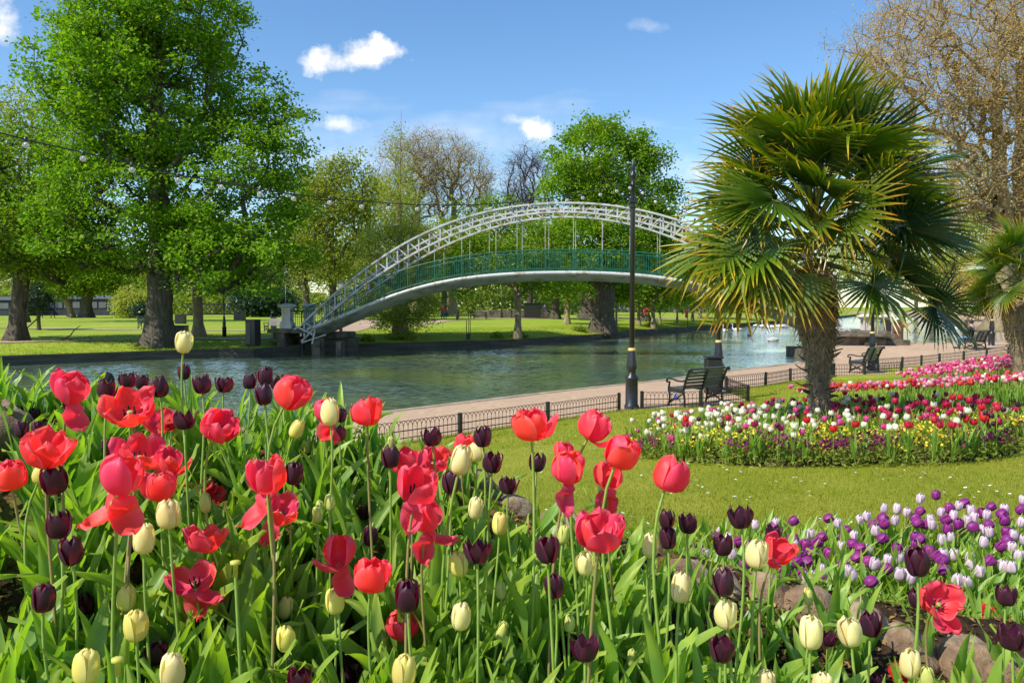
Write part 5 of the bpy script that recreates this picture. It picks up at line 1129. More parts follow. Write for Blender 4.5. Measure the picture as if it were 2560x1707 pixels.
# ------------------------------------------------------------------ people
M_['skin'] = surf('skin', (.42, .24, .17), (.52, .32, .23), 8, .55, bump=0); M_['jeans'] = surf('jeans', (.03, .06, .14), (.06, .11, .22), 12, .8, bump=.2); M_['red_coat'] = surf('red_jacket', (.45, .012, .03), (.60, .03, .05), 5, .75, bump=.2, bscale=10)
M_['black_cloth'] = surf('black_cloth', (.008, .008, .010), (.025, .022, .028), 6, .85, bump=.3, bscale=12); M_['navy'] = surf('navy_cloth', (.02, .03, .09), (.05, .07, .18), 6, .85, bump=.3, bscale=12); M_['hair'] = surf('grey_hair', (.25, .22, .18), (.4, .37, .33), 20, .7, bump=.2); M_['boot'] = surf('shoe', (.02, .015, .012), (.05, .04, .03), 8, .6, bump=0)
def person(label, loc, rz, J, top, leg, hair=None, coat_len=.0, sc=1.0, hood=None):
    """J: joint name -> position; +Y is forwards"""
    t_ = thing('person', label, 'person', loc, rz); g_ = lambda k: J[k]
    names = ['pelvis', 'waist', 'chest', 'neck', 'head', 'crown', 'shl', 'ell', 'wrl', 'hal', 'shr', 'elr', 'wrr', 'har', 'hpl', 'knl', 'anl', 'tol', 'hpr', 'knr', 'anr', 'tor']
    rd_ = dict(pelvis=.13, waist=.12, chest=.135, neck=.055, head=.088, crown=.07, shl=.06, shr=.06, ell=.04, elr=.04, wrl=.028, wrr=.028, hal=.035, har=.035, hpl=.085, hpr=.085, knl=.055, knr=.055, anl=.04, anr=.04, tol=.035, tor=.035)
    E_ = [('pelvis', 'waist'), ('waist', 'chest'), ('chest', 'neck'), ('neck', 'head'), ('head', 'crown'), ('chest', 'shl'), ('shl', 'ell'), ('ell', 'wrl'), ('wrl', 'hal'), ('chest', 'shr'), ('shr', 'elr'), ('elr', 'wrr'), ('wrr', 'har'), ('pelvis', 'hpl'), ('hpl', 'knl'), ('knl', 'anl'), ('anl', 'tol'), ('pelvis', 'hpr'), ('hpr', 'knr'), ('knr', 'anr'), ('anr', 'tor')]
    ix = {n: i for i, n in enumerate(names)}
    skin_obj('body', [J[n] for n in names], [(ix[a], ix[b]) for a, b in E_], [rd_[n]*.93 for n in names], M_['skin'], t_, 1)
    def part(nm, ns, es, mat, grow): 
        k = {n: i for i, n in enumerate(ns)}; skin_obj(nm, [J[n] for n in ns], [(k[a], k[b]) for a, b in es], [rd_[n]+grow for n in ns], mat, t_, 1)
    part('jacket', ['waist', 'pelvis', 'chest', 'shl', 'ell', 'wrl', 'shr', 'elr', 'wrr'], [('waist', 'pelvis'), ('waist', 'chest'), ('chest', 'shl'), ('shl', 'ell'), ('ell', 'wrl'), ('chest', 'shr'), ('shr', 'elr'), ('elr', 'wrr')], top, .028)
    part('trousers', ['pelvis', 'hpl', 'knl', 'anl', 'hpr', 'knr', 'anr'], [('pelvis', 'hpl'), ('hpl', 'knl'), ('knl', 'anl'), ('pelvis', 'hpr'), ('hpr', 'knr'), ('knr', 'anr')], leg, .018)
    h_ = Vector(J['head']); c_ = Vector(J['crown']); m_ = MB()
    if hood: 
        m_.ball(h_+Vector((0, -.035, .03)), (.125, .135, .15), 0, 14, 9); m_.lathe([(.10, -.10), (.13, -.16), (.19, -.25), (.22, -.30)], 12, 0, tuple(h_+Vector((0, -.03, .04))), cap=False); m_.build('headscarf', hood, t_, True)
    elif hair: m_.ball(h_+Vector((0, -.03, .05)), (.105, .105, .105), 0, 12, 8); m_.build('hair', hair, t_, True)
    m_ = MB(); m_.ball(h_+Vector((0, .10, .0)), (.016, .022, .03), 0, 6, 5); m_.build('nose', M_['skin'], t_, True)
    for s_ in (-1, 1):
        m_ = MB(); m_.ball(h_+Vector((s_*.036, .082, .035)), (.014, .010, .009), 0, 6, 5); m_.build('eye', M_['black_cloth'], t_, True)
        f_ = 'tol' if s_ < 0 else 'tor'; a_ = 'anl' if s_ < 0 else 'anr'; m_ = MB(); m_.ball((Vector(J[f_])+Vector(J[a_]))/2+Vector((0, .02, -.02)), (.052, .14, .05), 0, 8, 6); m_.build('shoe', M_['boot'], t_, True)
    t_.scale = (sc,)*3; return t_
walk = dict(pelvis=(0, 0, .93), waist=(0, .01, 1.12), chest=(0, .03, 1.33), neck=(0, .04, 1.48), head=(0, .06, 1.60), crown=(0, .05, 1.68), shl=(-.19, .02, 1.40), ell=(-.25, -.02, 1.13), wrl=(-.25, .06, .90), hal=(-.24, .09, .82), shr=(.19, .02, 1.40), elr=(.25, -.06, 1.14), wrr=(.26, -.02, .90), har=(.25, .0, .82),
            hpl=(-.10, 0, .88), knl=(-.11, .12, .50), anl=(-.10, .14, .08), tol=(-.10, .30, .04), hpr=(.10, 0, .88), knr=(.11, .02, .48), anr=(.10, -.22, .14), tor=(.10, -.10, .05))
sit = dict(pelvis=(0, -.08, .56), waist=(0, -.14, .74), chest=(0, -.16, .97), neck=(0, -.14, 1.13), head=(0, -.10, 1.25), crown=(0, -.11, 1.33), shl=(-.18, -.15, 1.04), ell=(-.26, -.02, .80), wrl=(-.16, .20, .70), hal=(-.12, .27, .68), shr=(.18, -.15, 1.04), elr=(.26, -.02, .80), wrr=(.16, .20, .70), har=(.12, .27, .68),
           hpl=(-.10, -.04, .54), knl=(-.13, .42, .52), anl=(-.13, .40, .09), tol=(-.14, .56, .04), hpr=(.10, -.04, .54), knr=(.13, .42, .52), anr=(.13, .40, .09), tor=(.14, .56, .04))
x, y, z = atf(1107, 797, 88); person('person in a red jacket and jeans walking on the far lawn under the bridge', (x, y, z+.04), PI+.25, walk, M_['red_coat'], M_['jeans'], M_['hair'])
x, y, z = atf(1362, 789, 112); person('person in dark blue standing by the kiosk beyond the bridge', (x, y, z+.02), PI, walk, M_['navy'], M_['black_cloth'], M_['black_cloth'])
person('person in a black headscarf seated behind the red tulips at the left', (-6.32, 12.1, .03), PI*.5+.25, sit, M_['navy'], M_['navy'], None, hood=M_['black_cloth'])
person('seated person in a black jacket and blue jeans on the far right bench', (22.2, 38.9, hpath(22, 39)+.02), fr_dir-.1, sit, M_['black_cloth'], surf('light_jeans', (.12, .22, .36), (.20, .32, .48), 10, .8, bump=.2), M_['black_cloth'])

# ------------------------------------------------------------------ tulips
def zp(a, xs, ys_): return float(np.interp(a, xs, ys_))
def petal_geo(W, H, o, phi, inner, nv=9, nu=7, drop=0.0, curl=0.0, wide=1.0, seed=0, tip=0.0, ruffle=0.0):
    """one petal of a cup of width W and height H, openness o (0 closed .. 1 wide), at angle phi, folded outwards by drop"""
    r_ = random.Random(seed); R0 = W/2*(.93 if inner else 1.0); V = []; uv = []
    cl = [.13, .60, .93, 1.0, .95, .80, .56, .30]; op = [.13, .68, 1.05, 1.25, 1.38, 1.44, 1.42, 1.36]; vs = [0, .12, .3, .5, .68, .84, .95, 1]
    zc = [0, .06, .24, .48, .70, .88, .97, 1.0]; zo = [0, .05, .18, .38, .58, .76, .86, .90]
    a1, a2, a3 = r_.uniform(-1, 1), r_.uniform(-1, 1), r_.uniform(-1, 1)
    for i in range(nv):
        v = i/(nv-1); r = (zp(v, vs, cl)*(1-o)+zp(v, vs, op)*o)*R0; z = (zp(v, vs, zc)*(1-o)+zp(v, vs, zo)*o)*H*(1.0 if inner else .98)
        wd = (zp(v, [0, .12, .3, .5, .7, .85, .95, 1], [.30, .62, .92, 1.0, .93, .72, .42, .06])*(1-tip)+tip*zp(v, [0, .12, .3, .5, .7, .85, .95, 1], [.30, .66, .98, 1.0, .80, .46, .17, .01]))*R0*.98*wide
        r += curl*W*max(0, v-.7)**2*3
        for j in range(nu):
            u = j/(nu-1)*2-1; ang = u*wd/max(r, R0*.45)*(1-.15*o); rr = r*(1+.05*u*u*(1-o)+(.10*o)*u*u)*(1+.018*a1*math.sin(5*u+3*v)) + (.004 if not inner else 0)
            rr += ruffle*W*.10*math.sin(4*u+a2*3+5*v)*v; zz = z-.05*H*(u*u)*v+ruffle*H*.06*math.cos(5*u+a3*4)*v*v+.012*H*math.cos(u*PI*1)*v
            V.append(Vector((rr*math.cos(ang), rr*math.sin(ang), zz))); uv.append((j/(nu-1), v))
    if drop:
        out = []
        for q, (u_, v) in zip(V, uv):
            k = min(1, v/.35); a = drop*k; piv = Vector((.13*R0, 0, 0)); d = q-piv; out.append(piv+Matrix.Rotation(a, 3, 'Y') @ d)
        V = out
    Rz = Matrix.Rotation(phi, 3, 'Z'); V = [tuple(Rz @ q) for q in V]
    F = [(i*nu+j, i*nu+j+1, (i+1)*nu+j+1, (i+1)*nu+j) for i in range(nv-1) for j in range(nu-1)]
    return V, F, uv
def leaf_geo(Ln, Wd, bend, seed, nv=11, nu=5, twist=0.0, fold=.5, wav=.0):
    r_ = random.Random(seed); V = []; uv = []; th = rad(r_.uniform(3, 9)); p = Vector((0, 0, 0)); st = Ln/(nv-1); x = 0; z = 0
    ph = r_.uniform(0, 6)
    for i in range(nv):
        v = i/(nv-1); w = Wd/2*zp(v, [0, .08, .3, .5, .75, .92, 1], [.28, .42, .88, 1.0, .68, .26, .02]); tw = twist*v
        T = Vector((math.sin(th), 0, math.cos(th))); Nn = Vector((-math.cos(th), 0, math.sin(th))); B = Vector((0, 1, 0))
        B2 = B*math.cos(tw)+Nn*math.sin(tw); N2 = Nn*math.cos(tw)-B*math.sin(tw)
        for j in range(nu):
            u = j/(nu-1)*2-1; f = fold*(1-v*.5)*(u*u); q = Vector((x, 0, z))+B2*(u*w*(1-.25*fold*(1-v)))+N2*(f*w*.9+wav*Wd*.22*math.sin(v*11+ph+u*1.2)*u)
            V.append(tuple(q)); uv.append((j/(nu-1), v))
        x += T.x*st; z += T.z*st; th += bend/(nv-1)*(.35+1.5*v*v)
    F = [(i*nu+j, i*nu+j+1, (i+1)*nu+j+1, (i+1)*nu+j) for i in range(nv-1) for j in range(nu-1)]
    return V, F, uv
LG = []
for s_ in range(18):
    r_ = random.Random(s_+90); LG.append(leaf_geo(r_.uniform(.30, .46), r_.uniform(.030, .068), rad([12, 18, 25, 32, 45, 60, 85, 110, 30][s_ % 9]), s_, twist=r_.uniform(-1.1, 1.1), fold=r_.uniform(.35, .8), wav=r_.uniform(.2, 1.2)))
LEAVES = [mk_mesh('leaf', V, F, [M_['tleaf']], uv=uv) for V, F, uv in LG]
def rotm(az, tilt, sc=1.0): return Matrix.Rotation(az, 4, 'Z') @ Matrix.Rotation(tilt, 4, 'Y') @ Matrix.Scale(sc, 4)
KIND = dict(P=('petal_pink', 'coral pink'), K=('petal_black', 'black-purple'), C=('petal_cream', 'cream'), Y=('petal_yellow', 'pale yellow'), B=('petal_bud', 'green-yellow'))
CUPS = {}
def cup_variants(kind, mat, specs):
    CUPS[kind] = []
    for vi, (W_, H_, o_, tip, ruf) in enumerate(specs):
        ms = []
        for k in range(6):
            inner = k % 2; r_ = random.Random(vi*10+k); oo = o_+r_.uniform(-.06, .10)*(1 if kind in 'KP' else .8); oo = max(-.12, oo)
            V, F, uv = petal_geo(W_, H_*r_.uniform(.95, 1.03), oo, k*PI/3+vi*.5, inner, seed=vi*31+k, curl=tip, ruffle=ruf, wide=1.0 if kind != 'K' else .92, tip=1.0 if kind == 'K' else (.8 if kind == 'B' else .45)); ms.append(mk_mesh('petal', V, F, [M_[mat]], uv=uv))
        CUPS[kind].append((W_, H_, ms))
cup_variants('K', 'petal_black', [(.042, .068, .34, 0, .5), (.041, .066, .50, .15, .5), (.042, .070, .18, 0, .4), (.043, .064, .70, .2, .6), (.040, .068, .10, 0, .4)])
cup_variants('C', 'petal_cream', [(.042, .074, .0, 0, .45), (.043, .070, .10, 0, .6), (.040, .075, -.04, 0, .4), (.042, .070, .20, 0, .6)])
cup_variants('Y', 'petal_yellow', [(.042, .070, .0, 0, .3), (.040, .068, -.08, 0, .2)])
cup_variants('B', 'petal_bud', [(.022, .056, -.18, 0, .1), (.024, .052, -.1, 0, .1)])
def tube_mesh(pts, r0, r1, n=6):
    m_ = MB(); k = len(pts); m_.tube(pts, [r0+(r1-r0)*i/(k-1) for i in range(k)], n, cap=False); return m_
FG = []       # (kind, photo x, photo y of the cup centre, cup width in px, options)
def addf(ox, oy, s, lst):
    for it in lst:
        k, x, y, w = it[:4]; FG.append((k, ox+x/s, oy+y/s, w/s, it[4] if len(it) > 4 else {}))
A_ = (0, 820, 2.735); B_ = (0, 1240, 2.735); C_ = (780, 920, 2.735); D_ = (780, 1240, 2.735); E_ = (1580, 940, 2.4); F_ = (1580, 1240, 2.4)
# o openness, t tilt to the right (deg), f tilt to the camera (deg), d dropped petals [(angle deg, fold deg)], h extra stem
addf(*A_, [('P', 500, 415, 215, dict(o=.35, t=22, f=10, d=[(-20, 105), (165, 25)], l='coral tulip with one petal sticking out low right, before the headscarfed person')), ('P', 880, 550, 300, dict(o=.85, t=4, f=34, l='wide open coral tulip showing its dark stamens, behind the upper row at the left')),
    ('P', 1090, 640, 190, dict(o=.95, t=10, f=25, d=[(-100, 95)], l='ragged open coral tulip with a drooping petal below the topmost cream tulip')), ('P', 1500, 670, 235, dict(o=.55, t=32, f=22, l='open coral tulip leaning right with a dark heart, left of centre')), ('P', 2000, 440, 215, dict(o=.18, t=34, f=8, l='coral tulip leaning right at the end of the row of black tulips')),
    ('P', 320, 830, 300, dict(o=.65, t=10, f=12, d=[], l='big open coral tulip on a brown stem at the left edge group')), ('P', 70, 1010, 190, dict(o=.2, t=-5, f=5, l='rounded coral tulip at the very left edge')), ('P', 960, 850, 290, dict(o=.8, t=15, f=15, l='open coral tulip directly above another large coral one at the left')),
    ('P', 830, 1010, 270, dict(o=.25, t=10, f=8, d=[(-150, 120), (-35, 118)], l='large coral tulip with two hanging petals at the left')), ('P', 1150, 920, 180, dict(o=.35, t=10, f=15, l='small coral tulip right of the big pair at the left')), ('P', 1100, 1085, 180, dict(o=.12, t=4, f=5, l='upright cupped coral tulip above a cream one, left')),
    ('P', 1820, 1010, 270, dict(o=.4, t=-4, f=12, d=[(-140, 110)], l='large upright coral tulip with a lower petal folded left, left of centre')), ('P', 2225, 560, 150, dict(o=.2, t=0, f=0, d=[(-80, 120), (-30, 125)], l='coral tulip behind a cream one, its lower petals fallen, left of centre')),
    ('P', 60, 1210, 150, dict(o=1.0, t=20, f=20, l='flat open coral tulip low at the left edge')),
    ('K', 735, 410, 130), ('K', 875, 350, 105), ('K', 970, 365, 90), ('K', 1090, 400, 120), ('K', 1258, 295, 95, dict(o=4)), ('K', 1380, 380, 120), ('K', 1533, 380, 108), ('K', 1708, 360, 95), ('K', 1815, 325, 105), ('K', 1800, 450, 130), ('K', 1900, 370, 100), ('K', 1262, 620, 132), ('K', 740, 810, 100), ('K', 150, 690, 100), ('K', 262, 690, 105), ('K', 232, 582, 50), ('K', 120, 562, 45), ('K', 370, 1035, 170), ('K', 2010, 990, 130), ('K', 2330, 590, 90), ('K', 2315, 715, 100), ('K', 1430, 1100, 55), ('K', 470, 525, 60),
    ('C', 1258, 95, 105, dict(t=8, l='tall cream tulip on a long curved stem, highest of all in the front bed')), ('C', 2255, 575, 120, dict(l='cream closed tulip in front of a coral tulip, left of centre')), ('Y', 2030, 690, 90, dict(t=25)), ('Y', 2090, 810, 70), ('Y', 300, 985, 120, dict(t=30)), ('Y', 330, 1090, 80), ('Y', 1485, 1130, 75), ('B', 1405, 1190, 60), ('B', 2255, 1190, 55), ('B', 2185, 1225, 45)])
addf(*B_, [('P', 1400, 290, 260, dict(o=.9, t=6, f=-8, l='wide open coral tulip above the torn one at the lower left')), ('P', 1330, 560, 250, dict(o=.75, t=0, f=14, d=[(-92, 150), (190, 40), (-20, 75)], l='torn open coral tulip with one petal hanging straight down, lower left')), ('P', 85, 665, 160, dict(o=.95, t=5, f=10, l='small open coral tulip low at the left edge')), ('P', 1920, 95, 230, dict(o=.75, t=18, f=20, d=[(-120, 125)], l='wide coral tulip with a curled hanging petal, left of centre')),
    ('K', 400, 190, 165), ('K', 485, 370, 165), ('K', 300, 690, 170), ('K', 590, 730, 125, dict(o=4)), ('K', 945, 545, 88), ('K', 1060, 1070, 140), ('K', 1955, 290, 60), ('K', 8, 720, 90), ('K', 2050, 1245, 160), ('K', 2335, 1190, 70),
    ('C', 1153, 120, 140), ('C', 985, 290, 135), ('Y', 865, 695, 122), ('Y', 930, 880, 148), ('Y', 590, 1165, 172), ('C', 1180, 1190, 160), ('Y', 1950, 760, 105, dict(t=12)), ('Y', 1955, 970, 120), ('Y', 5, 950, 70), ('Y', 2290, 715, 118), ('B', 2170, 125, 55)])
addf(*C_, [('P', 1495, 385, 225, dict(o=.3, t=-4, f=8, l='coral tulip alone against the fence, centre')), ('P', 1935, 395, 205, dict(o=.2, t=30, f=4, l='coral tulip leaning right over the lawn, right of centre')), ('P', 1720, 565, 120, dict(o=.15, l='coral tulip peeping behind a larger coral one, right of centre')), ('P', 1755, 680, 210, dict(o=.22, t=10, f=10, d=[(-60, 140)], l='cupped coral tulip with one hanging petal over the lawn')),
    ('P', 2115, 575, 205, dict(o=.12, t=24, l='upper right closed coral tulip leaning right over the lawn')), ('P', 2030, 735, 185, dict(o=.3, t=4, f=5, d=[(-105, 160), (-55, 148)], l='coral tulip with two red petals hanging below over the lawn')), ('P', 1970, 1120, 310, dict(o=.6, t=4, f=14, l='very large open coral tulip right of centre, above a white bud')), ('P', 720, 800, 270, dict(o=.5, t=12, f=12, d=[(-105, 160)], l='largest coral tulip in the centre with a striped hanging petal')),
    ('P', 790, 1010, 220, dict(o=.3, t=10, f=6, d=[(-50, 145), (0, 80)], l='coral tulip under the largest one in the centre')), ('P', 830, 630, 200, dict(o=.8, t=12, f=22, l='wide open coral tulip with black stamens behind the centre group')), ('P', 640, 630, 190, dict(o=.4, t=-10, l='coral tulip left of the open one behind the centre group')), ('P', 1040, 515, 150, dict(o=.4, t=8, d=[(180, 60)], l='coral tulip behind the two cream ones in the centre')), ('P', 380, 295, 172, dict(o=.06, t=2, l='upright closed coral tulip alone against the path, left of centre')),
    ('K', 818, 465, 122), ('K', 1165, 465, 125), ('K', 535, 600, 135), ('K', 950, 775, 140), ('K', 1235, 640, 135), ('K', 1345, 795, 118), ('K', 1540, 640, 112), ('K', 358, 980, 95), ('K', 400, 1145, 118), ('C', 1022, 628, 135, dict(t=14)), ('C', 1120, 570, 95), ('C', 1120, 955, 100), ('Y', 1285, 1060, 108), ('B', 125, 920, 50), ('B', 40, 990, 52), ('B', 540, 510, 42), ('B', 1720, 1135, 62, dict(t=8))])
addf(*D_, [('P', 185, 370, 195, dict(o=.1, t=4, d=[(-45, 130)], l='cupped coral tulip with a petal falling to the right, lower left of centre')), ('P', 410, 540, 225, dict(o=.25, t=8, f=6, l='round coral tulip in the lower centre left')), ('P', 618, 890, 200, dict(o=.5, t=0, l='open star-shaped coral tulip low in the centre')),
    ('K', 1130, 370, 160), ('K', 1610, 360, 165), ('K', 1655, 610, 145), ('K', 655, 675, 190), ('K', 1745, 1030, 110), ('K', 1865, 1030, 170), ('K', 250, 1220, 120), ('Y', 1005, 460, 118), ('Y', 158, 715, 115), ('C', 1018, 820, 125), ('C', 1867, 460, 112), ('C', 2312, 335, 105), ('Y', 630, 1195, 165), ('B', 1240, 340, 42), ('B', 1292, 640, 58), ('B', 1300, 920, 58, dict(t=22)), ('B', 1760, 865, 58), ('B', 2185, 1100, 55), ('B', 2212, 1235, 45), ('B', 2038, 665, 30), ('B', 1890, 345, 48)])
addf(*E_, [('P', 228, 590, 180, dict(o=.05, t=20, l='closed coral tulip on a curved stem alone over the lawn')), ('K', 210, 855, 98), ('K', 215, 965, 118), ('K', 335, 880, 110), ('K', 650, 840, 130), ('K', 545, 1008, 112), ('C', 112, 1015, 95)])
addf(*F_, [('C', 752, 345, 122), ('P', 882, 318, 170, dict(o=.45, t=20, f=18, l='open coral tulip right behind a cream one, in front of the purple bed')), ('K', 850, 215, 90), ('C', 292, 545, 118), ('C', 563, 705, 124), ('C', 1073, 815, 132), ('C', 1305, 810, 124), ('C', 1670, 1000, 118), ('C', 805, 1110, 98), ('C', 1145, 1140, 115), ('K', 545, 510, 148), ('K', 540, 910, 148), ('K', 1180, 850, 88), ('K', 1432, 760, 135), ('K', 1710, 390, 148), ('K', 1705, 610, 100), ('K', 2245, 590, 112), ('K', 2280, 840, 142), ('K', 1465, 1110, 90), ('K', 1240, 1130, 60),
    ('P', 1850, 640, 230, dict(o=1.0, t=0, f=48, d=[(-65, 60), (-110, 60)], l='wide open torn coral tulip at the right edge of the front bed')), ('B', 1058, 600, 46), ('B', 1772, 1085, 60), ('B', 25, 1065, 45), ('B', 940, 770, 22)])
RW = dict(P=.086, K=.056, C=.048, Y=.046, B=.024)
order = sorted(range(len(FG)), key=lambda i: FG[i][1]); rank = {}; cnt = {}
for i in order: k = FG[i][0]; cnt[k] = cnt.get(k, 0)+1; rank[i] = cnt[k]
def ordn(n): return '%d%s' % (n, 'th' if 10 <= n % 100 <= 20 else {1: 'st', 2: 'nd', 3: 'rd'}.get(n % 10, 'th'))
def band(y): return 'back row' if y < 1010 else ('upper rows' if y < 1180 else ('middle rows' if y < 1400 else 'front rows'))
pend = []; HEAD = []
for i, (k, px, py, wpx, op) in enumerate(FG):
    o = op.get('o', 0) if k == 'P' else 0
    wpx *= 1.02 if k == 'P' else 1; real = .070*(1+.55*o) if k == 'P' else RW[k]
    D = real*FPX/wpx; far = .62+1.0*zp(py, [900, 1200, 1700], [1.75, 1.35, .95]); D = .55*D+.45*far; D = min(2.95, max(1.28, D)); sc = wpx*D/FPX/real
    sc = min(1.45, max(.72, sc))
    c = P(px, py, D); gx = c.x+R.uniform(-.035, .035)-math.sin(rad(op.get('t', 0)))*.07; gy = c.y+R.uniform(-.03, .04); gzv = hmound(gx, gy)
    if c.z-gzv > .66: gzv = c.z-.66
    root = thing('tulip', op.get('l') or '%s%s, %s of the front bed, %s %s one from the left' % ({'P': 'coral', 'K': 'near-black', 'C': 'cream', 'Y': 'pale yellow', 'B': 'green'}[k], ' tulip bud' if k == 'B' else ' tulip', band(py), ordn(rank[i]), {'P': 'coral', 'K': 'black', 'C': 'cream', 'Y': 'yellow', 'B': 'green'}[k]), 'tulip', (gx, gy, gzv-.02), 0, 'tulips in the front bed')
    o0 = root.location; tl, fw = rad(op.get('t', R.uniform(-7, 7) if k != 'B' else R.uniform(-4, 4))), rad(op.get('f', R.uniform(-2, 10) if k == 'P' else R.uniform(-6, 6)))
    axis = Vector((math.sin(tl), -math.sin(fw), math.cos(tl)*math.cos(fw))).normalized()
    if k == 'P': H_ = .080*sc*(1-.12*o); W_ = .070*sc
    else: cv = CUPS[k][(i*7+len(FG)) % len(CUPS[k])] if not op.get('o') else CUPS[k][op['o'] % len(CUPS[k])]; W_, H_ = cv[0]*sc, cv[1]*sc
    base = c-o0-axis*(H_*.5); Mq = Matrix.Translation(base) @ axis.to_track_quat('Z', 'Y').to_matrix().to_4x4() @ Matrix.Rotation(-axis.to_track_quat('Z', 'Y').to_euler().z, 4, 'Z')
    q = axis.rotation_difference(Vector((0, 0, 1))).inverted(); Mq = Matrix.Translation(base) @ q.to_matrix().to_4x4()
    HEAD.append((px, py, wpx, D)); L0 = base.length; p0, p1, p2, p3 = Vector((0, 0, 0)), Vector((R.uniform(-.02, .02), R.uniform(-.02, .02), L0*.45)), base-axis*L0*.28, base
    pts = [p0*(1-t)**3+p1*3*t*(1-t)**2+p2*3*t*t*(1-t)+p3*t**3 for t in np.linspace(0, 1, 10)]
    m_ = tube_mesh(pts, .0042*sc, .0034*sc if k != 'B' else .003, 6); m_.build('stem', M_['stem_brown'] if (k == 'P' and R.random() < .5) else M_['stem'], root, True)
    if k == 'P':
        ph0 = rad(30*R.choice((0, 1, 2, 3))); dr = dict()
        drops = op.get('d', []); used_ = []; flare_j = R.choice((0, 2, 4)) if R.random() < .6 else -1
        for j in range(6):
            phi = ph0+j*PI/3; ang = 0; cu = R.uniform(0, .35)*o
            for dd_ in drops:
                if dd_ in used_: continue
                if abs((math.degrees(phi)-dd_[0]+180) % 360-180) <= 31: ang = rad(dd_[1]); used_.append(dd_); phi = rad(dd_[0]); break
            if not ang and j == flare_j: ang = rad(R.uniform(14, 42)) if o < .9 else 0; cu = .5
            V, F, uv = petal_geo(W_, H_*R.uniform(.95, 1.08)*(1.12 if ang else 1), max(0, o+R.uniform(-.16, .20)) if not ang else .35, phi, j % 2, 10, 9, drop=ang, curl=cu, wide=R.uniform(.98, 1.15), seed=i*7+j, ruffle=.55+.7*o)
            mk('petal', V, F, [M_['petal_pink']], uv=uv, parent=root).matrix_basis = Mq
        if o > .45:
            m_ = MB()
            for j in range(6): a = j*PI/3; m_.tube([(0, 0, .004), (.012*sc*math.cos(a), .012*sc*math.sin(a), .018*sc), (.014*sc*math.cos(a), .014*sc*math.sin(a), .034*sc)], [.0012*sc, .0022*sc, .0018*sc], 4)
            st_ = m_.build('stamens', M_['black_cloth'], root); st_.matrix_basis = Mq; m_ = MB(); m_.lathe([(.004*sc, 0), (.0045*sc, .022*sc), (.007*sc, .026*sc), (.003*sc, .028*sc)], 6); m_.build('pistil', M_['petal_bud'], root).matrix_basis = Mq
    else:
        ms = cv[2]; Mk = Mq @ Matrix.Rotation(R.uniform(0, 6), 4, 'Z') @ Matrix.Scale(sc, 4)
        for me in ms: add('petal', me, root, Mk)
    nl = 3 if k != 'B' else 2; a0 = R.uniform(0, 6)
    for j in range(nl):
        li = R.randrange(len(LEAVES)); lm_ = rotm(a0+j*2.1+R.uniform(-.5, .5), rad(R.uniform(-2, 12)), R.uniform(.78, 1.08)*zp(gy, [1.4, 2.0, 2.6], [1.0, .92, .72])); pend.append((li, root, lm_))
HD = np.array(HEAD)
def covers(Vw):                        # would this leaf grow in front of a flower head seen from the path?
    q = np.asarray(Vw)-np.array([0, 0, CZ]); f = q[:, 1]*math.cos(PITCH)-q[:, 2]*math.sin(PITCH); u = q[:, 1]*math.sin(PITCH)+q[:, 2]*math.cos(PITCH)
    X = 1280+FPX*q[:, 0]/f; Y = 853.5-FPX*u/f; d = np.hypot(X[:, None]-HD[None, :, 0], (Y[:, None]-HD[None, :, 1])*.8)
    return bool(((d < HD[None, :, 2]*.50) & (q[:, 1][:, None] < HD[None, :, 3])).any())
def grow(g_, M): V = np.array(g_[0]); Mn = np.array(M); return V @ Mn[:3, :3].T+Mn[:3, 3]
for li, root, lm_ in pend:
    for tr_i in range(7):
        if not covers(grow(LG[li], Matrix.Translation(root.location) @ lm_)): break
        lm_ = rotm(R.uniform(0, 6), rad(R.uniform(-2, 25)), R.uniform(.5, .9)); li = R.randrange(len(LG))
    else: lm_ = rotm(R.uniform(0, 6), rad(35), .38)
    add('leaf', LEAVES[li], root, lm_)
# two flowerless stems with a bare seed head
for px, py, D in ((589, 1440, 1.75), (295, 1688, 1.5)):
    c = P(px, py, D); gzv = hmound(c.x, c.y); t_ = thing('tulip', 'bare tulip stem with only its yellow seed head left, %s' % ('right of the torn coral tulip' if px > 400 else 'between two cream tulips'), 'tulip', (c.x, c.y, gzv), 0, 'tulips in the front bed'); h = c.z-gzv
    tube_mesh([(0, 0, 0), (.01, 0, h*.5), (0, 0, h)], .005, .004).build('stem', M_['stem'], t_, True); m_ = MB(); m_.lathe([(.005, h), (.0055, h+.025), (.012, h+.028), (.012, h+.034), (.003, h+.036)], 8); m_.build('seed_head', M_['petal_yellow'], t_, True)

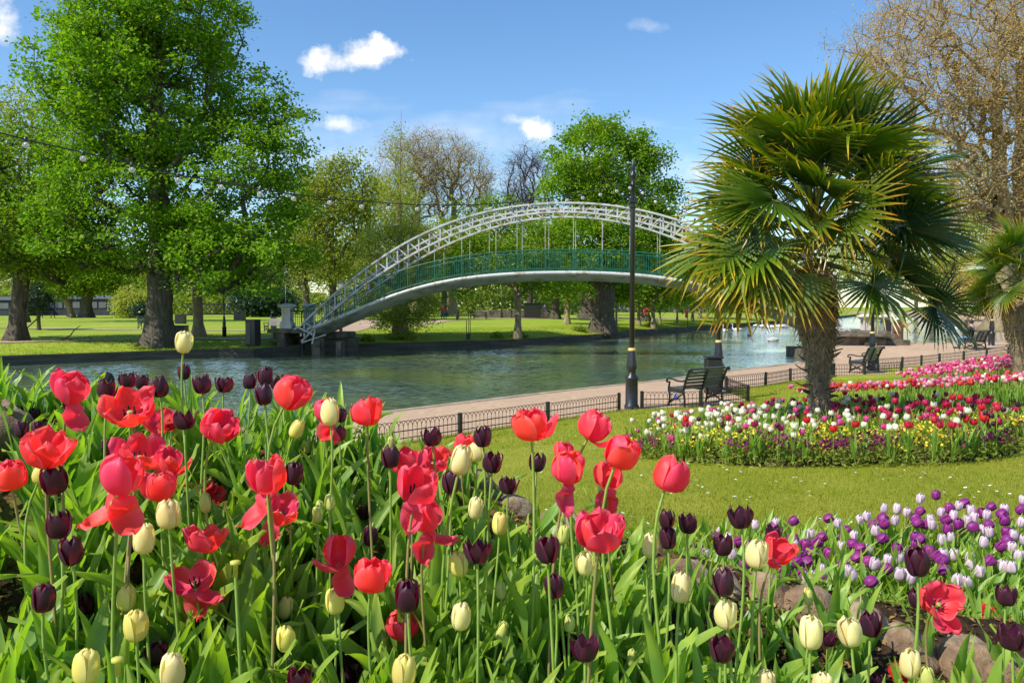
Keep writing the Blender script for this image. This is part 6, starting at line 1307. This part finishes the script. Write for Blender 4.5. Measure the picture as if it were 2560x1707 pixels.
# merged copies for what nobody could count
def merge(name, items, mats, var=False, smooth=True):
    """items: (V array, F array, uv list, material index, 4x4 matrix)"""
    VV, FF, UV, MI = [], [], [], []; b = 0
    for V, F, uv, mi, M in items:
        V = np.asarray(V, float); Mn = np.array(M); V2 = V @ Mn[:3, :3].T+Mn[:3, 3]; VV.append(V2); FF.append(np.asarray(F)+b); UV.append(np.asarray(uv)); MI.append(np.full(len(F), mi)); b += len(V)
    return mk(name, np.concatenate(VV), np.concatenate(FF), mats, uv=np.concatenate(UV), mi=np.concatenate(MI), smooth=smooth)
items = []; npl = 0
while npl < 1050:
    y = R.uniform(1.35, 3.12); x = R.uniform(-.72, .72)*y
    if x < -.1 and y > 2.55 and R.random() < .12: continue
    if x > -.1 and y > 2.72: continue
    if x > .4 and y > 2.15 and R.random() < .7: continue
    npl += 1; z = hmound(x, y)-.02; a0 = R.uniform(0, 6)
    for j in range(3):
        g_ = R.choice(LG); items.append((*g_, 0, Matrix.Translation((x, y, z)) @ rotm(a0+j*2.1+R.uniform(-.6, .6), rad(R.uniform(-4, 16)), R.uniform(.80, 1.22)*zp(y, [1.4, 2.1, 2.5, 3.1], [1.0, .95, .78, .50]))))
keep_ = []
for it in items:
    for s_ in (1, .72, .5):
        it2 = (*it[:4], it[4] @ Matrix.Scale(s_, 4))
        if not covers(grow(it2, it2[4])): keep_.append(it2); break
items = keep_
o = merge('tulip_leaves', items, [M_['tleaf']]); tag(o, 'dense green tulip leaves between the flowers of the front bed', 'tulip leaves', None, 'stuff')
# litter, small weeds and pansies on the mound
lm = leafy('leaf_litter', [(0, (.10, .05, .02)), (.6, (.30, .18, .06)), (1, (.48, .34, .10))], .2, .8, (1.1, 1, .6), gloss=.1)
n = 9000; X = rng.uniform(-2.6, 2.2, n); Y = rng.uniform(1.7, 3.55, n)
C = np.array([(x, y, hmound(x, y)+.006) for x, y in zip(X, Y)]); V, F = leaf_quads(C, .026, up=1.2); o = mk('leaf_litter', V, F, [lm], var=np.repeat(rng.uniform(0, 1, n), 4), smooth=False); tag(o, 'dry moss and leaf litter on the soil of the front bed', 'leaf litter', None, 'stuff')
wm = leafy('weed', [(0, (.10, .16, .02)), (1, (.28, .32, .05))], .4, .6, gloss=.1)
n = 17000; X = rng.uniform(-2.4, 2.2, n); Y = rng.uniform(1.7, 3.4, n); keep = np.array([mnoise.noise((x*3, y*3, 11)) > .02 for x, y in zip(X, Y)]); X, Y = X[keep], Y[keep]
A = np.array([(x, y, hmound(x, y)) for x, y in zip(X, Y)]); C = A+np.stack([rng.normal(0, .012, len(A)), rng.normal(0, .012, len(A)), rng.uniform(.01, .05, len(A))], 1); V, F = leaf_quads(C, .027, up=.3); o = mk('small_weeds', V, F, [wm], var=np.repeat(rng.uniform(0, 1, len(A)), 4), smooth=False); tag(o, 'tiny green weeds and moss tufts on the front bed', 'weeds', None, 'stuff')
items = []
PG = petal_geo(.018, .004, 1.0, 0, 0, 4, 3)
for (px, py, c_) in [(262, 1600, 0), (775, 1630, 0), (790, 1650, 0), (830, 1600, 1), (862, 1605, 0), (805, 1615, 1), (1305, 1545, 2), (1225, 1680, 2), (1260, 1690, 2), (540, 1245, 0), (515, 1225, 0), (440, 1215, 0), (425, 1060, 0), (2270, 1690, 0), (2250, 1680, 0), (2465, 1530, 0), (2475, 1540, 0), (1310, 1560, 2), (745, 1680, 1), (1045, 1640, 1)]:
    for e in range(5):
        D = 2.5 if px < 2400 else 3.4; p_ = P(px+R.uniform(-14, 14), py+R.uniform(-10, 10), D)
        for j in range(5): items.append((*petal_geo(.032, .006, 1.0, j*2*PI/5, 0, 4, 3, wide=1.3), c_, Matrix.Translation(p_) @ Matrix.Rotation(R.uniform(.2, 1.1), 4, 'X')))
        sv = MB(); sv.tube([p_, Vector((p_.x, p_.y, hmound(p_.x, p_.y)))], .002, 3, cap=False); items.append((sv.V, np.array(sv.F), sv.uv, 3, Matrix()))
o = merge('pansies', items, [M_['petal_red'], M_['petal_yellow'], M_['petal_white'], M_['stem']]); tag(o, 'small red, yellow and white pansies low between the tulip leaves', 'pansies', None, 'stuff')

# rocks along the edge of the front bed
def rock(px, py, D, wpx, lab, flat=.75, seed=0):
    p_ = P(px, py, D); w = 1.25*wpx*D/FPX; r_ = random.Random(seed); bm = None; m_ = MB(); m_.ball((0, 0, 0), 1, 0, 22, 15); VV = []
    cuts = [(Vector((r_.uniform(-1, 1), r_.uniform(-1, 1), r_.uniform(-.6, 1))).normalized(), r_.uniform(.62, .85)) for _ in range(9)]
    for v in m_.V:
        q = Vector(v); 
        for n_, d in cuts:
            e = q.dot(n_)-d
            if e > 0: q -= n_*e*.92
        q *= 1+.10*mnoise.noise(q*1.7+Vector((seed, 0, 0)))+.05*mnoise.noise(q*5+Vector((seed, 3, 0)))+.025*mnoise.noise(q*12); VV.append((q.x*w*.58, q.y*w*.5, q.z*w*.58*flat))
    m_.V = VV; o = m_.build('rock', M_['rock'], None, True); o.location = (p_.x, p_.y-.06, p_.z-w*.16); o.rotation_euler = (0, 0, r_.uniform(0, 6)); tag(o, lab, 'rock', 'rocks edging the front bed')
for i, (px, py, D, w, lab) in enumerate([(28, 1040, 2.9, 150, 'pale rounded rock at the far left end of the bed edge'), (520, 1100, 3.0, 100, 'mossy rock behind the left coral tulips'), (640, 1105, 3.1, 110, 'brown mossy rock under the leaning coral tulip'), (760, 1115, 3.1, 90, 'mossy rock left of the fence post'), (855, 1150, 3.1, 130, 'reddish mossy rock below the hooped fence'), (950, 1185, 3.1, 120, 'shadowed rock behind the large centre tulip'),
    (1170, 1215, 3.15, 150, 'grey rock behind the two cream tulips in the centre'), (1265, 1270, 3.1, 120, 'brown rock right of the grey rock in the centre'), (1390, 1300, 3.1, 110, 'pale brown rock below the coral tulips on the lawn side'), (1480, 1330, 3.1, 90, 'small rock behind the very large open coral tulip'), (1595, 1355, 3.1, 80, 'small pale rock left of the cream tulip with black ones above'), (1712, 1410, 3.0, 120, 'dark cracked rock behind the black tulips, right of centre'), (1790, 1440, 3.0, 110, 'brown rock behind the cream tulip next to the open coral one'),
    (1900, 1460, 3.0, 120, 'brown rock left of the big split rock'), (2015, 1500, 2.95, 130, 'big split brown rock beneath the purple tulips'), (2120, 1530, 2.95, 130, 'rounded brown rock between the two big ones at the right'), (2240, 1580, 2.85, 130, 'tall brown rock behind the black tulip at the right'), (2380, 1620, 2.8, 140, 'pale lichen-spotted rock under the torn coral tulip'), (2475, 1640, 2.75, 90, 'narrow dark rock near the right edge'), (2550, 1660, 2.7, 110, 'grey rock at the bottom right edge')]):
    rock(px, py, D, w, lab, .8, i+1)

# ------------------------------------------------------------------ purple and white bed (each flower an individual)
PW_P = [(1825,712),(1995,762),(1905,792),(2157,782),(1180,852),(970,868),(2100,820),(2220,825),(1283,925),(1505,850),(1515,885),(1700,850),(1730,808),(1715,880),(1885,860),(1893,915),(1960,885),(2045,903),(2140,890),(2235,865),(2335,800),(2250,935),(1505,973),(1140,965),(1110,1000),(1040,1010),(1270,965),(1325,1005),(1370,1030),(1590,1035),(1700,965),(1730,975),(1705,1015),(2250,985),(2215,1020),(1180,1065),(850,900),(965,975),(1350,1085),(1450,890),(1760,890)]
PW_P2 = [(370,300),(410,325),(640,275),(700,300),(500,240),(680,403),(985,395),(1050,395),(1070,340),(1020,350),(920,470),(1020,470),(1145,495),(1270,410),(1435,510),(1415,390),(1530,435),(1870,440),(1860,385),(1825,358),(1785,328),(1910,620),(2145,390),(910,410)]
PW_W = [(1730,738),(1513,795),(1590,800),(1650,820),(1960,780),(2035,808),(1408,845),(1365,865),(1235,885),(1578,870),(1790,860),(1855,820),(1930,840),(2130,835),(2235,800),(2100,925),(2145,940),(2015,870),(2050,850),(2345,745),(2335,880),(740,895),(1070,950),(1460,930),(1330,960),(1260,1025),(1860,985),(1915,970),(2110,1000),(2290,955),(2345,985),(1800,895),(865,880),(2320,1080),(2280,1030),(1415,1045)]
PW_W2 = [(530,215),(578,250),(440,350),(600,350),(970,290),(1135,440),(1090,490),(1295,455),(1320,480),(1455,410),(1535,385),(1600,375),(1655,475),(1605,470),(1675,500),(1930,355),(1865,350),(2025,370),(2030,415),(2085,455),(1950,510),(2010,520),(2230,425),(2280,430),(2320,360),(1045,500)]
pw = [('purple', 1580+x/2.4, 940+y/2.4) for x, y in PW_P]+[('purple', 1580+x/2.4, 1240+y/2.4) for x, y in PW_P2]+[('lilac', 1580+x/2.4, 940+y/2.4) for x, y in PW_W]+[('lilac', 1580+x/2.4, 1240+y/2.4) for x, y in PW_W2]
def cupset(mat, W_, H_, o_, seed, ruf=.4, wide=1.0, nv=7, nu=5, tip=.5):
    VV, FF, UV = [], [], []; b = 0
    for k in range(6):
        V, F, uv = petal_geo(W_, H_, o_, k*PI/3, k % 2, nv, nu, seed=seed+k, ruffle=ruf, wide=wide, tip=tip); VV += V; FF += [tuple(q+b for q in f) for f in F]; UV += uv; b += len(V)
    return VV, FF, UV
BL = {'purple': [], 'lilac': []}
for s_ in range(4):
    V, F, uv = cupset('', .043, .060, .0+.05*s_, s_*9, .5); BL['purple'].append(mk_mesh('bloom', V, F, [M_['petal_purple']], uv=uv))
    V, F, uv = cupset('', .039, .070, .0+.07*s_, s_*9+4, .35); BL['lilac'].append(mk_mesh('bloom', V, F, [M_['petal_lilac']], uv=uv))
SL = [mk_mesh('leaf', *(lambda g_: (g_[0], g_[1], [M_['tleaf']]))(leaf_geo(.30, .034, rad(b_), 200+i, 7, 3, twist=.4)), uv=leaf_geo(.30, .034, rad(b_), 200+i, 7, 3, twist=.4)[2]) for i, b_ in enumerate((15, 30, 50, 70))]
rk = {'purple': 0, 'lilac': 0}
for kind, px, py in sorted(pw, key=lambda a: a[1]):
    rk[kind] += 1; lim = zp(px, [1600, 1900, 2560], [1400, 1290, 1225]); D = 4.75-1.5*min(1, max(0, (py-lim)/(zp(px, [1600, 2560], [1440, 1560])-lim+1e-6)))
    D = max(3.3, min(4.75, D+R.uniform(-.05, .05))); c = P(px, py, D); bend = (kind == 'purple' and R.random() < .75)
    gx, gy = c.x+(R.uniform(-.12, -.04) if bend else R.uniform(-.02, .02)), c.y+R.uniform(-.03, .03); gzv = hmound(gx, gy); gzv = max(gzv, c.z-.56)
    root = thing('tulip', '%s tulip, %s %s from the left in the purple and white bed' % ('deep purple' if kind == 'purple' else 'lilac-white', ordn(rk[kind]), 'purple' if kind == 'purple' else 'pale'), 'tulip', (gx, gy, gzv), 0, 'tulips in the purple and white bed')
    tl = rad(R.uniform(35, 75)) if bend else rad(R.uniform(-8, 10)); ax_ = Vector((math.sin(tl), R.uniform(-.25, .1), math.cos(tl))).normalized(); sc = R.uniform(.98, 1.16)*(.96 if kind == 'purple' else .86); H_ = .06*sc; base = c-root.location-ax_*H_*.5
    L0 = base.length; pts = [Vector((0, 0, 0))*(1-t)**3+Vector((0, 0, L0*.6))*3*t*(1-t)**2+(base-ax_*.09)*3*t*t*(1-t)+base*t**3 for t in np.linspace(0, 1, 9)]
    tube_mesh(pts, .0032, .0028, 5).build('stem', M_['stem_brown'] if kind == 'purple' else M_['stem'], root, True)
    add('bloom', R.choice(BL[kind]), root, Matrix.Translation(base) @ ax_.rotation_difference(Vector((0, 0, 1))).inverted().to_matrix().to_4x4() @ Matrix.Rotation(R.uniform(0, 6), 4, 'Z') @ Matrix.Scale(sc, 4))
    for j in range(2): add('leaf', R.choice(SL), root, rotm(R.uniform(0, 6), rad(R.uniform(0, 14)), R.uniform(.8, 1.1)))
items = []
LS = [leaf_geo(.26, .030, rad(b_), 300+i, 6, 3, twist=.5) for i, b_ in enumerate((12, 25, 45, 65))]
n = 0
while n < 620:
    y = R.uniform(3.15, 4.95); x = R.uniform(.14*y, .74*y)
    if in_bed(x, y) < .6: continue
    n += 1; z = hmound(x, y)-.01
    for j in range(3): items.append((*R.choice(LS), 0, Matrix.Translation((x+R.uniform(-.03, .03), y, z)) @ rotm(R.uniform(0, 6), rad(R.uniform(0, 20)), R.uniform(.7, 1.15))))
o = merge('tulip_leaves', items, [M_['tleaf']]); tag(o, 'narrow green tulip leaves under the purple and white flowers', 'tulip leaves', None, 'stuff')
n = 5200; Y = rng.uniform(3.2, 5.0, n); X = rng.uniform(.14, .74, n)*Y; keep = np.array([in_bed(x, y) > .5 for x, y in zip(X, Y)]); X, Y = X[keep], Y[keep]
C = np.array([(x, y, hmound(x, y)+R.uniform(.02, .16)) for x, y in zip(X, Y)]); V, F = leaf_quads(C, .035, up=.4); o = mk('ground_cover', V, F, [M_['grass']], var=np.repeat(rng.uniform(.2, 1, len(C)), 4), smooth=False); tag(o, 'yellow-green small-leaved ground cover under the purple and white tulips', 'ground cover', None, 'stuff')

# ------------------------------------------------------------------ round bed
cols = ['white', 'red', 'black', 'magenta', 'scarlet', 'rose']; CS = {c: [cupset('', *( (.058, .076) if c != 'black' else (.046, .062)), .05+.16*s_ if c != 'red' else .15+.3*s_, s_*11+len(c), .7, nv=6, nu=5) for s_ in range(3)] for c in cols}
CM = {c: [mk_mesh('bloom', V, F, [M_['petal_'+c]], uv=uv) for V, F, uv in CS[c]] for c in cols}
MATS = [M_['petal_'+c] for c in cols]+[M_['stem'], M_['tleaf']]
LB_ = [leaf_geo(.30, .036, rad(b_), 400+i, 6, 3, twist=.5, fold=.6) for i, b_ in enumerate((10, 20, 35, 60))]
def bed_flower(items, c, x, y, z, h, sc=1.0):
    tl = Matrix.Rotation(R.uniform(-.22, .22), 4, 'X') @ Matrix.Rotation(R.uniform(-.22, .22), 4, 'Y') @ Matrix.Rotation(R.uniform(0, 6), 4, 'Z') @ Matrix.Scale(sc, 4)
    V, F, uv = R.choice(CS[c]); items.append((V, np.array(F), uv, cols.index(c), Matrix.Translation((x, y, z+h)) @ tl))
    m_ = MB(); m_.tube([(x+R.uniform(-.03, .03), y, z-.02), (x, y, z+h)], .0035, 3, cap=False); items.append((m_.V, np.array(m_.F), m_.uv, 6, Matrix()))
def bed_leaves(items, x, y, z, k=3, sc=1.0):
    for j in range(k): items.append((*R.choice(LB_), 7, Matrix.Translation((x+R.uniform(-.05, .05), y+R.uniform(-.05, .05), z-.01)) @ rotm(R.uniform(0, 6), rad(R.uniform(0, 16)), R.uniform(.8, 1.2)*sc)))
# individuals picked from the photograph
RB = [('white', x, y) for x, y in [(183,222),(58,268),(97,295),(227,262),(266,235),(415,207),(572,200),(622,207),(460,233),(508,232),(660,215),(797,187),(875,185),(598,320),(962,320),(1540,357),(1575,373),(1988,280),(2085,220),(1293,137),(968,168),(345,378),(480,308),(655,280)]]
RB += [('red', x, y) for x, y in [(1925,130),(1970,130),(2025,145),(2120,150),(2185,175),(2250,200),(2100,190),(2235,272),(2130,290),(2065,270),(1920,295),(1985,200),(1885,170),(1815,265),(1660,295),(1048,280),(640,325),(398,293),(175,275),(1215,345),(1340,290),(1575,150),(1765,162)]]
RB += [('black', x, y) for x, y in [(310,268),(490,385),(280,350),(835,320),(2040,240),(2270,240)]]
rk = {}
for c, x, y in sorted(RB, key=lambda a: a[1]):
    px, py = 1580+x/2.4, 940+y/2.4; rk[c] = rk.get(c, 0)+1
    D = 8.6
    for _ in range(12):                                   # flower heads stand .46 m above the bed
        q = P(px, py, D); g_ = hlawn(q.x, D)+.08+.44; D = min(12.6, max(8.0, D*(CZ-g_)/max(.2, CZ-q.z)))
    q = P(px, py, D); g_ = hlawn(q.x, D)+.06; rr_ = math.hypot(q.x-BCX, D-BCY)
    if rr_ > BR: k_ = BR/rr_*.97; q.x, D = BCX+(q.x-BCX)*k_, BCY+(D-BCY)*k_; g_ = hlawn(q.x, D)+.06
    nm = {'white': 'white', 'red': 'crimson', 'black': 'black'}[c]
    root = thing('tulip', 'tall %s tulip in the round bed, %s tall %s one from the left' % (nm, ordn(rk[c]), nm), 'tulip', (q.x, D, g_), 0, 'taller tulips in the round bed')
    h = max(.30, min(.55, q.z-g_-.03)); m_ = MB(); m_.tube([(R.uniform(-.03, .03), 0, -.02), (0, 0, h*.6), (0, 0, h)], .004, 4, cap=False); m_.build('stem', M_['stem'], root, True)
    add('bloom', R.choice(CM[c]), root, Matrix.Translation((0, 0, h)) @ Matrix.Rotation(R.uniform(-.2, .2), 4, 'X') @ Matrix.Rotation(R.uniform(-.2, .2), 4, 'Y') @ Matrix.Rotation(R.uniform(0, 6), 4, 'Z') @ Matrix.Scale(1.0 if c != 'black' else .9, 4))
    for j in range(2): add('leaf', R.choice(SL), root, rotm(R.uniform(0, 6), rad(R.uniform(0, 14)), R.uniform(.9, 1.2)))
items = []; n = 0
while n < 450:
    a, r_ = R.uniform(0, 2*PI), BR*.96*math.sqrt(R.random()); x, y = BCX+r_*math.cos(a), BCY+r_*math.sin(a)
    if math.hypot(x-px0.x, y-10.15) < .2: continue
    n += 1; z = hlawn(x, y)+.07; u = (x-BCX)/BR; front = (y-BCY)/BR; f = R.random()
    edge = r_ > BR*.95 and front < .1
    bed_leaves(items, x, y, z, 4, .85 if edge else 1.12)
    if edge and R.random() < .8: continue
    if u < .0: c = 'white' if f < .50 else ('magenta' if f < .74 else ('black' if f < .90 else 'red'))
    elif u < .35: c = 'white' if f < .26 else ('red' if f < .64 else ('black' if f < .76 else 'magenta'))
    else: c = 'red' if f < .72 else ('white' if f < .86 else 'black')
    bed_flower(items, c, x, y, z, R.uniform(.16, .36), R.uniform(.82, 1.06))
o = merge('tulip_mass', items, MATS); tag(o, 'massed white, crimson and black tulips filling the round bed', 'tulips', None, 'stuff')
# wallflowers at the front of the bed
def wall(name, n, colr, rr0, rr1, sel, label, hmax=.30):
    C = []; S0 = []; cl = 0
    while cl < n:
        a, r_ = R.uniform(0, 2*PI), BR*R.uniform(rr0, rr1); x, y = BCX+r_*math.cos(a), BCY+r_*math.sin(a)
        if not sel(a, x, y): continue
        cl += 1; z = hlawn(x, y)+.06; h = R.uniform(.12, hmax)
        for _ in range(11): C.append((x+R.gauss(0, .030), y+R.gauss(0, .030), z+h+R.gauss(0, .022)))
        for _ in range(10): S0.append((x+R.gauss(0, .035), y+R.gauss(0, .035), z+h*R.uniform(.1, .85)))
    V, F = leaf_quads(np.array(C), .032, up=.2, aspect=.95); V2, F2 = leaf_quads(np.array(S0), .055, up=.2, aspect=.3)
    var = np.concatenate([np.repeat(rng.uniform(0, 1, len(C)), 4), np.repeat(rng.uniform(.2, .8, len(S0)), 4)])
    o = mk(name, np.concatenate([V, V2]), np.concatenate([F, F2+len(V)]), [colr, M_['wood_leaf']], var=var, mi=[0]*len(F)+[1]*len(F2), smooth=False); tag(o, label, 'wallflowers', None, 'stuff')
ywm = leafy('wallflower_yellow', [(0, (.70, .52, .02)), (1, (.88, .80, .12))], .3, .6, (1, 1, .5), gloss=.1); pwm = leafy('wallflower_purple', [(0, (.12, .01, .06)), (1, (.34, .03, .18))], .3, .6, (1.2, .8, 1), gloss=.1)
wall('yellow_wallflowers', 330, ywm, .55, .97, lambda a, x, y: math.sin(a) < .15 and mnoise.noise((a*3, 0, 0)) > -.32, 'yellow wallflowers along the front of the round bed')
wall('purple_wallflowers', 230, pwm, .84, 1.0, lambda a, x, y: math.sin(a) < .35 and mnoise.noise((a*3, 0, 0)) < .05, 'dark purple wallflowers in clumps along the front of the round bed', .24)
V, F = [], []
C = []
while len(C) < 6500:
    a, r_ = R.uniform(0, 2*PI), BR*R.uniform(.80, 1.005); x, y = BCX+r_*math.cos(a), BCY+r_*math.sin(a); C.append((x, y, hlawn(x, y)+.02+R.random()**1.5*.11*(1.2-abs(r_/BR-.9)*4)))
V, F = leaf_quads(np.array(C), .06, up=.3, aspect=.4); o = mk('bed_foliage', V, F, [M_['wood_leaf']], var=np.repeat(rng.uniform(.1, .7, len(C)), 4), smooth=False); tag(o, 'low green wallflower foliage round the rim of the round bed', 'foliage', None, 'stuff')
# the two further beds
def far_bed(name, cx, cy, rx, ry, n, pal, label, h0, h1, x_lo=-99):
    items = []; k = 0
    while k < n:
        a, r_ = R.uniform(0, 2*PI), math.sqrt(R.random())*.97; x, y = cx+rx*r_*math.cos(a), cy+ry*r_*math.sin(a); 
        if x/y > .68: 
            k += 1; continue
        z = hlawn(x, y)+.06; k += 1; bed_leaves(items, x, y, z, 3, 1.05); f = R.random(); acc_ = 0
        for c, p_ in pal:
            acc_ += p_
            if f <= acc_: bed_flower(items, c, x, y, z, R.uniform(h0, h1), R.uniform(.95, 1.2)); break
    o = merge(name, items, MATS); tag(o, label, 'tulips', None, 'stuff')
far_bed('tulip_mass', 9.4, 14.5, 4.55, .9, 640, [('scarlet', .30), ('rose', .36), ('magenta', .12), ('red', .10), ('white', .05)], 'band of scarlet and rose tulips behind the round bed', .34, .46)
far_bed('tulip_mass', 13.6, 19.2, 4.5, 1.45, 1100, [('magenta', .62), ('rose', .26), ('white', .03), ('red', .05)], 'dense magenta and pink tulips around the small palm', .36, .48)

# ------------------------------------------------------------------ grass blades, daisies
def blades(name, n, region, hgt, wid, label, hf=None, mat='grass'):
    pts = []; 
    while len(pts) < n:
        x, y = region()
        if x is None: continue
        pts.append((x, y, (hf or hlawn)(x, y)-.004))
    A = np.array(pts); m = len(A); h = hgt*rng.uniform(.5, 1.25, m); az = rng.uniform(0, 2*np.pi, m); ln = rng.uniform(.1, .75, m)*h
    side = np.stack([-np.sin(az), np.cos(az), np.zeros(m)], 1)*(wid*rng.uniform(.6, 1.2, m))[:, None]; tip = A+np.stack([np.cos(az)*ln, np.sin(az)*ln, h], 1)
    V = np.stack([A-side, A+side, tip], 1).reshape(-1, 3); F = np.arange(3*m).reshape(m, 3)
    cv = np.array([mnoise.noise((x*.9, y*.9, 4)) for x, y, _ in pts]); var = np.clip(.5+cv*.55+rng.normal(size=m)*.2, 0, 1)
    o = mk(name, V, F, [M_[mat]], var=np.repeat(var, 3), smooth=False); tag(o, label, 'grass', None, 'stuff')
def reg_near():
    y = 4.9+9.5*R.random()**1.5; x = R.uniform(-.42, .70)*y
    if x < interp(FE, y, 1)+.02: return None, None
    if math.hypot(x-BCX, y-BCY) < BR*.98 or (y < 5.5 and x > .12*y and in_bed(x, y) > .1): return None, None
    return x, y
blades('lawn_blades', 120000, reg_near, .034, .0024, 'short sunlit grass blades of the lawn between the beds')
def reg_fence():
    y = R.uniform(13, 26); xf = interp(FE, y, 1); x = xf+R.random()**1.6*(4.0)
    if math.hypot(x-BCX, y-BCY) < BR: return None, None
    return x, y
blades('lawn_blades', 30000, reg_fence, .06, .005, 'longer grass blades along the hooped fence')
def reg_far():
    x = R.uniform(-26, 30); y = interp(FB, x)+R.random()**2*14; return x, y
blades('bank_grass', 45000, reg_far, .10, .014, 'rough grass along the top of the far bank', hfar)
# daisies
n = 0; C = []
while n < 620:
    y = 5.1+9.5*R.random()**1.3; x = R.uniform(-.3, .68)*y
    if x < interp(FE, y, 1)+.15 or math.hypot(x-BCX, y-BCY) < BR*1.01 or mnoise.noise((x*.7, y*.7, 8)) < -.02: continue
    if y < 5.4 and x > .6: continue
    C.append((x, y, hlawn(x, y)+.032)); n += 1
dm = surf('daisy', (.78, .78, .72), (.86, .86, .82), 4, .7, bump=0); V = []; F = []
for x, y, z in C:
    r_ = R.uniform(.010, .017); b_ = len(V); tx, ty = R.uniform(-.4, .4), R.uniform(-.6, .1); V.append((x, y, z+.002))
    for j in range(8): a = j*PI/4; V.append((x+r_*math.cos(a), y+r_*math.sin(a), z+r_*(tx*math.cos(a)+ty*math.sin(a))))
    for j in range(8): F.append((b_, b_+1+j, b_+1+(j+1) % 8))
o = mk('daisies', V, F, [dm], smooth=False); tag(o, 'scattered white daisies in the lawn', 'daisies', None, 'stuff')
SC.cycles.max_bounces = 7; SC.cycles.diffuse_bounces = 3; SC.cycles.glossy_bounces = 3; SC.cycles.transmission_bounces = 4; SC.cycles.caustics_reflective = False; SC.cycles.caustics_refractive = False
